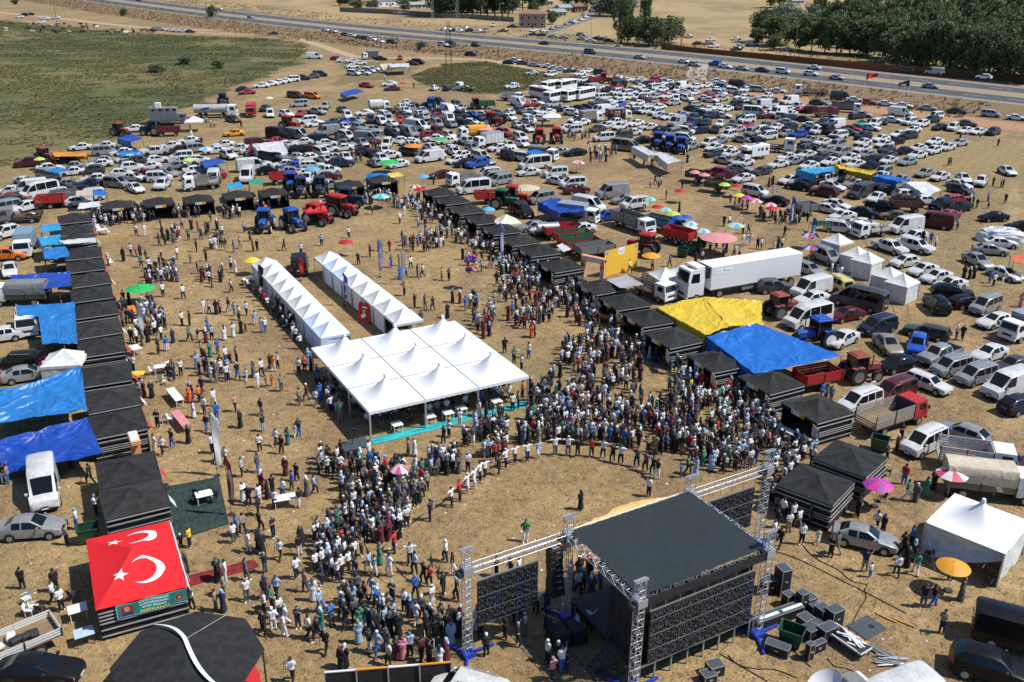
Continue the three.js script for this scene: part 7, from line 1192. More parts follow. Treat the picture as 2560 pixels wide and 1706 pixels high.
  const q = SITE.mat, mt = thing('green_ground_mat', 'dark green shade net spread on the grass by the tents', 'mat'); part(mt, 'sheet', surf(26, 26, (u, v) => { const e = (i, j, k) => q[i][k] + (q[j][k] - q[i][k]) * u, x = e(0, 1, 0) + (e(3, 2, 0) - e(0, 1, 0)) * v, z = e(0, 1, 1) + (e(3, 2, 1) - e(0, 1, 1)) * v; return [x, 0.02 + fbm(x, z, 9, 2) * 0.06, z, u * 3, v * 3]; }), std([0.03, 0.055, 0.05], { map: texCloth, roughness: 0.95 }));
}
{ // round black tent
  const t = thing('round_black_tent', 'big eight-sided black tent split by a white roof strip', 'tent', -17.2, 0, -40.1, 0.2), n = 8, r = 4.0, ye = 2.45, ya = 3.75;
  for (let i = 0; i < n; i++) { const a = i / n * 6.2832, b = (i + 1) / n * 6.2832; part(t, 'roof_panel', surf(6, 6, (u, v) => { const k = 1 - v, x = (Math.cos(a) + (Math.cos(b) - Math.cos(a)) * u) * r * k, z = (Math.sin(a) + (Math.sin(b) - Math.sin(a)) * u) * r * k; return [x, ye + (ya - ye) * v - 0.3 * v * (1 - v), z, x / 2, z / 2]; }), M.blackCloth); part(t, 'pole', cyl(0.05, ye, Math.cos(a) * r * 0.97, ye / 2, Math.sin(a) * r * 0.97, 8), M.dark); if (i !== 0 && i !== 7 && i !== 6) part(t, 'wall', surf(4, 3, (u, v) => [(Math.cos(a) + (Math.cos(b) - Math.cos(a)) * u) * (r - 0.1), v * ye, (Math.sin(a) + (Math.sin(b) - Math.sin(a)) * u) * (r - 0.1)]), M.blackCloth); }
  part(t, 'roof_strip', surf(24, 2, (u, v) => { const s = u * 2 - 1, x = s * 3.6, z = 0.55 * Math.sin(s * 2.4) + (v - 0.5) * (0.2 * (1 - s * s) + 0.03 + 0.06 * Math.max(0, s)) + 0.35 * s, d = Math.hypot(x, z) / r; return [x, ye + (ya - ye) * (1 - d) + 0.12, z]; }), M.pvc).rotation.y = -0.75;
  part(t, 'ridge_cord', rod(V(0, ya + 0.02, 0), V(1.9, ye + 0.08, -3.4), 0.02), M.stripe); part(t, 'floor_carpet', cyl(3.6, 0.04, 0, 0.03, 0, 24), M.redCloth);
}
// tarpaulins stretched between vehicles and poles
const TCOL = { blue: [0.02, 0.2, 0.55], cyan: [0.03, 0.33, 0.62], deepblue: [0.015, 0.075, 0.42], skyblue: [0.02, 0.16, 0.58], yellow: [0.78, 0.55, 0.03], yellow2: [0.78, 0.6, 0.1], white: [0.66, 0.67, 0.68], orange: [0.72, 0.3, 0.03], orangered: [0.75, 0.16, 0.06], red: [0.55, 0.02, 0.03], green: [0.04, 0.32, 0.2], cream: [0.6, 0.5, 0.38], stripe: [0.45, 0.43, 0.42], darkgreen: [0.02, 0.06, 0.04], teal: [0.05, 0.42, 0.32], amberwhite: [0.75, 0.5, 0.16] };
const TNAME = { deepblue: 'deep blue', skyblue: 'bright blue', cyan: 'light blue', yellow2: 'pale yellow', orangered: 'orange', stripe: 'grey patterned', darkgreen: 'dark green', amberwhite: 'amber and white' };
const tarpMat = {}; for (const k in TCOL) tarpMat[k] = std(TCOL[k], { map: texTarp, bumpMap: bumpTarp, bumpScale: 0.025, roughness: 0.36 });
TARPS.forEach(([col, c, fold], i) => {
  const cx = (c[0][0] + c[1][0] + c[2][0] + c[3][0]) / 4, cz = (c[0][2] + c[1][2] + c[2][2] + c[3][2]) / 4, t = thing('tarpaulin', `${TNAME[col] ?? col} tarpaulin stretched over poles`, 'tarpaulin', cx, 0, cz, 0, 'tarpaulins'), big = Math.hypot(c[2][0] - c[0][0], c[2][2] - c[0][2]), n = big > 5 ? 60 : 24, f = fold * (big > 5 ? 1.25 : 0.8);
  const at = (u, v) => { const L = (k) => (c[0][k] * (1 - u) + c[1][k] * u) * (1 - v) + (c[3][k] * (1 - u) + c[2][k] * u) * v; const e = 4 * u * (1 - u) * 4 * v * (1 - v), x = L(0), z = L(2), w1 = Math.abs(fbm(x * 0.5 + i, z * 0.5, i, 2) - 0.5) * 2.6, w2 = Math.abs(fbm((x + z) * 0.8, (x - z) * 0.16, i + 4, 2) - 0.5) * 2.6, edge = Math.min(u, 1 - u, v, 1 - v); let pull = 0; for (const [a, b] of [[0, 0], [1, 0], [1, 1], [0, 1], [0.5, 0], [0.5, 1]]) { const dx = u - a, dv = v - b, d = Math.hypot(dx, dv); pull += Math.sin(Math.atan2(dv, dx) * 17 + i) * Math.exp(-d * 4.5) * Math.min(1, d * 9); } const y = f * 0.6 * pull + L(1) + f * ((1 - w1) - 0.75) * Math.min(1, edge * 6) + f * 0.7 * (Math.max(0, 1 - w2 * 1.6) ** 2 - 0.3) - 0.2 * e * (big > 5 ? 0.6 : 0.4); const jx = (fbm(u * 7, v * 7, 3 + i, 2) - 0.5) * 0.3 * (edge < 0.02 ? 1 : 0.3); return [x - cx + jx, y, z - cz + jx]; };
  part(t, 'sheet', surf(n, n, (u, v) => { const p = at(u, v); return [...p, u * big / 5, v * big / 5]; }), tarpMat[col]);
  for (const [a, b, h0] of [[0, 0, 0], [1, 0, 1], [1, 1, 2], [0, 1, 3]]) { const p = at(a, b); if (p[1] > 0.9) part(t, 'pole', rod(V(p[0], 0, p[2]), V(p[0], p[1], p[2]), 0.035, 6), M.dark); }
  if (big > 5) for (const s of [0, 1]) part(t, 'skirt', surf(20, 3, (u, v) => { const p = s ? at(u, 0) : at(0, u); return [p[0], p[1] * (1 - v * 0.55), p[2] + 0.05 * Math.sin(u * 30)]; }), tarpMat[col]);
});
// parasols
const UC = { red: ['red'], yellow: ['yellow'], green: ['green2', 'green2'], pinkwhite: ['pink2', 'white'], teal: ['teal', 'paleblue'], whitered: ['white', 'red'], skyblue: ['skyblue'], multi: ['skyblue', 'lime', 'paleblue'], lime: ['lime'], blue: ['blue'], skywhite: ['skyblue', 'white'], pink: ['pink'], redblue: ['red', 'blue', 'paleblue'], purplepink: ['purple', 'magenta'], amber: ['amber'], orange: ['orange'], cream: ['cream'], white: ['white'] };
colours.green2 = [0.02, 0.5, 0.12]; colours.pink2 = [0.75, 0.08, 0.2]; colours.magenta = [0.7, 0.04, 0.32];
const UN = { pinkwhite: 'pink and white', whitered: 'white and red', multi: 'multicoloured', skywhite: 'blue and white', redblue: 'red and blue', purplepink: 'purple and pink', skyblue: 'light blue', lime: 'lime green', amber: 'amber yellow', pink: 'pale pink' };
const panelG = (() => { const n = 8; return surf(3, 3, (u, v) => { const a = (u - 0.5) * 2 * Math.PI / n, r = 1 - v; return [Math.cos(a) * r * (u > 0.2 && u < 0.8 ? 0.985 : 1), 0.36 * (1 - r * r * 0.95) - 0.02, Math.sin(a) * r]; }); })();
UMBRELLAS.forEach(([x, z, col, r]) => {
  const small = r < 1, t = thing('parasol', `${UN[col] ?? col} ${r > 2 ? 'large market' : small ? 'hand held' : 'round market'} parasol`, 'parasol', x, 0, z, 0, 'parasols'), h = r > 2 ? 2.3 : 1.85;
  part(t, 'pole', cyl(0.025, h + 0.4, 0, (h + 0.4) / 2, 0, 6), M.white);
  for (let i = 0; i < 8; i++) { const p = part(t, 'canopy_panel', panelG, solid(UC[col][i % UC[col].length]), 0, h, 0); p.scale.set(r, 1.1, r); p.rotation.y = i * Math.PI / 4; }
  part(t, 'finial', cyl(0.03, 0.12, 0, h + 0.45, 0, 6), M.white); if (!small) part(t, 'base', cyl(0.28, 0.1, 0, 0.05, 0, 12), M.dark);
});
// ---------- concert stage ----------
function truss(a, b, s, mat = M.alu) { // four chords and zigzag braces
  const d = b.clone().sub(a), L = d.length(); d.normalize(); const up = Math.abs(d.y) > 0.9 ? V(1, 0, 0) : UP, e1 = d.clone().cross(up).normalize().multiplyScalar(s / 2), e2 = d.clone().cross(e1).normalize().multiplyScalar(s / 2), gs = [];
  const cs = [[1, 1], [1, -1], [-1, -1], [-1, 1]].map(([i, j]) => e1.clone().multiplyScalar(i).add(e2.clone().multiplyScalar(j)));
  for (const c of cs) gs.push(rod(a.clone().add(c), b.clone().add(c), 0.025, 5)); const n = Math.max(2, Math.round(L / (s * 1.15)));
  for (let i = 0; i < n; i++) for (let k = 0; k < 4; k++) { const p = a.clone().addScaledVector(d, L * i / n), q = a.clone().addScaledVector(d, L * (i + 1) / n), f = (i + k) % 2; gs.push(rod(p.clone().add(cs[f ? k : (k + 1) % 4]), q.clone().add(cs[f ? (k + 1) % 4 : k]), 0.016, 4)); if (i) gs.push(rod(p.clone().add(cs[k]), p.clone().add(cs[(k + 1) % 4]), 0.014, 4)); }
  return merge(gs);
}
{
  const t = thing('concert_stage', 'black roofed concert stage with truss towers and video walls', 'stage', 9.07, 0, -46.0, 30 * RAD), hx = 4.55, hz = 3.45, H = 6, X0 = -hx - 6.7, X1 = hx + 6.6;
  const bluePaint = std([0.012, 0.05, 0.42], { roughness: 0.4 });
  for (const [x, z] of [[-hx, -hz], [hx, -hz], [hx, hz], [-hx, hz], [X0, -hz], [X1, -hz]]) {
    const tw = part(t, 'tower', truss(V(x, 0.25, z), V(x, 7.3, z), 0.42), M.alu); part(tw, 'head_block', merge([box(0.8, 0.06, 0.3, x, 7.35, z), box(0.8, 0.06, 0.06, x, 7.45, z + 0.1), box(0.62, 0.5, 0.62, x, H, z).scale(1, 1, 1)]), M.alu); part(tw, 'hoist', rbox(0.34, 0.3, 0.5, 0.05, x - 0.45, H - 0.15, z), M.dark);
    part(tw, 'outrigger_base', merge([0, 2.1, 4.2].map((a) => box(1.7, 0.12, 0.14, x + Math.cos(a) * 0.85, 0.14, z - Math.sin(a) * 0.85, a)).concat([box(0.7, 0.3, 0.7, x, 0.17, z)])), bluePaint);
  }
  for (const [a, b] of [[V(-hx, H, -hz), V(hx, H, -hz)], [V(-hx, H, hz), V(hx, H, hz)], [V(-hx, H, -hz), V(-hx, H, hz)], [V(hx, H, -hz), V(hx, H, hz)], [V(X0, H, -hz), V(-hx, H, -hz)], [V(hx, H, -hz), V(X1, H, -hz)], [V(0, H - 0.2, -hz), V(0, H - 0.2, hz)]]) part(t, 'beam', truss(a, b, 0.4), M.alu);
  part(t, 'roof_cover', surf(30, 22, (u, v) => [(u - 0.5) * (hx * 2 - 0.2), H + 0.28 + 0.05 * fbm(u * 5, v * 5, 8, 2) - 0.1 * Math.sin(u * 3.14) * Math.sin(v * 3.14), (v - 0.5) * (hz * 2 - 0.1), u * 3, v * 3]), new THREE.MeshPhysicalMaterial({ color: lin(0.026, 0.035, 0.036), map: texDust, roughness: 0.5, side: THREE.DoubleSide }));
  part(t, 'roof_border', merge([box(hx * 2, 0.6, 0.03, 0, H - 0.02, hz + 0.24)]), M.blackCloth);
  part(t, 'deck', box(hx * 2 - 0.5, 0.14, hz * 2 - 0.3, 0, 1.3, 0), M.dark); part(t, 'deck_skirt', merge([box(hx * 2 - 0.6, 1.2, 0.04, 0, 0.62, -hz + 0.2), box(0.04, 1.2, hz * 2 - 0.4, hx - 0.3, 0.62, 0)]), M.blackCloth);
  part(t, 'back_drop', box(hx * 2 - 0.8, 4.3, 0.05, 0, 3.4, hz - 0.62), M.blackCloth); part(t, 'wing_drape', surf(16, 6, (u, v) => [-hx + 0.35 + 0.08 * Math.sin(u * 25), 1.3 + v * 3.6, hz - 0.5 - u * 2.6]), M.blackCloth);
  for (let i = 0; i < 8; i++) for (const z of [-hz + 0.4, hz - 0.2]) part(t, 'deck_leg', box(0.08, 1.25, 0.08, -hx + 0.4 + i * 1.17, 0.63, z), M.alu); part(t, 'deck_edge', box(hx * 2 - 0.3, 0.16, 0.05, 0, 1.3, hz - 0.1), M.alu);
  // video walls: backs of the panels
  const pg = merge([rbox(0.497, 0.497, 0.07, 0.006), box(0.3, 0.12, 0.05, 0, 0.05, 0.055), box(0.1, 0.3, 0.04, -0.15, 0, 0.05), box(0.05, 0.36, 0.03, 0.17, 0, 0.05), box(0.12, 0.08, 0.07, 0.08, -0.14, 0.05)]), pm = [M.black, std([0.016, 0.017, 0.02], { roughness: 0.4 }), std([0.012, 0.016, 0.035], { roughness: 0.4 })];
  const connMat = std([0.09, 0.095, 0.11], { roughness: 0.4, metalness: 0.3 }), wallLED = (x0, nx, y0, ny, z, s = 0.5) => { const w = part(t, 'video_wall', merge([box(nx * s, 0.06, 0.06, x0 + nx * s / 2, y0 + ny * s + 0.1, z), box(nx * s, 0.05, 0.05, x0 + nx * s / 2, y0 - 0.04, z)]), M.steel); for (let i = 0; i < nx; i++) for (let j = 0; j < ny; j++) part(w, 'panel', pg, pm[(i * 7 + j * 3 + (R() < 0.3 ? 1 : 0)) % 3], x0 + (i + 0.5) * s, y0 + (j + 0.5) * s, z); for (let j = 0; j < ny; j++) { const q = []; for (let i = 0; i < nx; i++) for (let k = 0; k < 3; k++) q.push(box(0.05 + 0.07 * R(), 0.05 + 0.09 * R(), 0.05, x0 + (i + 0.18 + k * 0.32) * s, y0 + (j + 0.2 + 0.6 * R()) * s, z + 0.09)); part(w, 'connector_row', merge(q), connMat).userData.kind = 'stuff'; } for (let j = 2; j < ny; j += 2) part(w, 'cable_run', surf(nx * 4, 1, (u, v) => [x0 + u * nx * s, y0 + j * s + 0.03 * Math.sin(u * nx * 6.28) + v * 0.045, z + 0.11]), M.steel); for (let i = 0; i <= nx; i += 2) part(w, 'hanger', box(0.03, H - 0.2 - y0 - ny * s, 0.03, x0 + i * s, (H - 0.2 + y0 + ny * s) / 2, z), M.steel); };
  wallLED(-hx + 0.75, 15, 1.5, 7, hz + 0.05); wallLED(X0 + 0.65, 8, 1.9, 6, -hz); wallLED(hx + 1.6, 8, 1.9, 6, -hz);
  const la = part(t, 'line_array', box(0.5, 0.06, 0.5, -hx - 0.95, 5.55, -hz), M.steel); for (let i = 0; i < 8; i++) part(la, 'speaker', rbox(0.85, 0.36, 0.6, 0.03, -hx - 0.95, 5.3 - i * 0.385, -hz + i * i * 0.008), M.black); for (let i = 0; i < 7; i++) part(la, 'rear_label', box(0.3, 0.1, 0.02, -hx - 0.85, 5.28 - i * 0.385, -hz + 0.32 + i * i * 0.008), M.steel);
  const st = part(t, 'stairs', merge([-0.55, 0.55].map((s) => box(2.1, 0.1, 0.08, -hx - 0.55, 0.72, 1.4 + s, 0, 0, 0.62))), M.dark); for (let i = 0; i < 6; i++) part(st, 'step', box(0.28, 0.05, 1.1, -hx - 1.3 + i * 0.28, 0.2 + i * 0.2, 1.4), solid('slate'));
  const dr = part(t, 'drum_riser', box(2.2, 0.3, 2, -1.0, 1.5, 0.6), M.blackCloth); part(dr, 'drum', cyl(0.33, 0.4, -1.6, 1.85, 0.9, 16), M.white);
  for (const [x, z] of [[-hx - 0.5, -1.6], [-hx - 1.6, -1.7]]) { const b = thing('subwoofer_stack', x > -5.2 ? 'black subwoofer cabinet beside the stage stairs' : 'black subwoofer cabinet under the hanging speakers', 'speaker', 9.07 + x * Math.cos(30 * RAD) + z * Math.sin(30 * RAD), 0, -46 - x * Math.sin(30 * RAD) + z * Math.cos(30 * RAD), 30 * RAD); part(b, 'cabinet', rbox(1.0, 1.1, 1.2, 0.03, 0, 0.55, 0), M.black); part(b, 'grille', box(0.8, 0.9, 0.02, 0, 0.55, -0.61), M.dark); }
}
// flight cases
CASES.forEach(([x, z, a, l, w, h], i) => {
  const long = l > 3, t = thing(long ? 'cable_case' : 'flight_case', long ? 'long open black cable trunk beside the stage tower' : `${h > 1.25 ? 'tall' : h < 0.7 ? 'low' : 'medium'} black flight case with metal edges`, 'case', x, 0, z, a * RAD, 'flight cases'); part(t, 'shell', box(l - 0.02, h - 0.02, w - 0.02, 0, h / 2, 0), M.black);
  const gx = [], e = 0.035; for (const s of [-1, 1]) for (const q of [-1, 1]) { gx.push(box(l, e, e, 0, q > 0 ? h - e / 2 : e / 2, s * (w - e) / 2), box(e, h, e, s * (l - e) / 2, h / 2, q * (w - e) / 2), box(e, e, w, s * (l - e) / 2, q > 0 ? h - e / 2 : e / 2, 0)); } part(t, 'edge_trim', merge(gx), M.alu); part(t, 'lid', box(l - 0.09, 0.02, w - 0.09, 0, h + 0.0, 0), solid('slate')); part(t, 'handle', box(0.2, 0.08, 0.03, 0, h * 0.55, w / 2 + 0.01), M.alu); if (long) for (const s of [-0.9, 0.9]) part(t, 'white_rail', box(1.5, 0.06, 0.2, s, h + 0.04, 0.1), M.white);
});
{ // things lying by the stage
  const [px, pz] = SITE.pallet, p = thing('dark_board', 'dark rubber board lying flat on the grass', 'board', px, 0, pz, 0.55); part(p, 'board', rbox(1.9, 0.04, 1.5, 0.01, 0, 0.04, 0), solid('slate')); part(p, 'stain', cyl(0.2, 0.006, 0.25, 0.064, 0.1, 9), M.black);
  const [tx, tz] = SITE.tray, tr = thing('truss_tray', 'open white framed tray full of metal arms', 'tray', tx, 0, tz, -0.98); part(tr, 'tray', box(2.6, 0.06, 1.0, 0, 0.5, 0, 0, 0, 0.08), M.dark); part(tr, 'frame', merge([box(2.6, 0.12, 0.06, 0, 0.55, 0.5), box(2.6, 0.12, 0.06, 0, 0.55, -0.5), box(0.06, 0.12, 1, 1.3, 0.55, 0), box(0.06, 0.12, 1, -1.3, 0.55, 0)]), M.white); for (let i = 0; i < 9; i++) part(tr, 'metal_arm', box(rr(0.8, 1.5), 0.07, 0.09, rr(-0.2, 0.7), 0.6 + i * 0.012, rr(-0.3, 0.3), rr(-0.6, 0.6)), M.white); for (const sx of [-1, 1]) for (const s of [-1, 1]) part(tr, 'leg', box(0.06, 0.5, 0.06, sx * 1.2, 0.25, s * 0.45), M.dark);
  const [qx, qz] = SITE.pipes, pp = thing('pipe_heap', 'heap of loose steel pipes on the grass', 'pipes', qx, 0, qz, -0.9); for (let i = 0; i < 22; i++) part(pp, 'pipe', cyl(0.045, rr(1.1, 1.7), 0, 0, 0, 7, 'x').rotateY(i < 9 ? rr(-0.06, 0.06) : rr(0.5, 1.1)).translate(i < 9 ? rr(-0.1, 0.1) - 0.4 : rr(0.2, 0.7), 0.05 + (i % 3) * 0.07, i < 9 ? (i % 5) * 0.1 - 0.2 : rr(-0.5, 0.6)), M.steel); part(pp, 'yellow_clamp', box(0.9, 0.1, 0.12, -0.9, 0.06, -0.2, 0.1), solid('amber'));
  SITE.planks.forEach(([x, z], i) => { const q = thing('timber_plank', i ? 'orange timber plank lying further from the board' : 'orange timber plank lying beside the dark board', 'plank', x, 0, z, -0.75 + i * 0.1); part(q, 'plank', rbox(1.3, 0.09, 0.16, 0.01, 0, 0.05, 0), std([0.5, 0.26, 0.07], { map: texDust })); });
  CABLES.forEach((P, i) => { const c = new THREE.CatmullRomCurve3(P.map((p) => V(p[0], 0.035, p[1]))), t = thing('cable', ['black cable winding past the silver sedan', 'black cable running straight to the wooden stake', 'black cable curling below the video wall', 'black cable leaving the frame below the stage', 'black cable beside the broadcast van', 'black cable beside the flight cases', 'thin black cable through the crowd by the stage'][i], 'cable'); part(t, 'sheath', new THREE.TubeGeometry(c, P.length * 10, 0.03, 5), M.black); });
  const [f0, f1] = SITE.fence, fa = Math.atan2(-(f1[1] - f0[1]), f1[0] - f0[0]), fl = Math.hypot(f1[0] - f0[0], f1[1] - f0[1]), fe = thing('hoarding', 'black hoarding with yellow and white top edge at the bottom', 'hoarding', (f0[0] + f1[0]) / 2, 0, (f0[1] + f1[1]) / 2, fa); for (let i = -1; i <= 2; i++) part(fe, 'panel', box(fl / 3 - 0.03, 1.8, 0.05, (i - 0.5) * fl / 3, 0.9, 0), M.blackCloth); for (let i = -1; i <= 2; i++) part(fe, 'top_edge', box(fl / 3, 0.07, 0.1, (i - 0.5) * fl / 3, 1.83, 0), i & 1 ? M.white : solid('amber')); for (let i = -1; i <= 3; i++) part(fe, 'post', box(0.07, 1.9, 0.07, (i - 1) * fl / 3, 0.95, 0.06), M.alu);
  SITE.stages.forEach(([x, z], i) => { const s = thing('camera_platform', i ? 'grey camera platform standing in the dense crowd' : 'grey camera platform at the marquee corner', 'platform', x, 0, z, 27 * RAD); part(s, 'top', box(2.2, 0.1, 1.6, 0, 0.95, 0), solid('slate')); for (const a of [-1, 1]) for (const b of [-1, 1]) part(s, 'leg', box(0.07, 0.9, 0.07, a * 1.0, 0.45, b * 0.7), M.steel); const tp = thing('camera_tripod', i ? 'video tripod on the crowd platform' : 'video tripod on the marquee corner platform', 'tripod', x, 1.0, z); for (let k = 0; k < 3; k++) part(tp, 'leg', rod(V(Math.cos(k * 2.1) * 0.4, 0, Math.sin(k * 2.1) * 0.4), V(0, 1.2, 0), 0.02), M.black); part(tp, 'camera', rbox(0.35, 0.2, 0.18, 0.03, 0, 1.3, 0), M.black); });
  // yellow backdrop and orange arch
  const [b0, b1] = SITE.board, ba = Math.atan2(-(b1[1] - b0[1]), b1[0] - b0[0]), bl = Math.hypot(b1[0] - b0[0], b1[1] - b0[1]), bd = thing('yellow_backdrop', 'wide yellow backdrop board with a winged emblem', 'backdrop', (b0[0] + b1[0]) / 2, 0, (b0[1] + b1[1]) / 2, ba);
  part(bd, 'panel', box(bl, 3.3, 0.08, 0, 1.7, 0), solid('amber')); for (const s of [-1, 0, 1]) part(bd, 'brace', rod(V(s * bl * 0.4, 0, -1.1), V(s * bl * 0.4, 2.6, -0.05), 0.04), M.alu);
  part(bd, 'print', new THREE.PlaneGeometry(bl - 0.02, 3.28).translate(0, 1.7, 0.044), print(768, 420, (x, w, h) => { x.fillStyle = '#eab93a'; x.fillRect(0, 0, w, h); x.fillStyle = '#e6e9ec'; x.beginPath(); x.moveTo(310, 0); x.lineTo(450, 0); x.lineTo(450, 100); x.quadraticCurveTo(380, 130, 310, 100); x.fill(); x.strokeStyle = '#7f9fc4'; x.lineWidth = 9; for (const s of [-1, 1]) { x.beginPath(); x.moveTo(380, 78); x.quadraticCurveTo(380 + s * 40, 30, 380 + s * 58, 34); x.moveTo(380, 92); x.quadraticCurveTo(380 + s * 36, 58, 380 + s * 54, 58); x.stroke(); } x.fillStyle = '#3d5f96'; for (const cx of [52, 716]) { x.beginPath(); x.arc(cx, 46, 30, 0, 7); x.fill(); } x.strokeStyle = '#dfe4ea'; x.lineWidth = 5; for (const cx of [52, 716]) { x.beginPath(); x.arc(cx, 46, 20, 0, 7); x.stroke(); } x.fillStyle = '#b98a1c'; for (let i = 0; i < 5; i++) { x.fillRect(34, 110 + i * 56, 40, 14); x.fillRect(696, 110 + i * 56, 40, 14); } }));
  const [a0, a1] = SITE.arch, aa = Math.atan2(-(a1[1] - a0[1]), a1[0] - a0[0]), al = Math.hypot(a1[0] - a0[0], a1[1] - a0[1]) + 0.6, ar = thing('orange_arch', 'square orange and white entrance arch between the tents', 'arch', (a0[0] + a1[0]) / 2, 0, (a0[1] + a1[1]) / 2, aa), om = std([0.72, 0.32, 0.14], { roughness: 0.6 });
  const archPrint = print(128, 512, (x, w, h) => { x.fillStyle = '#d6ccc2'; x.fillRect(0, 0, w, h); x.fillStyle = '#c9682c'; x.fillRect(0, 0, w, 90); x.fillStyle = '#3b4f86'; for (let i = 0; i < 9; i++) x.fillRect(40 + (i % 2) * 8, 120 + i * 40, 46, 24); });
  for (const s of [-1, 1]) { part(ar, 'pillar', rbox(0.55, 2.8, 0.6, 0.03, s * (al / 2 - 0.28), 1.4, 0), om); part(ar, 'pillar_print', new THREE.PlaneGeometry(0.5, 2.4).translate(s * (al / 2 - 0.28), 1.3, 0.31), archPrint); } part(ar, 'lintel', rbox(al, 0.62, 0.64, 0.03, 0, 3.1, 0), om); part(ar, 'lintel_print', box(al * 0.8, 0.4, 0.02, 0, 3.1, 0.33), M.whiteCloth); part(ar, 'fan_opening', cyl(0.2, 0.04, al / 2 + 0.01, 3.1, 0, 14, 'x'), M.black);
  // small awning banner at the tent corner
  const [ox, oz] = SITE.cloth_stack, ob = thing('orange_arch', 'orange and white inflatable post leaning by the western tents', 'arch', ox + 0.8, 0, oz - 3.6, 0.5); part(ob, 'column', rbox(0.7, 2.2, 0.7, 0.05, 0, 1.1, 0), om); part(ob, 'cap', rbox(0.75, 0.4, 1.9, 0.05, 0, 2.4, 0), om); part(ob, 'top_sheet', box(0.6, 0.03, 1.7, 0, 2.62, 0), M.whiteCloth);
}
// feather flags, flag poles
const FF = { violet: 'violet', white: 'white', black: 'black', blue: 'blue', red: 'red', redwhite: 'red' };
FEATHER_FLAGS.forEach(([x, z, c, h]) => { const t = thing('feather_flag', `${h > 4.7 ? 'tall' : 'short'} ${c === 'redwhite' ? 'red and white' : c} feather flag`, 'flag', x, 0, z, rr(-0.5, 0.5), 'feather flags'); part(t, 'pole', rod(V(0, 0, 0), V(0, h, 0), 0.025), M.dark); part(t, 'cloth', surf(5, 16, (u, v) => [0.03 + u * 0.62 * Math.min(1, (1 - v) * 5 + 0.15) * (0.6 + 0.4 * v), 0.9 + v * (h - 0.95), 0.07 * Math.sin(v * 7 + u * 2)]), solid(FF[c])); if (c === 'redwhite' || c === 'violet' || c === 'blue') part(t, 'white_panel', surf(3, 8, (u, v) => [0.14 + u * 0.3, 1.4 + v * (h - 2.6), 0.012 + 0.07 * Math.sin((0.15 + v * 0.6) * 7 + 1)]), M.whiteCloth); part(t, 'base', cyl(0.25, 0.06, 0, 0.03, 0, 10), M.dark); });
FLAGPOLES.forEach(([x, z, h], i) => { const t = thing('flagpole', i ? 'white flagpole flying a black and white flag by the dirt road' : 'white flagpole flying a red flag by the dirt road', 'flagpole', x, 0, z, 0.1); part(t, 'mast', cyl(0.09, h, 0, h / 2, 0, 8, 'y', 0.05), M.white); part(t, 'flag', surf(16, 8, (u, v) => [(i ? -1 : 1) * (0.1 + u * 2.9), h - 0.2 - v * 1.5 * (1 - u * 0.55) - u * (i ? 0.7 : -0.1) + 0.12 * Math.sin(u * 7), 0.35 * Math.sin(u * 7 + v)]), i ? M.black : M.redCloth); if (i) part(t, 'emblem', surf(6, 6, (u, v) => [-(1.0 + u * 0.9), h - 0.95 - v * 0.5 - u * 0.2, 0.1 + 0.35 * Math.sin((0.9 + u * 0.9) / 2.9 * 7 + 0.4)]), M.white); });
// tables, chairs, bins
const tTop = {};
TABLES.forEach(([x, z, a, l, c]) => { const t = thing('table', `${l > 2 ? 'long' : 'small'} ${c === 'paleblue' ? 'pale blue' : c} topped folding table`, 'table', x, 0, z, a * RAD, 'tables'), w = l > 2 ? 0.75 : Math.min(l, 0.9); part(t, 'table_top', rbox(l, 0.05, w, 0.015, 0, 0.74, 0), c === 'white' ? M.white : solid(c)); for (const s of [-1, 1]) for (const q of [-1, 1]) part(t, 'leg', box(0.05, 0.72, 0.05, s * (l / 2 - 0.1), 0.36, q * (w / 2 - 0.08)), c === 'white' ? M.white : M.dark); });
const chairProto = {};
function chair(x, z, a, c) {
  const t = thing('plastic_chair', `${c === 'white' ? 'white' : c === 'orange' ? 'orange' : 'black'} plastic garden armchair`, 'chair', x, 0, z, a * RAD, 'plastic chairs'), m = c === 'white' ? M.white : c === 'orange' ? solid('orange') : M.dark;
  const G = chairProto.g ??= { seat: rbox(0.46, 0.04, 0.46, 0.01, 0, 0.43, 0), back: surf(4, 4, (u, v) => [-0.22 - v * 0.1, 0.45 + v * 0.42, (u - 0.5) * 0.46 * (1 - v * 0.12)]), leg: rod(V(0, 0.43, 0), V(0, 0, 0), 0.022, 5), arm: rbox(0.4, 0.03, 0.05, 0.01, -0.02, 0.64, 0) };
  part(t, 'seat', G.seat, m); part(t, 'backrest', G.back, m); for (const sx of [-1, 1]) for (const s of [-1, 1]) part(t, 'leg', G.leg, m, sx * 0.2, 0, s * 0.2); for (const s of [-1, 1]) part(t, 'armrest', G.arm, m, 0, 0, s * 0.24);
}
CHAIRS.forEach((a) => chair(...a));
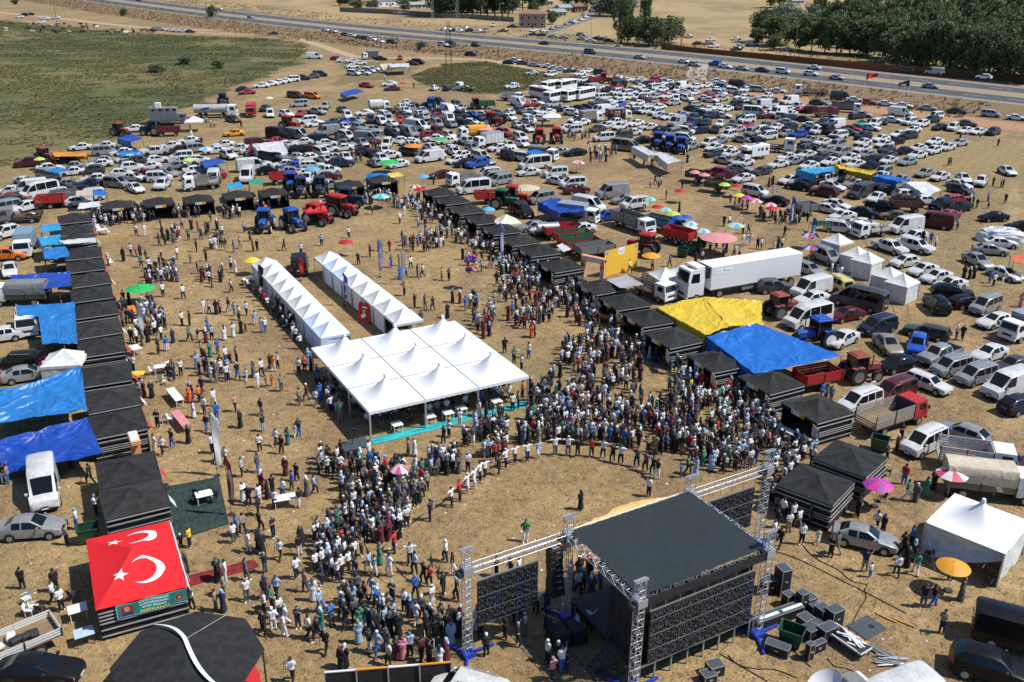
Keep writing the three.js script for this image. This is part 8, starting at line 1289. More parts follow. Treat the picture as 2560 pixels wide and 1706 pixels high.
BINS.forEach(([x, z, a]) => { const t = thing('waste_container', 'dark green wheeled waste container', 'container', x, 0, z, a * RAD, 'waste containers'), g = std([0.02, 0.085, 0.045], { map: texDust, roughness: 0.55 }), wl = (f) => part(t, 'wall', surf(2, 2, f), g); wl((u, v) => [(u - 0.5) * (1.15 + v * 0.2), 0.2 + v, 0.4 + v * 0.1]); wl((u, v) => [(u - 0.5) * (1.15 + v * 0.2), 0.2 + v, -0.4 - v * 0.1]); wl((u, v) => [0.575 + v * 0.1, 0.2 + v, (u - 0.5) * (0.8 + v * 0.2)]); wl((u, v) => [-0.575 - v * 0.1, 0.2 + v, (u - 0.5) * (0.8 + v * 0.2)]); part(t, 'floor', box(1.15, 0.05, 0.8, 0, 0.22, 0), g); part(t, 'rim', merge([box(1.42, 0.07, 0.07, 0, 1.2, 0.52), box(1.42, 0.07, 0.07, 0, 1.2, -0.52), box(0.07, 0.07, 1.1, 0.7, 1.2, 0), box(0.07, 0.07, 1.1, -0.7, 1.2, 0)]), g); for (const sx of [-1, 1]) for (const s of [-1, 1]) part(t, 'caster', cyl(0.09, 0.05, sx * 0.45, 0.09, s * 0.3, 10, 'z'), M.tyre); });
{ const [x, z] = SITE.balloons, t = thing('balloon_bunch', 'big bunch of colourful foil balloons for sale', 'balloons', x, 0, z); part(t, 'string', rod(V(0, 0.9, 0), V(0, 2.2, 0), 0.015), M.white); for (let i = 0; i < 44; i++) { const a = rr(0, 6.28), h = rr(0, 1), r = 0.75 * Math.sqrt(R()) * (0.6 + 0.4 * Math.sin(h * 3)); part(t, 'balloon', new THREE.SphereGeometry(0.2, 10, 8), solid(pick(['purple', 'blue', 'magenta', 'red', 'deepblue', 'yellow', 'pink'])), Math.cos(a) * r, 2.1 + h * 2.0, Math.sin(a) * r); } }
// ---------- people ----------
// distance field -> mesh (surface nets)
function fieldMesh(f, lo, hi, c) {
  const n = [0, 1, 2].map((k) => Math.ceil((hi[k] - lo[k]) / c) + 1), D = new Float32Array(n[0] * n[1] * n[2]), at = (i, j, k) => (k * n[1] + j) * n[0] + i;
  for (let k = 0; k < n[2]; k++) for (let j = 0; j < n[1]; j++) for (let i = 0; i < n[0]; i++) D[at(i, j, k)] = f(lo[0] + i * c, lo[1] + j * c, lo[2] + k * c);
  const vid = new Int32Array(D.length).fill(-1), P = [], N = [], id = [], e = 0.004;
  for (let k = 0; k < n[2] - 1; k++) for (let j = 0; j < n[1] - 1; j++) for (let i = 0; i < n[0] - 1; i++) {
    let sx = 0, sy = 0, sz = 0, m = 0; const d = (a, b, g) => D[at(i + a, j + b, k + g)];
    for (const [a, b] of EDGES) { const p = CORN[a], q = CORN[b], u = d(...p), v = d(...q); if ((u < 0) !== (v < 0)) { const t = u / (u - v); sx += p[0] + (q[0] - p[0]) * t; sy += p[1] + (q[1] - p[1]) * t; sz += p[2] + (q[2] - p[2]) * t; m++; } }
    if (!m) continue; const x = lo[0] + (i + sx / m) * c, y = lo[1] + (j + sy / m) * c, z = lo[2] + (k + sz / m) * c; vid[at(i, j, k)] = P.length / 3; P.push(x, y, z);
    const g = V(f(x + e, y, z) - f(x - e, y, z), f(x, y + e, z) - f(x, y - e, z), f(x, y, z + e) - f(x, y, z - e)).normalize(); N.push(g.x, g.y, g.z);
  }
  for (let k = 1; k < n[2] - 1; k++) for (let j = 1; j < n[1] - 1; j++) for (let i = 1; i < n[0] - 1; i++) { const d0 = D[at(i, j, k)]; const q = (a, b, c2, d2, flip) => { const w = [a, b, c2, d2].map((o) => vid[o]); if (w.includes(-1)) return; if (flip) id.push(w[0], w[2], w[1], w[0], w[3], w[2]); else id.push(w[0], w[1], w[2], w[0], w[2], w[3]); };
    if ((d0 < 0) !== (D[at(i + 1, j, k)] < 0)) q(at(i, j - 1, k - 1), at(i, j, k - 1), at(i, j, k), at(i, j - 1, k), d0 > 0); if ((d0 < 0) !== (D[at(i, j + 1, k)] < 0)) q(at(i - 1, j, k - 1), at(i - 1, j, k), at(i, j, k), at(i, j, k - 1), d0 > 0); if ((d0 < 0) !== (D[at(i, j, k + 1)] < 0)) q(at(i - 1, j - 1, k), at(i, j - 1, k), at(i, j, k), at(i - 1, j, k), d0 > 0); }
  const g = new THREE.BufferGeometry(); g.setAttribute('position', new THREE.Float32BufferAttribute(P, 3)); g.setAttribute('normal', new THREE.Float32BufferAttribute(N, 3)); g.setIndex(id); return g;
}
const CORN = [[0, 0, 0], [1, 0, 0], [0, 1, 0], [1, 1, 0], [0, 0, 1], [1, 0, 1], [0, 1, 1], [1, 1, 1]], EDGES = [[0, 1], [2, 3], [4, 5], [6, 7], [0, 2], [1, 3], [4, 6], [5, 7], [0, 4], [1, 5], [2, 6], [3, 7]];
const smin = (a, b, k) => { const h = Math.max(k - Math.abs(a - b), 0) / k; return Math.min(a, b) - h * h * k * 0.25; };
const cap = (x, y, z, a, b, r0, r1) => { const dx = b[0] - a[0], dy = b[1] - a[1], dz = b[2] - a[2], t = clamp(((x - a[0]) * dx + (y - a[1]) * dy + (z - a[2]) * dz) / (dx * dx + dy * dy + dz * dz + 1e-9), 0, 1); return Math.hypot(x - a[0] - dx * t, y - a[1] - dy * t, z - a[2] - dz * t) - (r0 + (r1 - r0) * t); };
// poses: elbows, hands, knees, ankles for the two sides; front is +x
const POSE = {
  stand: { e: [[-0.03, 1.14, 0.25], [-0.03, 1.14, -0.25]], h: [[0.06, 0.9, 0.25], [0.06, 0.9, -0.25]], k: [[0.02, 0.5, 0.11], [0, 0.5, -0.11]], a: [[0, 0.08, 0.13], [-0.02, 0.08, -0.12]] },
  walk: { e: [[0.06, 1.14, 0.24], [-0.14, 1.14, -0.24]], h: [[0.22, 0.95, 0.22], [-0.16, 0.9, -0.25]], k: [[-0.04, 0.5, 0.09], [0.24, 0.53, -0.09]], a: [[-0.3, 0.13, 0.1], [0.26, 0.08, -0.1]] },
  folded: { e: [[0.06, 1.16, 0.26], [0.06, 1.16, -0.26]], h: [[0.23, 1.2, -0.03], [0.23, 1.14, 0.03]], k: [[0.02, 0.5, 0.1], [0.02, 0.5, -0.1]], a: [[0, 0.08, 0.12], [0, 0.08, -0.12]] },
  phone: { e: [[0.17, 1.24, 0.22], [0.17, 1.24, -0.22]], h: [[0.33, 1.47, 0.07], [0.33, 1.47, -0.07]], k: [[0.02, 0.5, 0.1], [0, 0.5, -0.1]], a: [[0, 0.08, 0.12], [0, 0.08, -0.12]] },
  dance: { e: [[0.03, 1.36, 0.46], [0.03, 1.36, -0.46]], h: [[0.02, 1.33, 0.72], [0.02, 1.33, -0.72]], k: [[0.2, 0.55, 0.12], [-0.02, 0.5, -0.11]], a: [[0.12, 0.14, 0.14], [-0.08, 0.08, -0.13]] },
  hips: { e: [[-0.08, 1.16, 0.34], [-0.03, 1.14, -0.25]], h: [[0.04, 1.0, 0.18], [0.1, 0.92, -0.22]], k: [[0.1, 0.5, 0.12], [-0.02, 0.5, -0.1]], a: [[0.12, 0.08, 0.16], [-0.02, 0.08, -0.11]] },
  point: { e: [[0.12, 1.5, 0.3], [-0.02, 1.14, -0.25]], h: [[0.26, 1.7, 0.34], [0.12, 0.96, -0.2]], k: [[0.08, 0.51, 0.1], [-0.06, 0.5, -0.1]], a: [[0.12, 0.08, 0.12], [-0.14, 0.09, -0.11]] },
  sit: { dy: -0.45, e: [[0.06, 0.7, 0.25], [0.06, 0.7, -0.25]], h: [[0.3, 0.58, 0.12], [0.3, 0.58, -0.12]], k: [[0.44, 0.5, 0.1], [0.44, 0.5, -0.1]], a: [[0.42, 0.08, 0.1], [0.42, 0.08, -0.1]] },
};
function figure(pose, dress) {
  const o = POSE[pose], dy = o.dy ?? 0, sh = [[0, 1.4 + dy, 0.17], [0, 1.4 + dy, -0.17]], hp = [[0, 0.92 + dy, 0.09], [0, 0.92 + dy, -0.09]], H = [0.025, 1.6 + dy, 0], Hy = H[1];
  const head = (x, y, z, r) => Math.hypot((x - H[0]) / 1.02, (y - Hy) / 1.2, (z - H[2]) / 0.92) - r;
  const torso = (x, y, z, r) => { let d = cap(x, y, z, [0, 1.36 + dy, 0.09], [0, 1.02 + dy, 0.05], 0.105 + r, 0.1 + r); d = smin(d, cap(x, y, z, [0, 1.36 + dy, -0.09], [0, 1.02 + dy, -0.05], 0.105 + r, 0.1 + r), 0.06); return smin(d, cap(x, y, z, [0, 0.93 + dy, 0.06], [0, 0.93 + dy, -0.06], 0.115 + r, 0.115 + r), 0.08); };
  const arms = (x, y, z, r, len) => { let d = 9; for (const s of [0, 1]) { const e = o.e[s], h = o.h[s]; d = Math.min(d, cap(x, y, z, sh[s], [sh[s][0] + (e[0] - sh[s][0]) * Math.min(1, len), sh[s][1] + (e[1] - sh[s][1]) * Math.min(1, len), sh[s][2] + (e[2] - sh[s][2]) * Math.min(1, len)], 0.056 + r, 0.046 + r)); if (len > 1) d = Math.min(d, cap(x, y, z, e, h, 0.044 + r, 0.034 + r)); if (len > 1.5) d = Math.min(d, cap(x, y, z, h, [h[0] + (h[0] - e[0]) * 0.3, h[1] + (h[1] - e[1]) * 0.3, h[2] + (h[2] - e[2]) * 0.3], 0.04, 0.03)); } return d; };
  const legs = (x, y, z, r) => { let d = 9; for (const s of [0, 1]) d = Math.min(d, smin(cap(x, y, z, hp[s], o.k[s], 0.088 + r, 0.062 + r), cap(x, y, z, o.k[s], o.a[s], 0.06 + r, 0.046 + r), 0.04)); return d; };
  const feet = (x, y, z, r) => Math.min(...[0, 1].map((s) => cap(x, y, z, [o.a[s][0] - 0.02, o.a[s][1] - 0.03, o.a[s][2]], [o.a[s][0] + 0.15, Math.max(0.04, o.a[s][1] - 0.04), o.a[s][2] + (s ? -0.02 : 0.02)], 0.045 + r, 0.036 + r)));
  const body = (x, y, z) => smin(smin(smin(torso(x, y, z, 0), arms(x, y, z, 0, 2), 0.06), smin(legs(x, y, z, 0), feet(x, y, z, 0), 0.05), 0.07), smin(head(x, y, z, 0.102), cap(x, y, z, [0, 1.44 + dy, 0], [0.01, 1.54 + dy, 0], 0.055, 0.052), 0.05), 0.05);
  const wide = pose === 'dance' ? 0.95 : 0.45, lo = [-0.5, -0.04, -wide], hi = [0.62, 1.82 + dy, wide], c = 0.047, G = {};
  G.body = fieldMesh(body, lo, hi, c);
  if (dress) {
    const skirt = (x, y, z) => { const t = clamp((1.0 - y) / 0.92, 0, 1); return Math.max((Math.hypot(x / 0.9, z) - (0.155 + 0.11 * t)) * 0.8, y - 1.02, 0.11 - y); };
    G.dress = fieldMesh((x, y, z) => Math.max(smin(smin(torso(x, y, z, 0.03), arms(x, y, z, 0.022, 1.2), 0.05), skirt(x, y, z), 0.1), y - 1.5), lo, hi, c);
    G.headscarf = fieldMesh((x, y, z) => Math.max(smin(head(x, y, z, 0.128), cap(x, y, z, [-0.03, 1.5, 0], [-0.03, 1.38, 0], 0.1, 0.15), 0.06), (x - 0.07) - Math.max(0, y - 1.66) * 2 + Math.max(0, 1.5 - y) * -3), [-0.25, 1.2, -0.25], [0.25, 1.82, 0.25], 0.036);
  } else {
    G.shirt = fieldMesh((x, y, z) => Math.max(smin(torso(x, y, z, 0.022), arms(x, y, z, 0.022, 0.75), 0.05), 0.9 + dy - y, y - 1.49 - dy), lo, hi, c);
    G.trousers = fieldMesh((x, y, z) => Math.max(smin(legs(x, y, z, 0.02), torso(x, y, z, 0.012), 0.05), y - 1.0 - dy, 0.09 - y), lo, hi, c);
    G.hair = fieldMesh((x, y, z) => Math.max(head(x, y, z, 0.122), 0.7 * (x - 0.035) - (y - Hy - 0.02)), [-0.2, Hy - 0.2, -0.2], [0.22, Hy + 0.2, 0.2], 0.036);
  }
  G.shoes = fieldMesh((x, y, z) => feet(x, y, z, 0.014), [-0.5, -0.04, -0.3], [0.7, 0.24, 0.3], 0.04);
  return G;
}
const FIG = {}; for (const p in POSE) FIG[p] = figure(p, false); FIG.robe = figure('stand', true); FIG.robewalk = figure('folded', true);
const CLOTH = { w: [0.7, 0.7, 0.7], k: [0.013, 0.013, 0.015], g: [0.1, 0.1, 0.105], s: [0.32, 0.44, 0.6], n: [0.018, 0.025, 0.07], b: [0.03, 0.13, 0.45], t: [0.28, 0.23, 0.16], m: [0.12, 0.02, 0.03], r: [0.5, 0.025, 0.025], e: [0.05, 0.2, 0.13], o: [0.75, 0.15, 0.03], p: [0.62, 0.22, 0.27], y: [0.8, 0.5, 0.03] };
const CNAME = { w: 'white', k: 'black', g: 'grey', s: 'sky-blue', n: 'navy', b: 'blue', t: 'khaki', m: 'maroon', r: 'red', e: 'green', o: 'orange', p: 'pink', y: 'yellow' };
const clothMat = {}; for (const k in CLOTH) clothMat[k] = std(CLOTH[k], { roughness: 0.9 });
const skinMat = [[0.42, 0.25, 0.17], [0.34, 0.19, 0.12], [0.5, 0.32, 0.23]].map((c) => std(c, { roughness: 0.6 })), hairMat = { k: std([0.012, 0.01, 0.009]), t: std([0.05, 0.03, 0.02]), g: std([0.25, 0.25, 0.25]), w: clothMat.w, s: std([0.1, 0.42, 0.62]), r: clothMat.r };
const all = PEOPLE.map((p) => [...p]);
{ // fill the crowd
  const grid = new Map(), key = (x, z) => `${Math.floor(x)},${Math.floor(z)}`, put = (p) => { const k = key(p[0], p[1]); if (!grid.has(k)) grid.set(k, []); grid.get(k).push(p); }; all.forEach(put);
  const clear = (x, z, d) => { for (let i = -1; i <= 1; i++) for (let j = -1; j <= 1; j++) for (const q of grid.get(key(x + i, z + j)) ?? []) if ((q[0] - x) ** 2 + (q[1] - z) ** 2 < d * d) return false; return true; };
  const solidAt = [...BLACK_TENTS.map((b) => [b[0], b[1], 1.9]), ...CARS.slice(0, 200).map((q) => [q[2], q[3], 1.5]), ...TRUCKS.map((q) => [q[1], q[2], 2]), ...TRACTORS.map((q) => [q[0], q[1], 1.3]), ...TABLES.map((q) => [q[0], q[1], 0.7])];
  const tops = 'wwwwwwwwwwwwwwwkkkkkkkkkkkkkkkkkkkggggssnnnttmmrbe', stage = (x, z) => { const dx = x - 9.07, dz = z + 46, c = Math.cos(30 * RAD), s = Math.sin(30 * RAD), lx = dx * c - dz * s, lz = dx * s + dz * c; return Math.abs(lx) < 4.8 && Math.abs(lz) < 3.8; };
  const dancers = PEOPLE.filter((q) => q[2] === 'a');
  for (const [n, P] of CROWD) {
    const xs = P.map((p) => p[0]), zs = P.map((p) => p[1]), x0 = Math.min(...xs), x1 = Math.max(...xs), z0 = Math.min(...zs), z1 = Math.max(...zs); let k = 0;
    for (let t = 0; t < n * 70 && k < n * 0.56; t++) { const x = rr(x0, x1), z = rr(z0, z1); if (!inPoly(x, z, P) || vnoise(x / 1.9, z / 1.9, 91) < 0.33 || dancers.some((q) => (q[0] - x) ** 2 + (q[1] - z) ** 2 < 1.2) || !clear(x, z, t < n * 30 ? 0.52 : 0.42) || stage(x, z) || solidAt.some((q) => (q[0] - x) ** 2 + (q[1] - z) ** 2 < q[2] * q[2])) continue; const a = R(), kind = a < 0.72 ? 'm' : a < 0.95 ? 'd' : 'c', top = kind === 'd' ? pick('kkkkkkkmgngset'.split('')) : pick(tops.split('')); const p = [Math.round(x * 100) / 100, Math.round(z * 100) / 100, kind, top, kind === 'd' ? top : pick('kkkkkkkknnnggwtt'.split('')), Math.floor(R() * 360)]; all.push(p); put(p); k++; }
  }
  // audience seated under the marquee
  for (let i = 0; i < 16; i++) for (let j = 0; j < 12; j++) { if (R() < 0.2) continue; const lx = -6.6 + i * 0.88 + rr(-0.1, 0.1), lz = -6.2 + j * 1.05 + rr(-0.1, 0.1), c = Math.cos(29.2 * RAD), s = Math.sin(29.2 * RAD); all.push([-8.67 + lx * c + lz * s, -78.75 - lx * s + lz * c, 's', pick(tops.split('')), pick('kkng'.split('')), 299 + Math.floor(rr(-15, 15))]); }
  for (let i = 0; i < 22; i++) { const row = i < 13, q = row ? i / 13 : (i - 13) / 9, A = row ? [-31.2, -105.5] : [-21.5, -107.5], Bq = row ? [-20.3, -86.4] : [-13.3, -93]; all.push([A[0] + (Bq[0] - A[0]) * q + rr(-0.3, 0.3), A[1] + (Bq[1] - A[1]) * q + rr(-0.4, 0.4), R() < 0.4 ? 's' : 'm', pick(tops.split('')), 'k', Math.floor(R() * 360)]); }
}
all.sort((a, b) => a[0] ** 2 + a[1] ** 2 - b[0] ** 2 - b[1] ** 2);
const poseOf = (p) => p[2] === 'd' ? (R() < 0.5 ? 'robe' : 'robewalk') : p[2] === 'a' ? 'dance' : p[2] === 's' ? 'sit' : pick(['stand', 'stand', 'walk', 'walk', 'folded', 'phone', 'hips', 'hips', 'point']);
const hairOf = (p) => p[2] === 'd' ? pick('kggwwtsnm'.split('')) : pick('kkkkkkkkktttttgwws'.split(''));
{
  const inst = {}, add = (k, m, c) => (inst[k] ??= []).push([m, c]), mtx = new THREE.Matrix4(), q = new THREE.Quaternion();
  all.forEach((p, i) => {
    const [x, z, kind, top, bot, hd] = p, pose = poseOf(p), G = FIG[pose], sc = (kind === 'c' ? rr(0.66, 0.76) : rr(0.94, 1.05)), hc = hairOf(p), scarf = kind === 'd';
    if (i < 300) {
      const child = kind === 'c', what = scarf ? `person in long ${CNAME[top]} robe and ${hc === 'k' ? 'black' : hc === 't' ? 'khaki' : CNAME[hc]} headscarf` : `${child ? 'child' : 'person'} in ${CNAME[top]} top, ${CNAME[bot]} trousers${kind === 'a' ? ' dancing' : hc === 'w' ? ' and white cap' : hc === 's' ? ' and blue cap' : hc === 'r' ? ' and red cap' : pose === 'walk' ? ' walking' : pose === 'phone' ? ' raising a phone' : ''}`;
      const t = thing('person', what, 'person', x, 0, z, hd * RAD, 'festival visitors'); t.scale.setScalar(sc);
      part(t, 'body', G.body, skinMat[i % 3]); if (scarf) { part(t, 'robe', G.dress, clothMat[top]); part(t, 'headscarf', G.headscarf, clothMat[hc] ?? clothMat.k); } else { part(t, 'shirt', G.shirt, clothMat[top]); part(t, 'trousers', G.trousers, clothMat[bot]); part(t, hc === 'w' || hc === 's' || hc === 'r' ? 'cap' : 'hair', G.hair, hairMat[hc]); } part(t, 'shoes', G.shoes, i % 3 ? M.dark : M.white);
    } else {
      const m = mtx.clone().compose(V(x, 0, z), q.setFromAxisAngle(UP, hd * RAD), V(sc, sc, sc)); add(pose + '|body', m, [[0.42, 0.25, 0.17], [0.34, 0.19, 0.12]][i % 2]); if (scarf) { add(pose + '|dress', m, CLOTH[top]); add(pose + '|headscarf', m, CLOTH[hc] ?? CLOTH.k); } else { add(pose + '|shirt', m, CLOTH[top]); add(pose + '|trousers', m, CLOTH[bot]); const h = hairMat[hc].color; add(pose + '|hair', m, [h.r, h.g, h.b]); }
    }
  });
  const g = new THREE.Group(); g.name = 'crowd'; g.userData = { kind: 'stuff', label: 'dense crowd of festival visitors beyond the first few rows', category: 'crowd' }; scene.add(g); const wm = std([1, 1, 1], { roughness: 0.9 }), col = new THREE.Color();
  for (const k in inst) { const [pose, pt] = k.split('|'), im = new THREE.InstancedMesh(FIG[pose][pt], wm, inst[k].length); im.name = `crowd_${{ body: 'bodies', dress: 'robes', headscarf: 'headscarves', shirt: 'shirts', trousers: 'trousers', hair: 'hair' }[pt]}`; im.userData.kind = 'stuff'; inst[k].forEach(([m, c], i) => { im.setMatrixAt(i, m); im.setColorAt(i, col.setRGB(...c)); }); g.add(im); }
}
// ---------- cattle ----------
const cowGeo = fieldMesh((x, y, z) => { let d = smin(cap(x, y, z, [0.62, 1.0, 0], [-0.6, 1.02, 0], 0.34, 0.32), cap(x, y, z, [0.3, 0.9, 0], [-0.3, 0.86, 0], 0.34, 0.33), 0.15); d = smin(d, cap(x, y, z, [0.75, 1.1, 0], [1.15, 0.95, 0], 0.2, 0.14), 0.12); d = smin(d, cap(x, y, z, [1.15, 0.93, 0], [1.42, 0.72, 0], 0.14, 0.09), 0.08); for (const lx of [0.55, -0.55]) for (const s of [-0.2, 0.2]) { d = smin(d, cap(x, y, z, [lx, 0.8, s], [lx + (lx < 0 ? -0.08 : 0), 0.4, s], 0.14, 0.08), 0.08); d = smin(d, cap(x, y, z, [lx + (lx < 0 ? -0.08 : 0), 0.4, s], [lx, 0.03, s], 0.07, 0.06), 0.04); } d = smin(d, cap(x, y, z, [-0.9, 1.1, 0], [-1.0, 0.5, 0], 0.05, 0.04), 0.05); for (const s of [-0.18, 0.18]) d = smin(d, cap(x, y, z, [1.12, 1.02, s * 0.5], [1.06, 1.06, s], 0.05, 0.03), 0.03); return d; }, [-1.2, -0.08, -0.55], [1.65, 1.55, 0.55], 0.085);
const cowMat = { k: std([0.015, 0.013, 0.012]), b: std([0.12, 0.06, 0.03]), t: std([0.42, 0.3, 0.17]), w: std([0.6, 0.55, 0.48]) };
CATTLE.forEach(([x, z, a, c]) => { const t = thing('cow', `${{ k: 'black', b: 'brown', t: 'tan', w: 'pale' }[c]} cow grazing by the marsh`, 'cow', x, 0, z, a * RAD, 'grazing cattle herd'); t.scale.setScalar(rr(0.9, 1.15)); part(t, 'body', cowGeo, cowMat[c]); });
// ---------- trees ----------
const TREEKIND = { round: [[0.055, 0.085, 0.026], [0.13, 0.17, 0.055]], poplar: [[0.055, 0.095, 0.028], [0.13, 0.185, 0.055]], grey: [[0.13, 0.165, 0.11], [0.22, 0.25, 0.17]], dark: [[0.03, 0.052, 0.022], [0.06, 0.09, 0.035]] };
function crownGeo(kind, seed) {
  const r = rng(seed), P = [], Cc = [], N = [], tall = kind === 'poplar', cl = tall ? 80 : 78, per = 34; const [c0, c1] = TREEKIND[kind];
  const v = V(0, 0, 0), nrm = V(0, 0, 0), a = V(0, 0, 0), b = V(0, 0, 0);
  for (let i = 0; i < cl; i++) {
    const th = r() * 6.283, yy = r() * 2 - 1, rad = Math.pow(r(), 0.4), w = Math.sqrt(1 - yy * yy) * rad, lobes = 0.84 + 0.22 * Math.sin(th * 3 + seed) + 0.1 * Math.sin(yy * 5 + seed * 2); const cx = Math.cos(th) * w * lobes, cz = Math.sin(th) * w * lobes, cy = yy * rad, s = (tall ? 0.17 : 0.2) + r() * 0.1, tone = r();
    for (let k = 0; k < per; k++) { v.set(r() * 2 - 1, r() * 2 - 1, r() * 2 - 1); if (v.lengthSq() > 1) v.normalize(); v.multiplyScalar(s); v.x += cx; v.y += cy; v.z += cz; nrm.set(r() * 2 - 1, r() * 1.6 - 0.3, r() * 2 - 1).normalize(); a.set(r() - 0.5, r() - 0.5, r() - 0.5).cross(nrm).normalize(); b.copy(nrm).cross(a); const z = 0.045 + r() * 0.05, t = clamp(tone * 0.6 + r() * 0.5, 0, 1), c = mixc(c0, c1, t); const q = (i1, j1) => P.push(v.x + a.x * z * i1 + b.x * z * j1, v.y + (a.y * z * i1 + b.y * z * j1), v.z + a.z * z * i1 + b.z * z * j1); q(-1, -0.7); q(1, -0.8); q(0.1, 1.1); for (let n = 0; n < 3; n++) { Cc.push(...c); N.push(nrm.x, nrm.y, nrm.z); } }
  }
  const g = new THREE.BufferGeometry(); g.setAttribute('position', new THREE.Float32BufferAttribute(P, 3)); g.setAttribute('color', new THREE.Float32BufferAttribute(Cc, 3)); g.setAttribute('normal', new THREE.Float32BufferAttribute(N, 3)); return g;
}
const leafMat = new THREE.MeshPhysicalMaterial({ vertexColors: true, roughness: 1, side: THREE.DoubleSide, transmission: 0.35, thickness: 0 }), barkMat = std([0.12, 0.09, 0.06], { map: texDust });
const crowns = {}; for (const k in TREEKIND) crowns[k] = [1, 2, 3, 4].map((s) => crownGeo(k, s * 17 + k.length));
const trunkGeo = [1, 2].map((s) => { const r = rng(s), g = [rod(V(0, 0, 0), V(0.02, 0.62, 0.01), 0.022, 8, 0.013)]; for (let i = 0; i < 6; i++) { const a = r() * 6.28, y = 0.22 + r() * 0.35, l = 0.16 + r() * 0.14; g.push(rod(V(0, y, 0), V(Math.cos(a) * l, y + 0.18 + r() * 0.12, Math.sin(a) * l), 0.01, 5, 0.004)); } return merge(g); });
const TN = { round: 'broad leafy tree', poplar: 'tall slender poplar', grey: 'silver green willow', dark: 'tall dark evergreen tree' };
TREES.forEach(([x, z, h, r, kind], i) => {
  const hh = h * rr(0.88, 1.12), bush = h < 5, t = thing(bush ? 'bush' : kind === 'poplar' ? 'poplar_tree' : 'tree', bush ? 'lone dark green bush' : TN[kind], bush ? 'bush' : 'tree', x, 0, z, rr(0, 6.28), bush ? 'bushes' : 'trees beyond the highway'); const tr = part(t, 'trunk', trunkGeo[i % 2], barkMat); tr.scale.set(hh * 0.8, hh * 0.95, hh * 0.8); const rrx = r * rr(0.9, 1.15), cy = bush ? 0.5 : kind === 'poplar' ? 0.55 : 0.58, c = part(t, 'crown', crowns[kind][i % 4], leafMat, 0, hh * cy, 0); c.scale.set(rrx, hh * (bush ? 0.5 : kind === 'poplar' ? 0.46 : 0.43), rrx * rr(0.9, 1.1));
});
// ---------- poles ----------
POLES.forEach(([k, x, z, h], i) => {
  const t = thing(k === 'lamp' ? 'street_lamp' : k === 'pole' ? 'utility_pole' : 'power_pylon', { pylon: 'dark twin-leg steel pylon standing in the marsh patch', lattice: 'grey lattice power pylon', lamp: 'tall grey road lamp at the village junction', pole: 'slim timber utility pole' }[k], k === 'lamp' ? 'lamp post' : 'pole', x, 0, z, k === 'pylon' ? 0.1 : 0.4, 'poles');
  if (k === 'pylon') { for (const s of [-1, 1]) part(t, 'leg', truss(V(s * 1.0, 0, 0), V(s * 0.35, h, 0), 0.35, M.dark), M.dark); for (let q = 1; q < 8; q++) part(t, 'cross_brace', rod(V(-1.0 + q * 0.08, h * q / 8, 0), V(1.0 - q * 0.08, h * (q + 0.4) / 8, 0), 0.05, 4), M.dark); part(t, 'cross_arm', box(4.4, 0.14, 0.14, 0, h * 0.84, 0), M.dark); for (const s of [-2, 0, 2]) part(t, 'insulator', cyl(0.08, 0.5, s, h * 0.84 + 0.3, 0, 6), M.dark); }
  else if (k === 'lattice') { part(t, 'mast', truss(V(0, 0, 0), V(0, h, 0), 1.0), M.steel); for (const y of [0.78, 0.9]) part(t, 'cross_arm', box(5, 0.15, 0.2, 0, h * y, 0), M.steel); }
  else if (k === 'lamp') { part(t, 'mast', cyl(0.12, h, 0, h / 2, 0, 8, 'y', 0.07), M.steel); part(t, 'arm', rod(V(0, h, 0), V(1.6, h + 0.3, 0), 0.05), M.steel); part(t, 'luminaire', rbox(0.8, 0.14, 0.3, 0.04, 1.8, h + 0.3, 0), M.alu); }
  else { part(t, 'mast', cyl(0.14, h, 0, h / 2, 0, 7, 'y', 0.09), M.wood); part(t, 'cross_arm', box(1.6, 0.12, 0.12, 0, h - 0.5, 0), M.wood); for (const s of [-0.7, 0, 0.7]) part(t, 'insulator', cyl(0.05, 0.25, s, h - 0.32, 0, 6), M.white); }
});
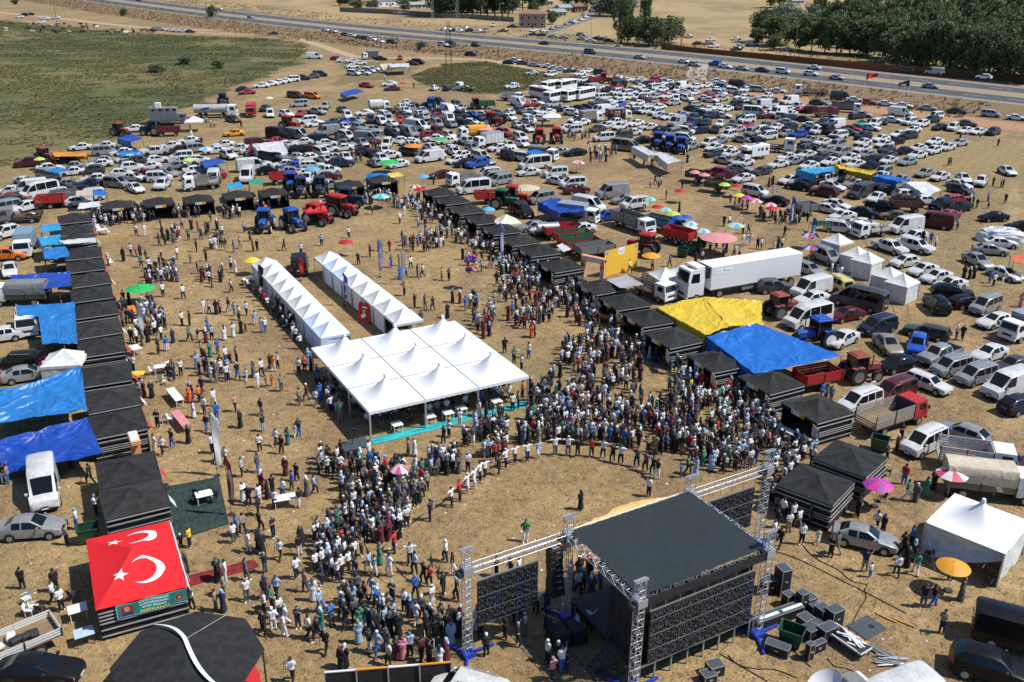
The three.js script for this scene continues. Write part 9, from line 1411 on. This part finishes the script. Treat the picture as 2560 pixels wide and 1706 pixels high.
// ---------- village ----------
const wallPink = std([0.46, 0.33, 0.26], { map: texDust }), wallCream = std([0.52, 0.44, 0.33], { map: texDust }), roofRed = std([0.3, 0.17, 0.12], { map: texDust }), roofZinc = std([0.34, 0.42, 0.47], { map: texDust, roughness: 0.5 }), brown = std([0.26, 0.15, 0.1], { map: texDust });
function house(kind, x, z, i) {
  const d = { two: [13, 8, 6.4, wallPink, roofRed, 'two-storey pinkish house with red hip roof'], shed: [9, 6, 3, wallCream, roofZinc, 'cream farm building with pale metal roof'], brown: [9, 7, 3.4, brown, brown, 'brown brick farm house with a dark roof'], white: [16, 7, 4, M.white, M.white, 'long white house with a flat white roof behind the wall'], low: [11, 5, 2.6, wallCream, roofZinc, 'low cream farm shed'] }[kind], t = thing('house', d[5], 'building', x, 0, z, (kind === 'two' ? -0.12 : 0.5) + (i % 3) * 0.05, 'village houses'), [w, dp, h, wm, rm] = d;
  part(t, 'wall', box(w, h, dp, 0, h / 2, 0), wm); const ov = 0.6, rh = kind === 'white' ? 0.35 : kind === 'two' ? 1.7 : 1.5;
  const c = [[w / 2 + ov, dp / 2 + ov], [w / 2 + ov, -dp / 2 - ov], [-w / 2 - ov, -dp / 2 - ov], [-w / 2 - ov, dp / 2 + ov]], rd = kind === 'two' ? w / 2 - dp / 2 : w / 2 + ov, A = [rd, h + rh, 0], Bq = [-rd, h + rh, 0], E = c.map((q) => [q[0], h, q[1]]);
  part(t, 'roof', merge([poly3([E[0], A, Bq, E[3]]), poly3([E[1], E[2], Bq, A]), poly3([E[0], E[1], A]), poly3([E[2], E[3], Bq]), poly3([E[0], E[3], E[2], E[1]])]), rm);
  const fl = kind === 'two' ? 2 : 1; for (let f = 0; f < fl; f++) for (let k = 0; k < 4; k++) { const wx = -w / 2 + (k + 0.5) * w / 4, wy = f * 3 + 1.6; const o = part(t, 'window', box(1.3, 1.3, 0.1, wx, wy, dp / 2 + 0.02), M.white); part(o, 'pane', box(1.1, 1.1, 0.04, wx, wy, dp / 2 + 0.09), M.glass); } for (let f = 0; f < fl; f++) for (const s of [-1, 1]) { const o = part(t, 'window', box(0.1, 1.2, 1.2, w / 2 + 0.02, f * 3 + 1.6, s * dp * 0.25), M.white); part(o, 'pane', box(0.04, 1, 1, w / 2 + 0.09, f * 3 + 1.6, s * dp * 0.25), M.glass); }
  part(t, 'door', box(1.1, 2.1, 0.08, w * 0.02, 1.05, dp / 2 + 0.06), M.wood); if (kind !== 'white') part(t, 'chimney', box(0.6, 1.3, 0.6, w * 0.2, h + rh * 0.9, -0.4), wm);
}
HOUSES.forEach(([k, x, z], i) => house(k, x, z, i));
WALLS.forEach(([k, P]) => {
  const d = { concrete: [2.6, std([0.2, 0.195, 0.185], { map: texDust }), 'long grey concrete panel wall around the white house'], dark: [2.4, std([0.2, 0.185, 0.165], { map: texDust }), 'brown stone wall in front of the tall evergreens'], rust: [2.4, M.rust, 'rust brown metal barrier along the far side of the highway'], low: [1.5, std([0.4, 0.33, 0.26], { map: texDust }), 'low pale garden wall beside the village street'] }[k], t = thing('boundary_wall', d[2], 'wall'), g = box(1, d[0], 0.25), pier = box(0.4, d[0] + 0.15, 0.4);
  for (let i = 0; i < P.length - 1; i++) { const [ax, az] = P[i], [bx, bz] = P[i + 1], L = Math.hypot(bx - ax, bz - az), n = Math.max(1, Math.round(L / 6)), an = Math.atan2(-(bz - az), bx - ax); for (let q = 0; q < n; q++) { const u = (q + 0.5) / n, m = part(t, 'panel', g, d[1], ax + (bx - ax) * u, d[0] / 2, az + (bz - az) * u); m.scale.x = L / n - 0.1; m.rotation.y = an; part(t, 'pier', pier, d[1], ax + (bx - ax) * q / n, d[0] / 2, az + (bz - az) * q / n).rotation.y = an; } }
});
// ---------- labels: single each thing out by where it stands ----------
const MARKS = [['nine-peak marquee', -8.7, -78.7], ['flag tent', -23.3, -48.8], ['concert stage', 9, -46], ['white peaked tent', 31.3, -53.7], ['articulated lorry', TRUCKS[0][1], TRUCKS[0][2]], ['yellow backdrop', SITE.board[0][0], SITE.board[0][1]], ['balloon bunch', ...SITE.balloons], ['camper van', TRUCKS[8][1], TRUCKS[8][2]], ['recovery truck', TRUCKS[7][1], TRUCKS[7][2]], ['white coaches', COACHES[1][0], COACHES[1][1]], ['steel pylon', POLES[0][1], POLES[0][2]], ['water tanker', 0, 0], ['fire truck', 0, 0], ['red flagpole', ...FLAGPOLES[0]], ['round black tent', -17.2, -40.1], ['green ground mat', SITE.mat[2][0], SITE.mat[2][1]], ['red carpet', SITE.runner[2][0], SITE.runner[2][1]], ['truss tray', ...SITE.tray], ['camera platform', ...SITE.stages[0]], ['two-storey house', HOUSES[0][1], HOUSES[0][2]], ['cattle herd', CATTLE[0][0], CATTLE[0][1]], ['broadcast van', 0, 0], ['big yellow tarpaulin', 0, 0], ['big pink parasol', 0, 0], ['covered van', 0, 0]];
for (const m of MARKS) { const f = (a, b) => TRUCKS.find((q) => q[0] === a); const k = { 'water tanker': 'tanker', 'fire truck': 'fire', 'broadcast van': 'satvan', 'covered van': 'cover' }[m[0]]; if (k) { m[1] = f(k)[1]; m[2] = f(k)[2]; } if (m[0] === 'big yellow tarpaulin') { const t = TARPS.find((q) => q[0] === 'yellow'); m[1] = t[1][0][0]; m[2] = t[1][0][2]; } if (m[0] === 'big pink parasol') { const u = UMBRELLAS.find((q) => q[3] > 2.4); m[1] = u[0]; m[2] = u[1]; } }
const ORD = ['', 'second', 'third', 'fourth', 'fifth', 'sixth', 'seventh', 'eighth', 'ninth', 'tenth', 'eleventh', 'twelfth'];
const ordinal = (n) => n === 0 ? 'first' : ORD[n] ?? `${n + 1}${n % 10 === 0 && n !== 10 ? 'st' : n % 10 === 1 && n !== 11 ? 'nd' : n % 10 === 2 && n !== 12 ? 'rd' : 'th'}`;
{
  const by = {}; for (const t of things) (by[t.userData.label] ??= []).push(t);
  for (const L in by) {
    if (by[L].length < 2) continue; const sub = {};
    for (const t of by[L]) { let b = null, bd = 1e9; for (const m of MARKS) { const d = Math.hypot(t.position.x - m[1], t.position.z - m[2]); if (d < bd) { bd = d; b = m; } } (sub[b[0]] ??= []).push([bd, t]); }
    for (const k in sub) sub[k].sort((a, b) => a[0] - b[0]).forEach(([, t], i, A) => { t.userData.label = A.length > 1 ? `${L}, ${ordinal(i)} out from the ${k}` : `${L}, the one by the ${k}`; });
  }
}
scene.traverse((o) => { if (o.isMesh && o !== sky) { o.castShadow = true; o.receiveShadow = true; } });
renderer.render(scene, camera);
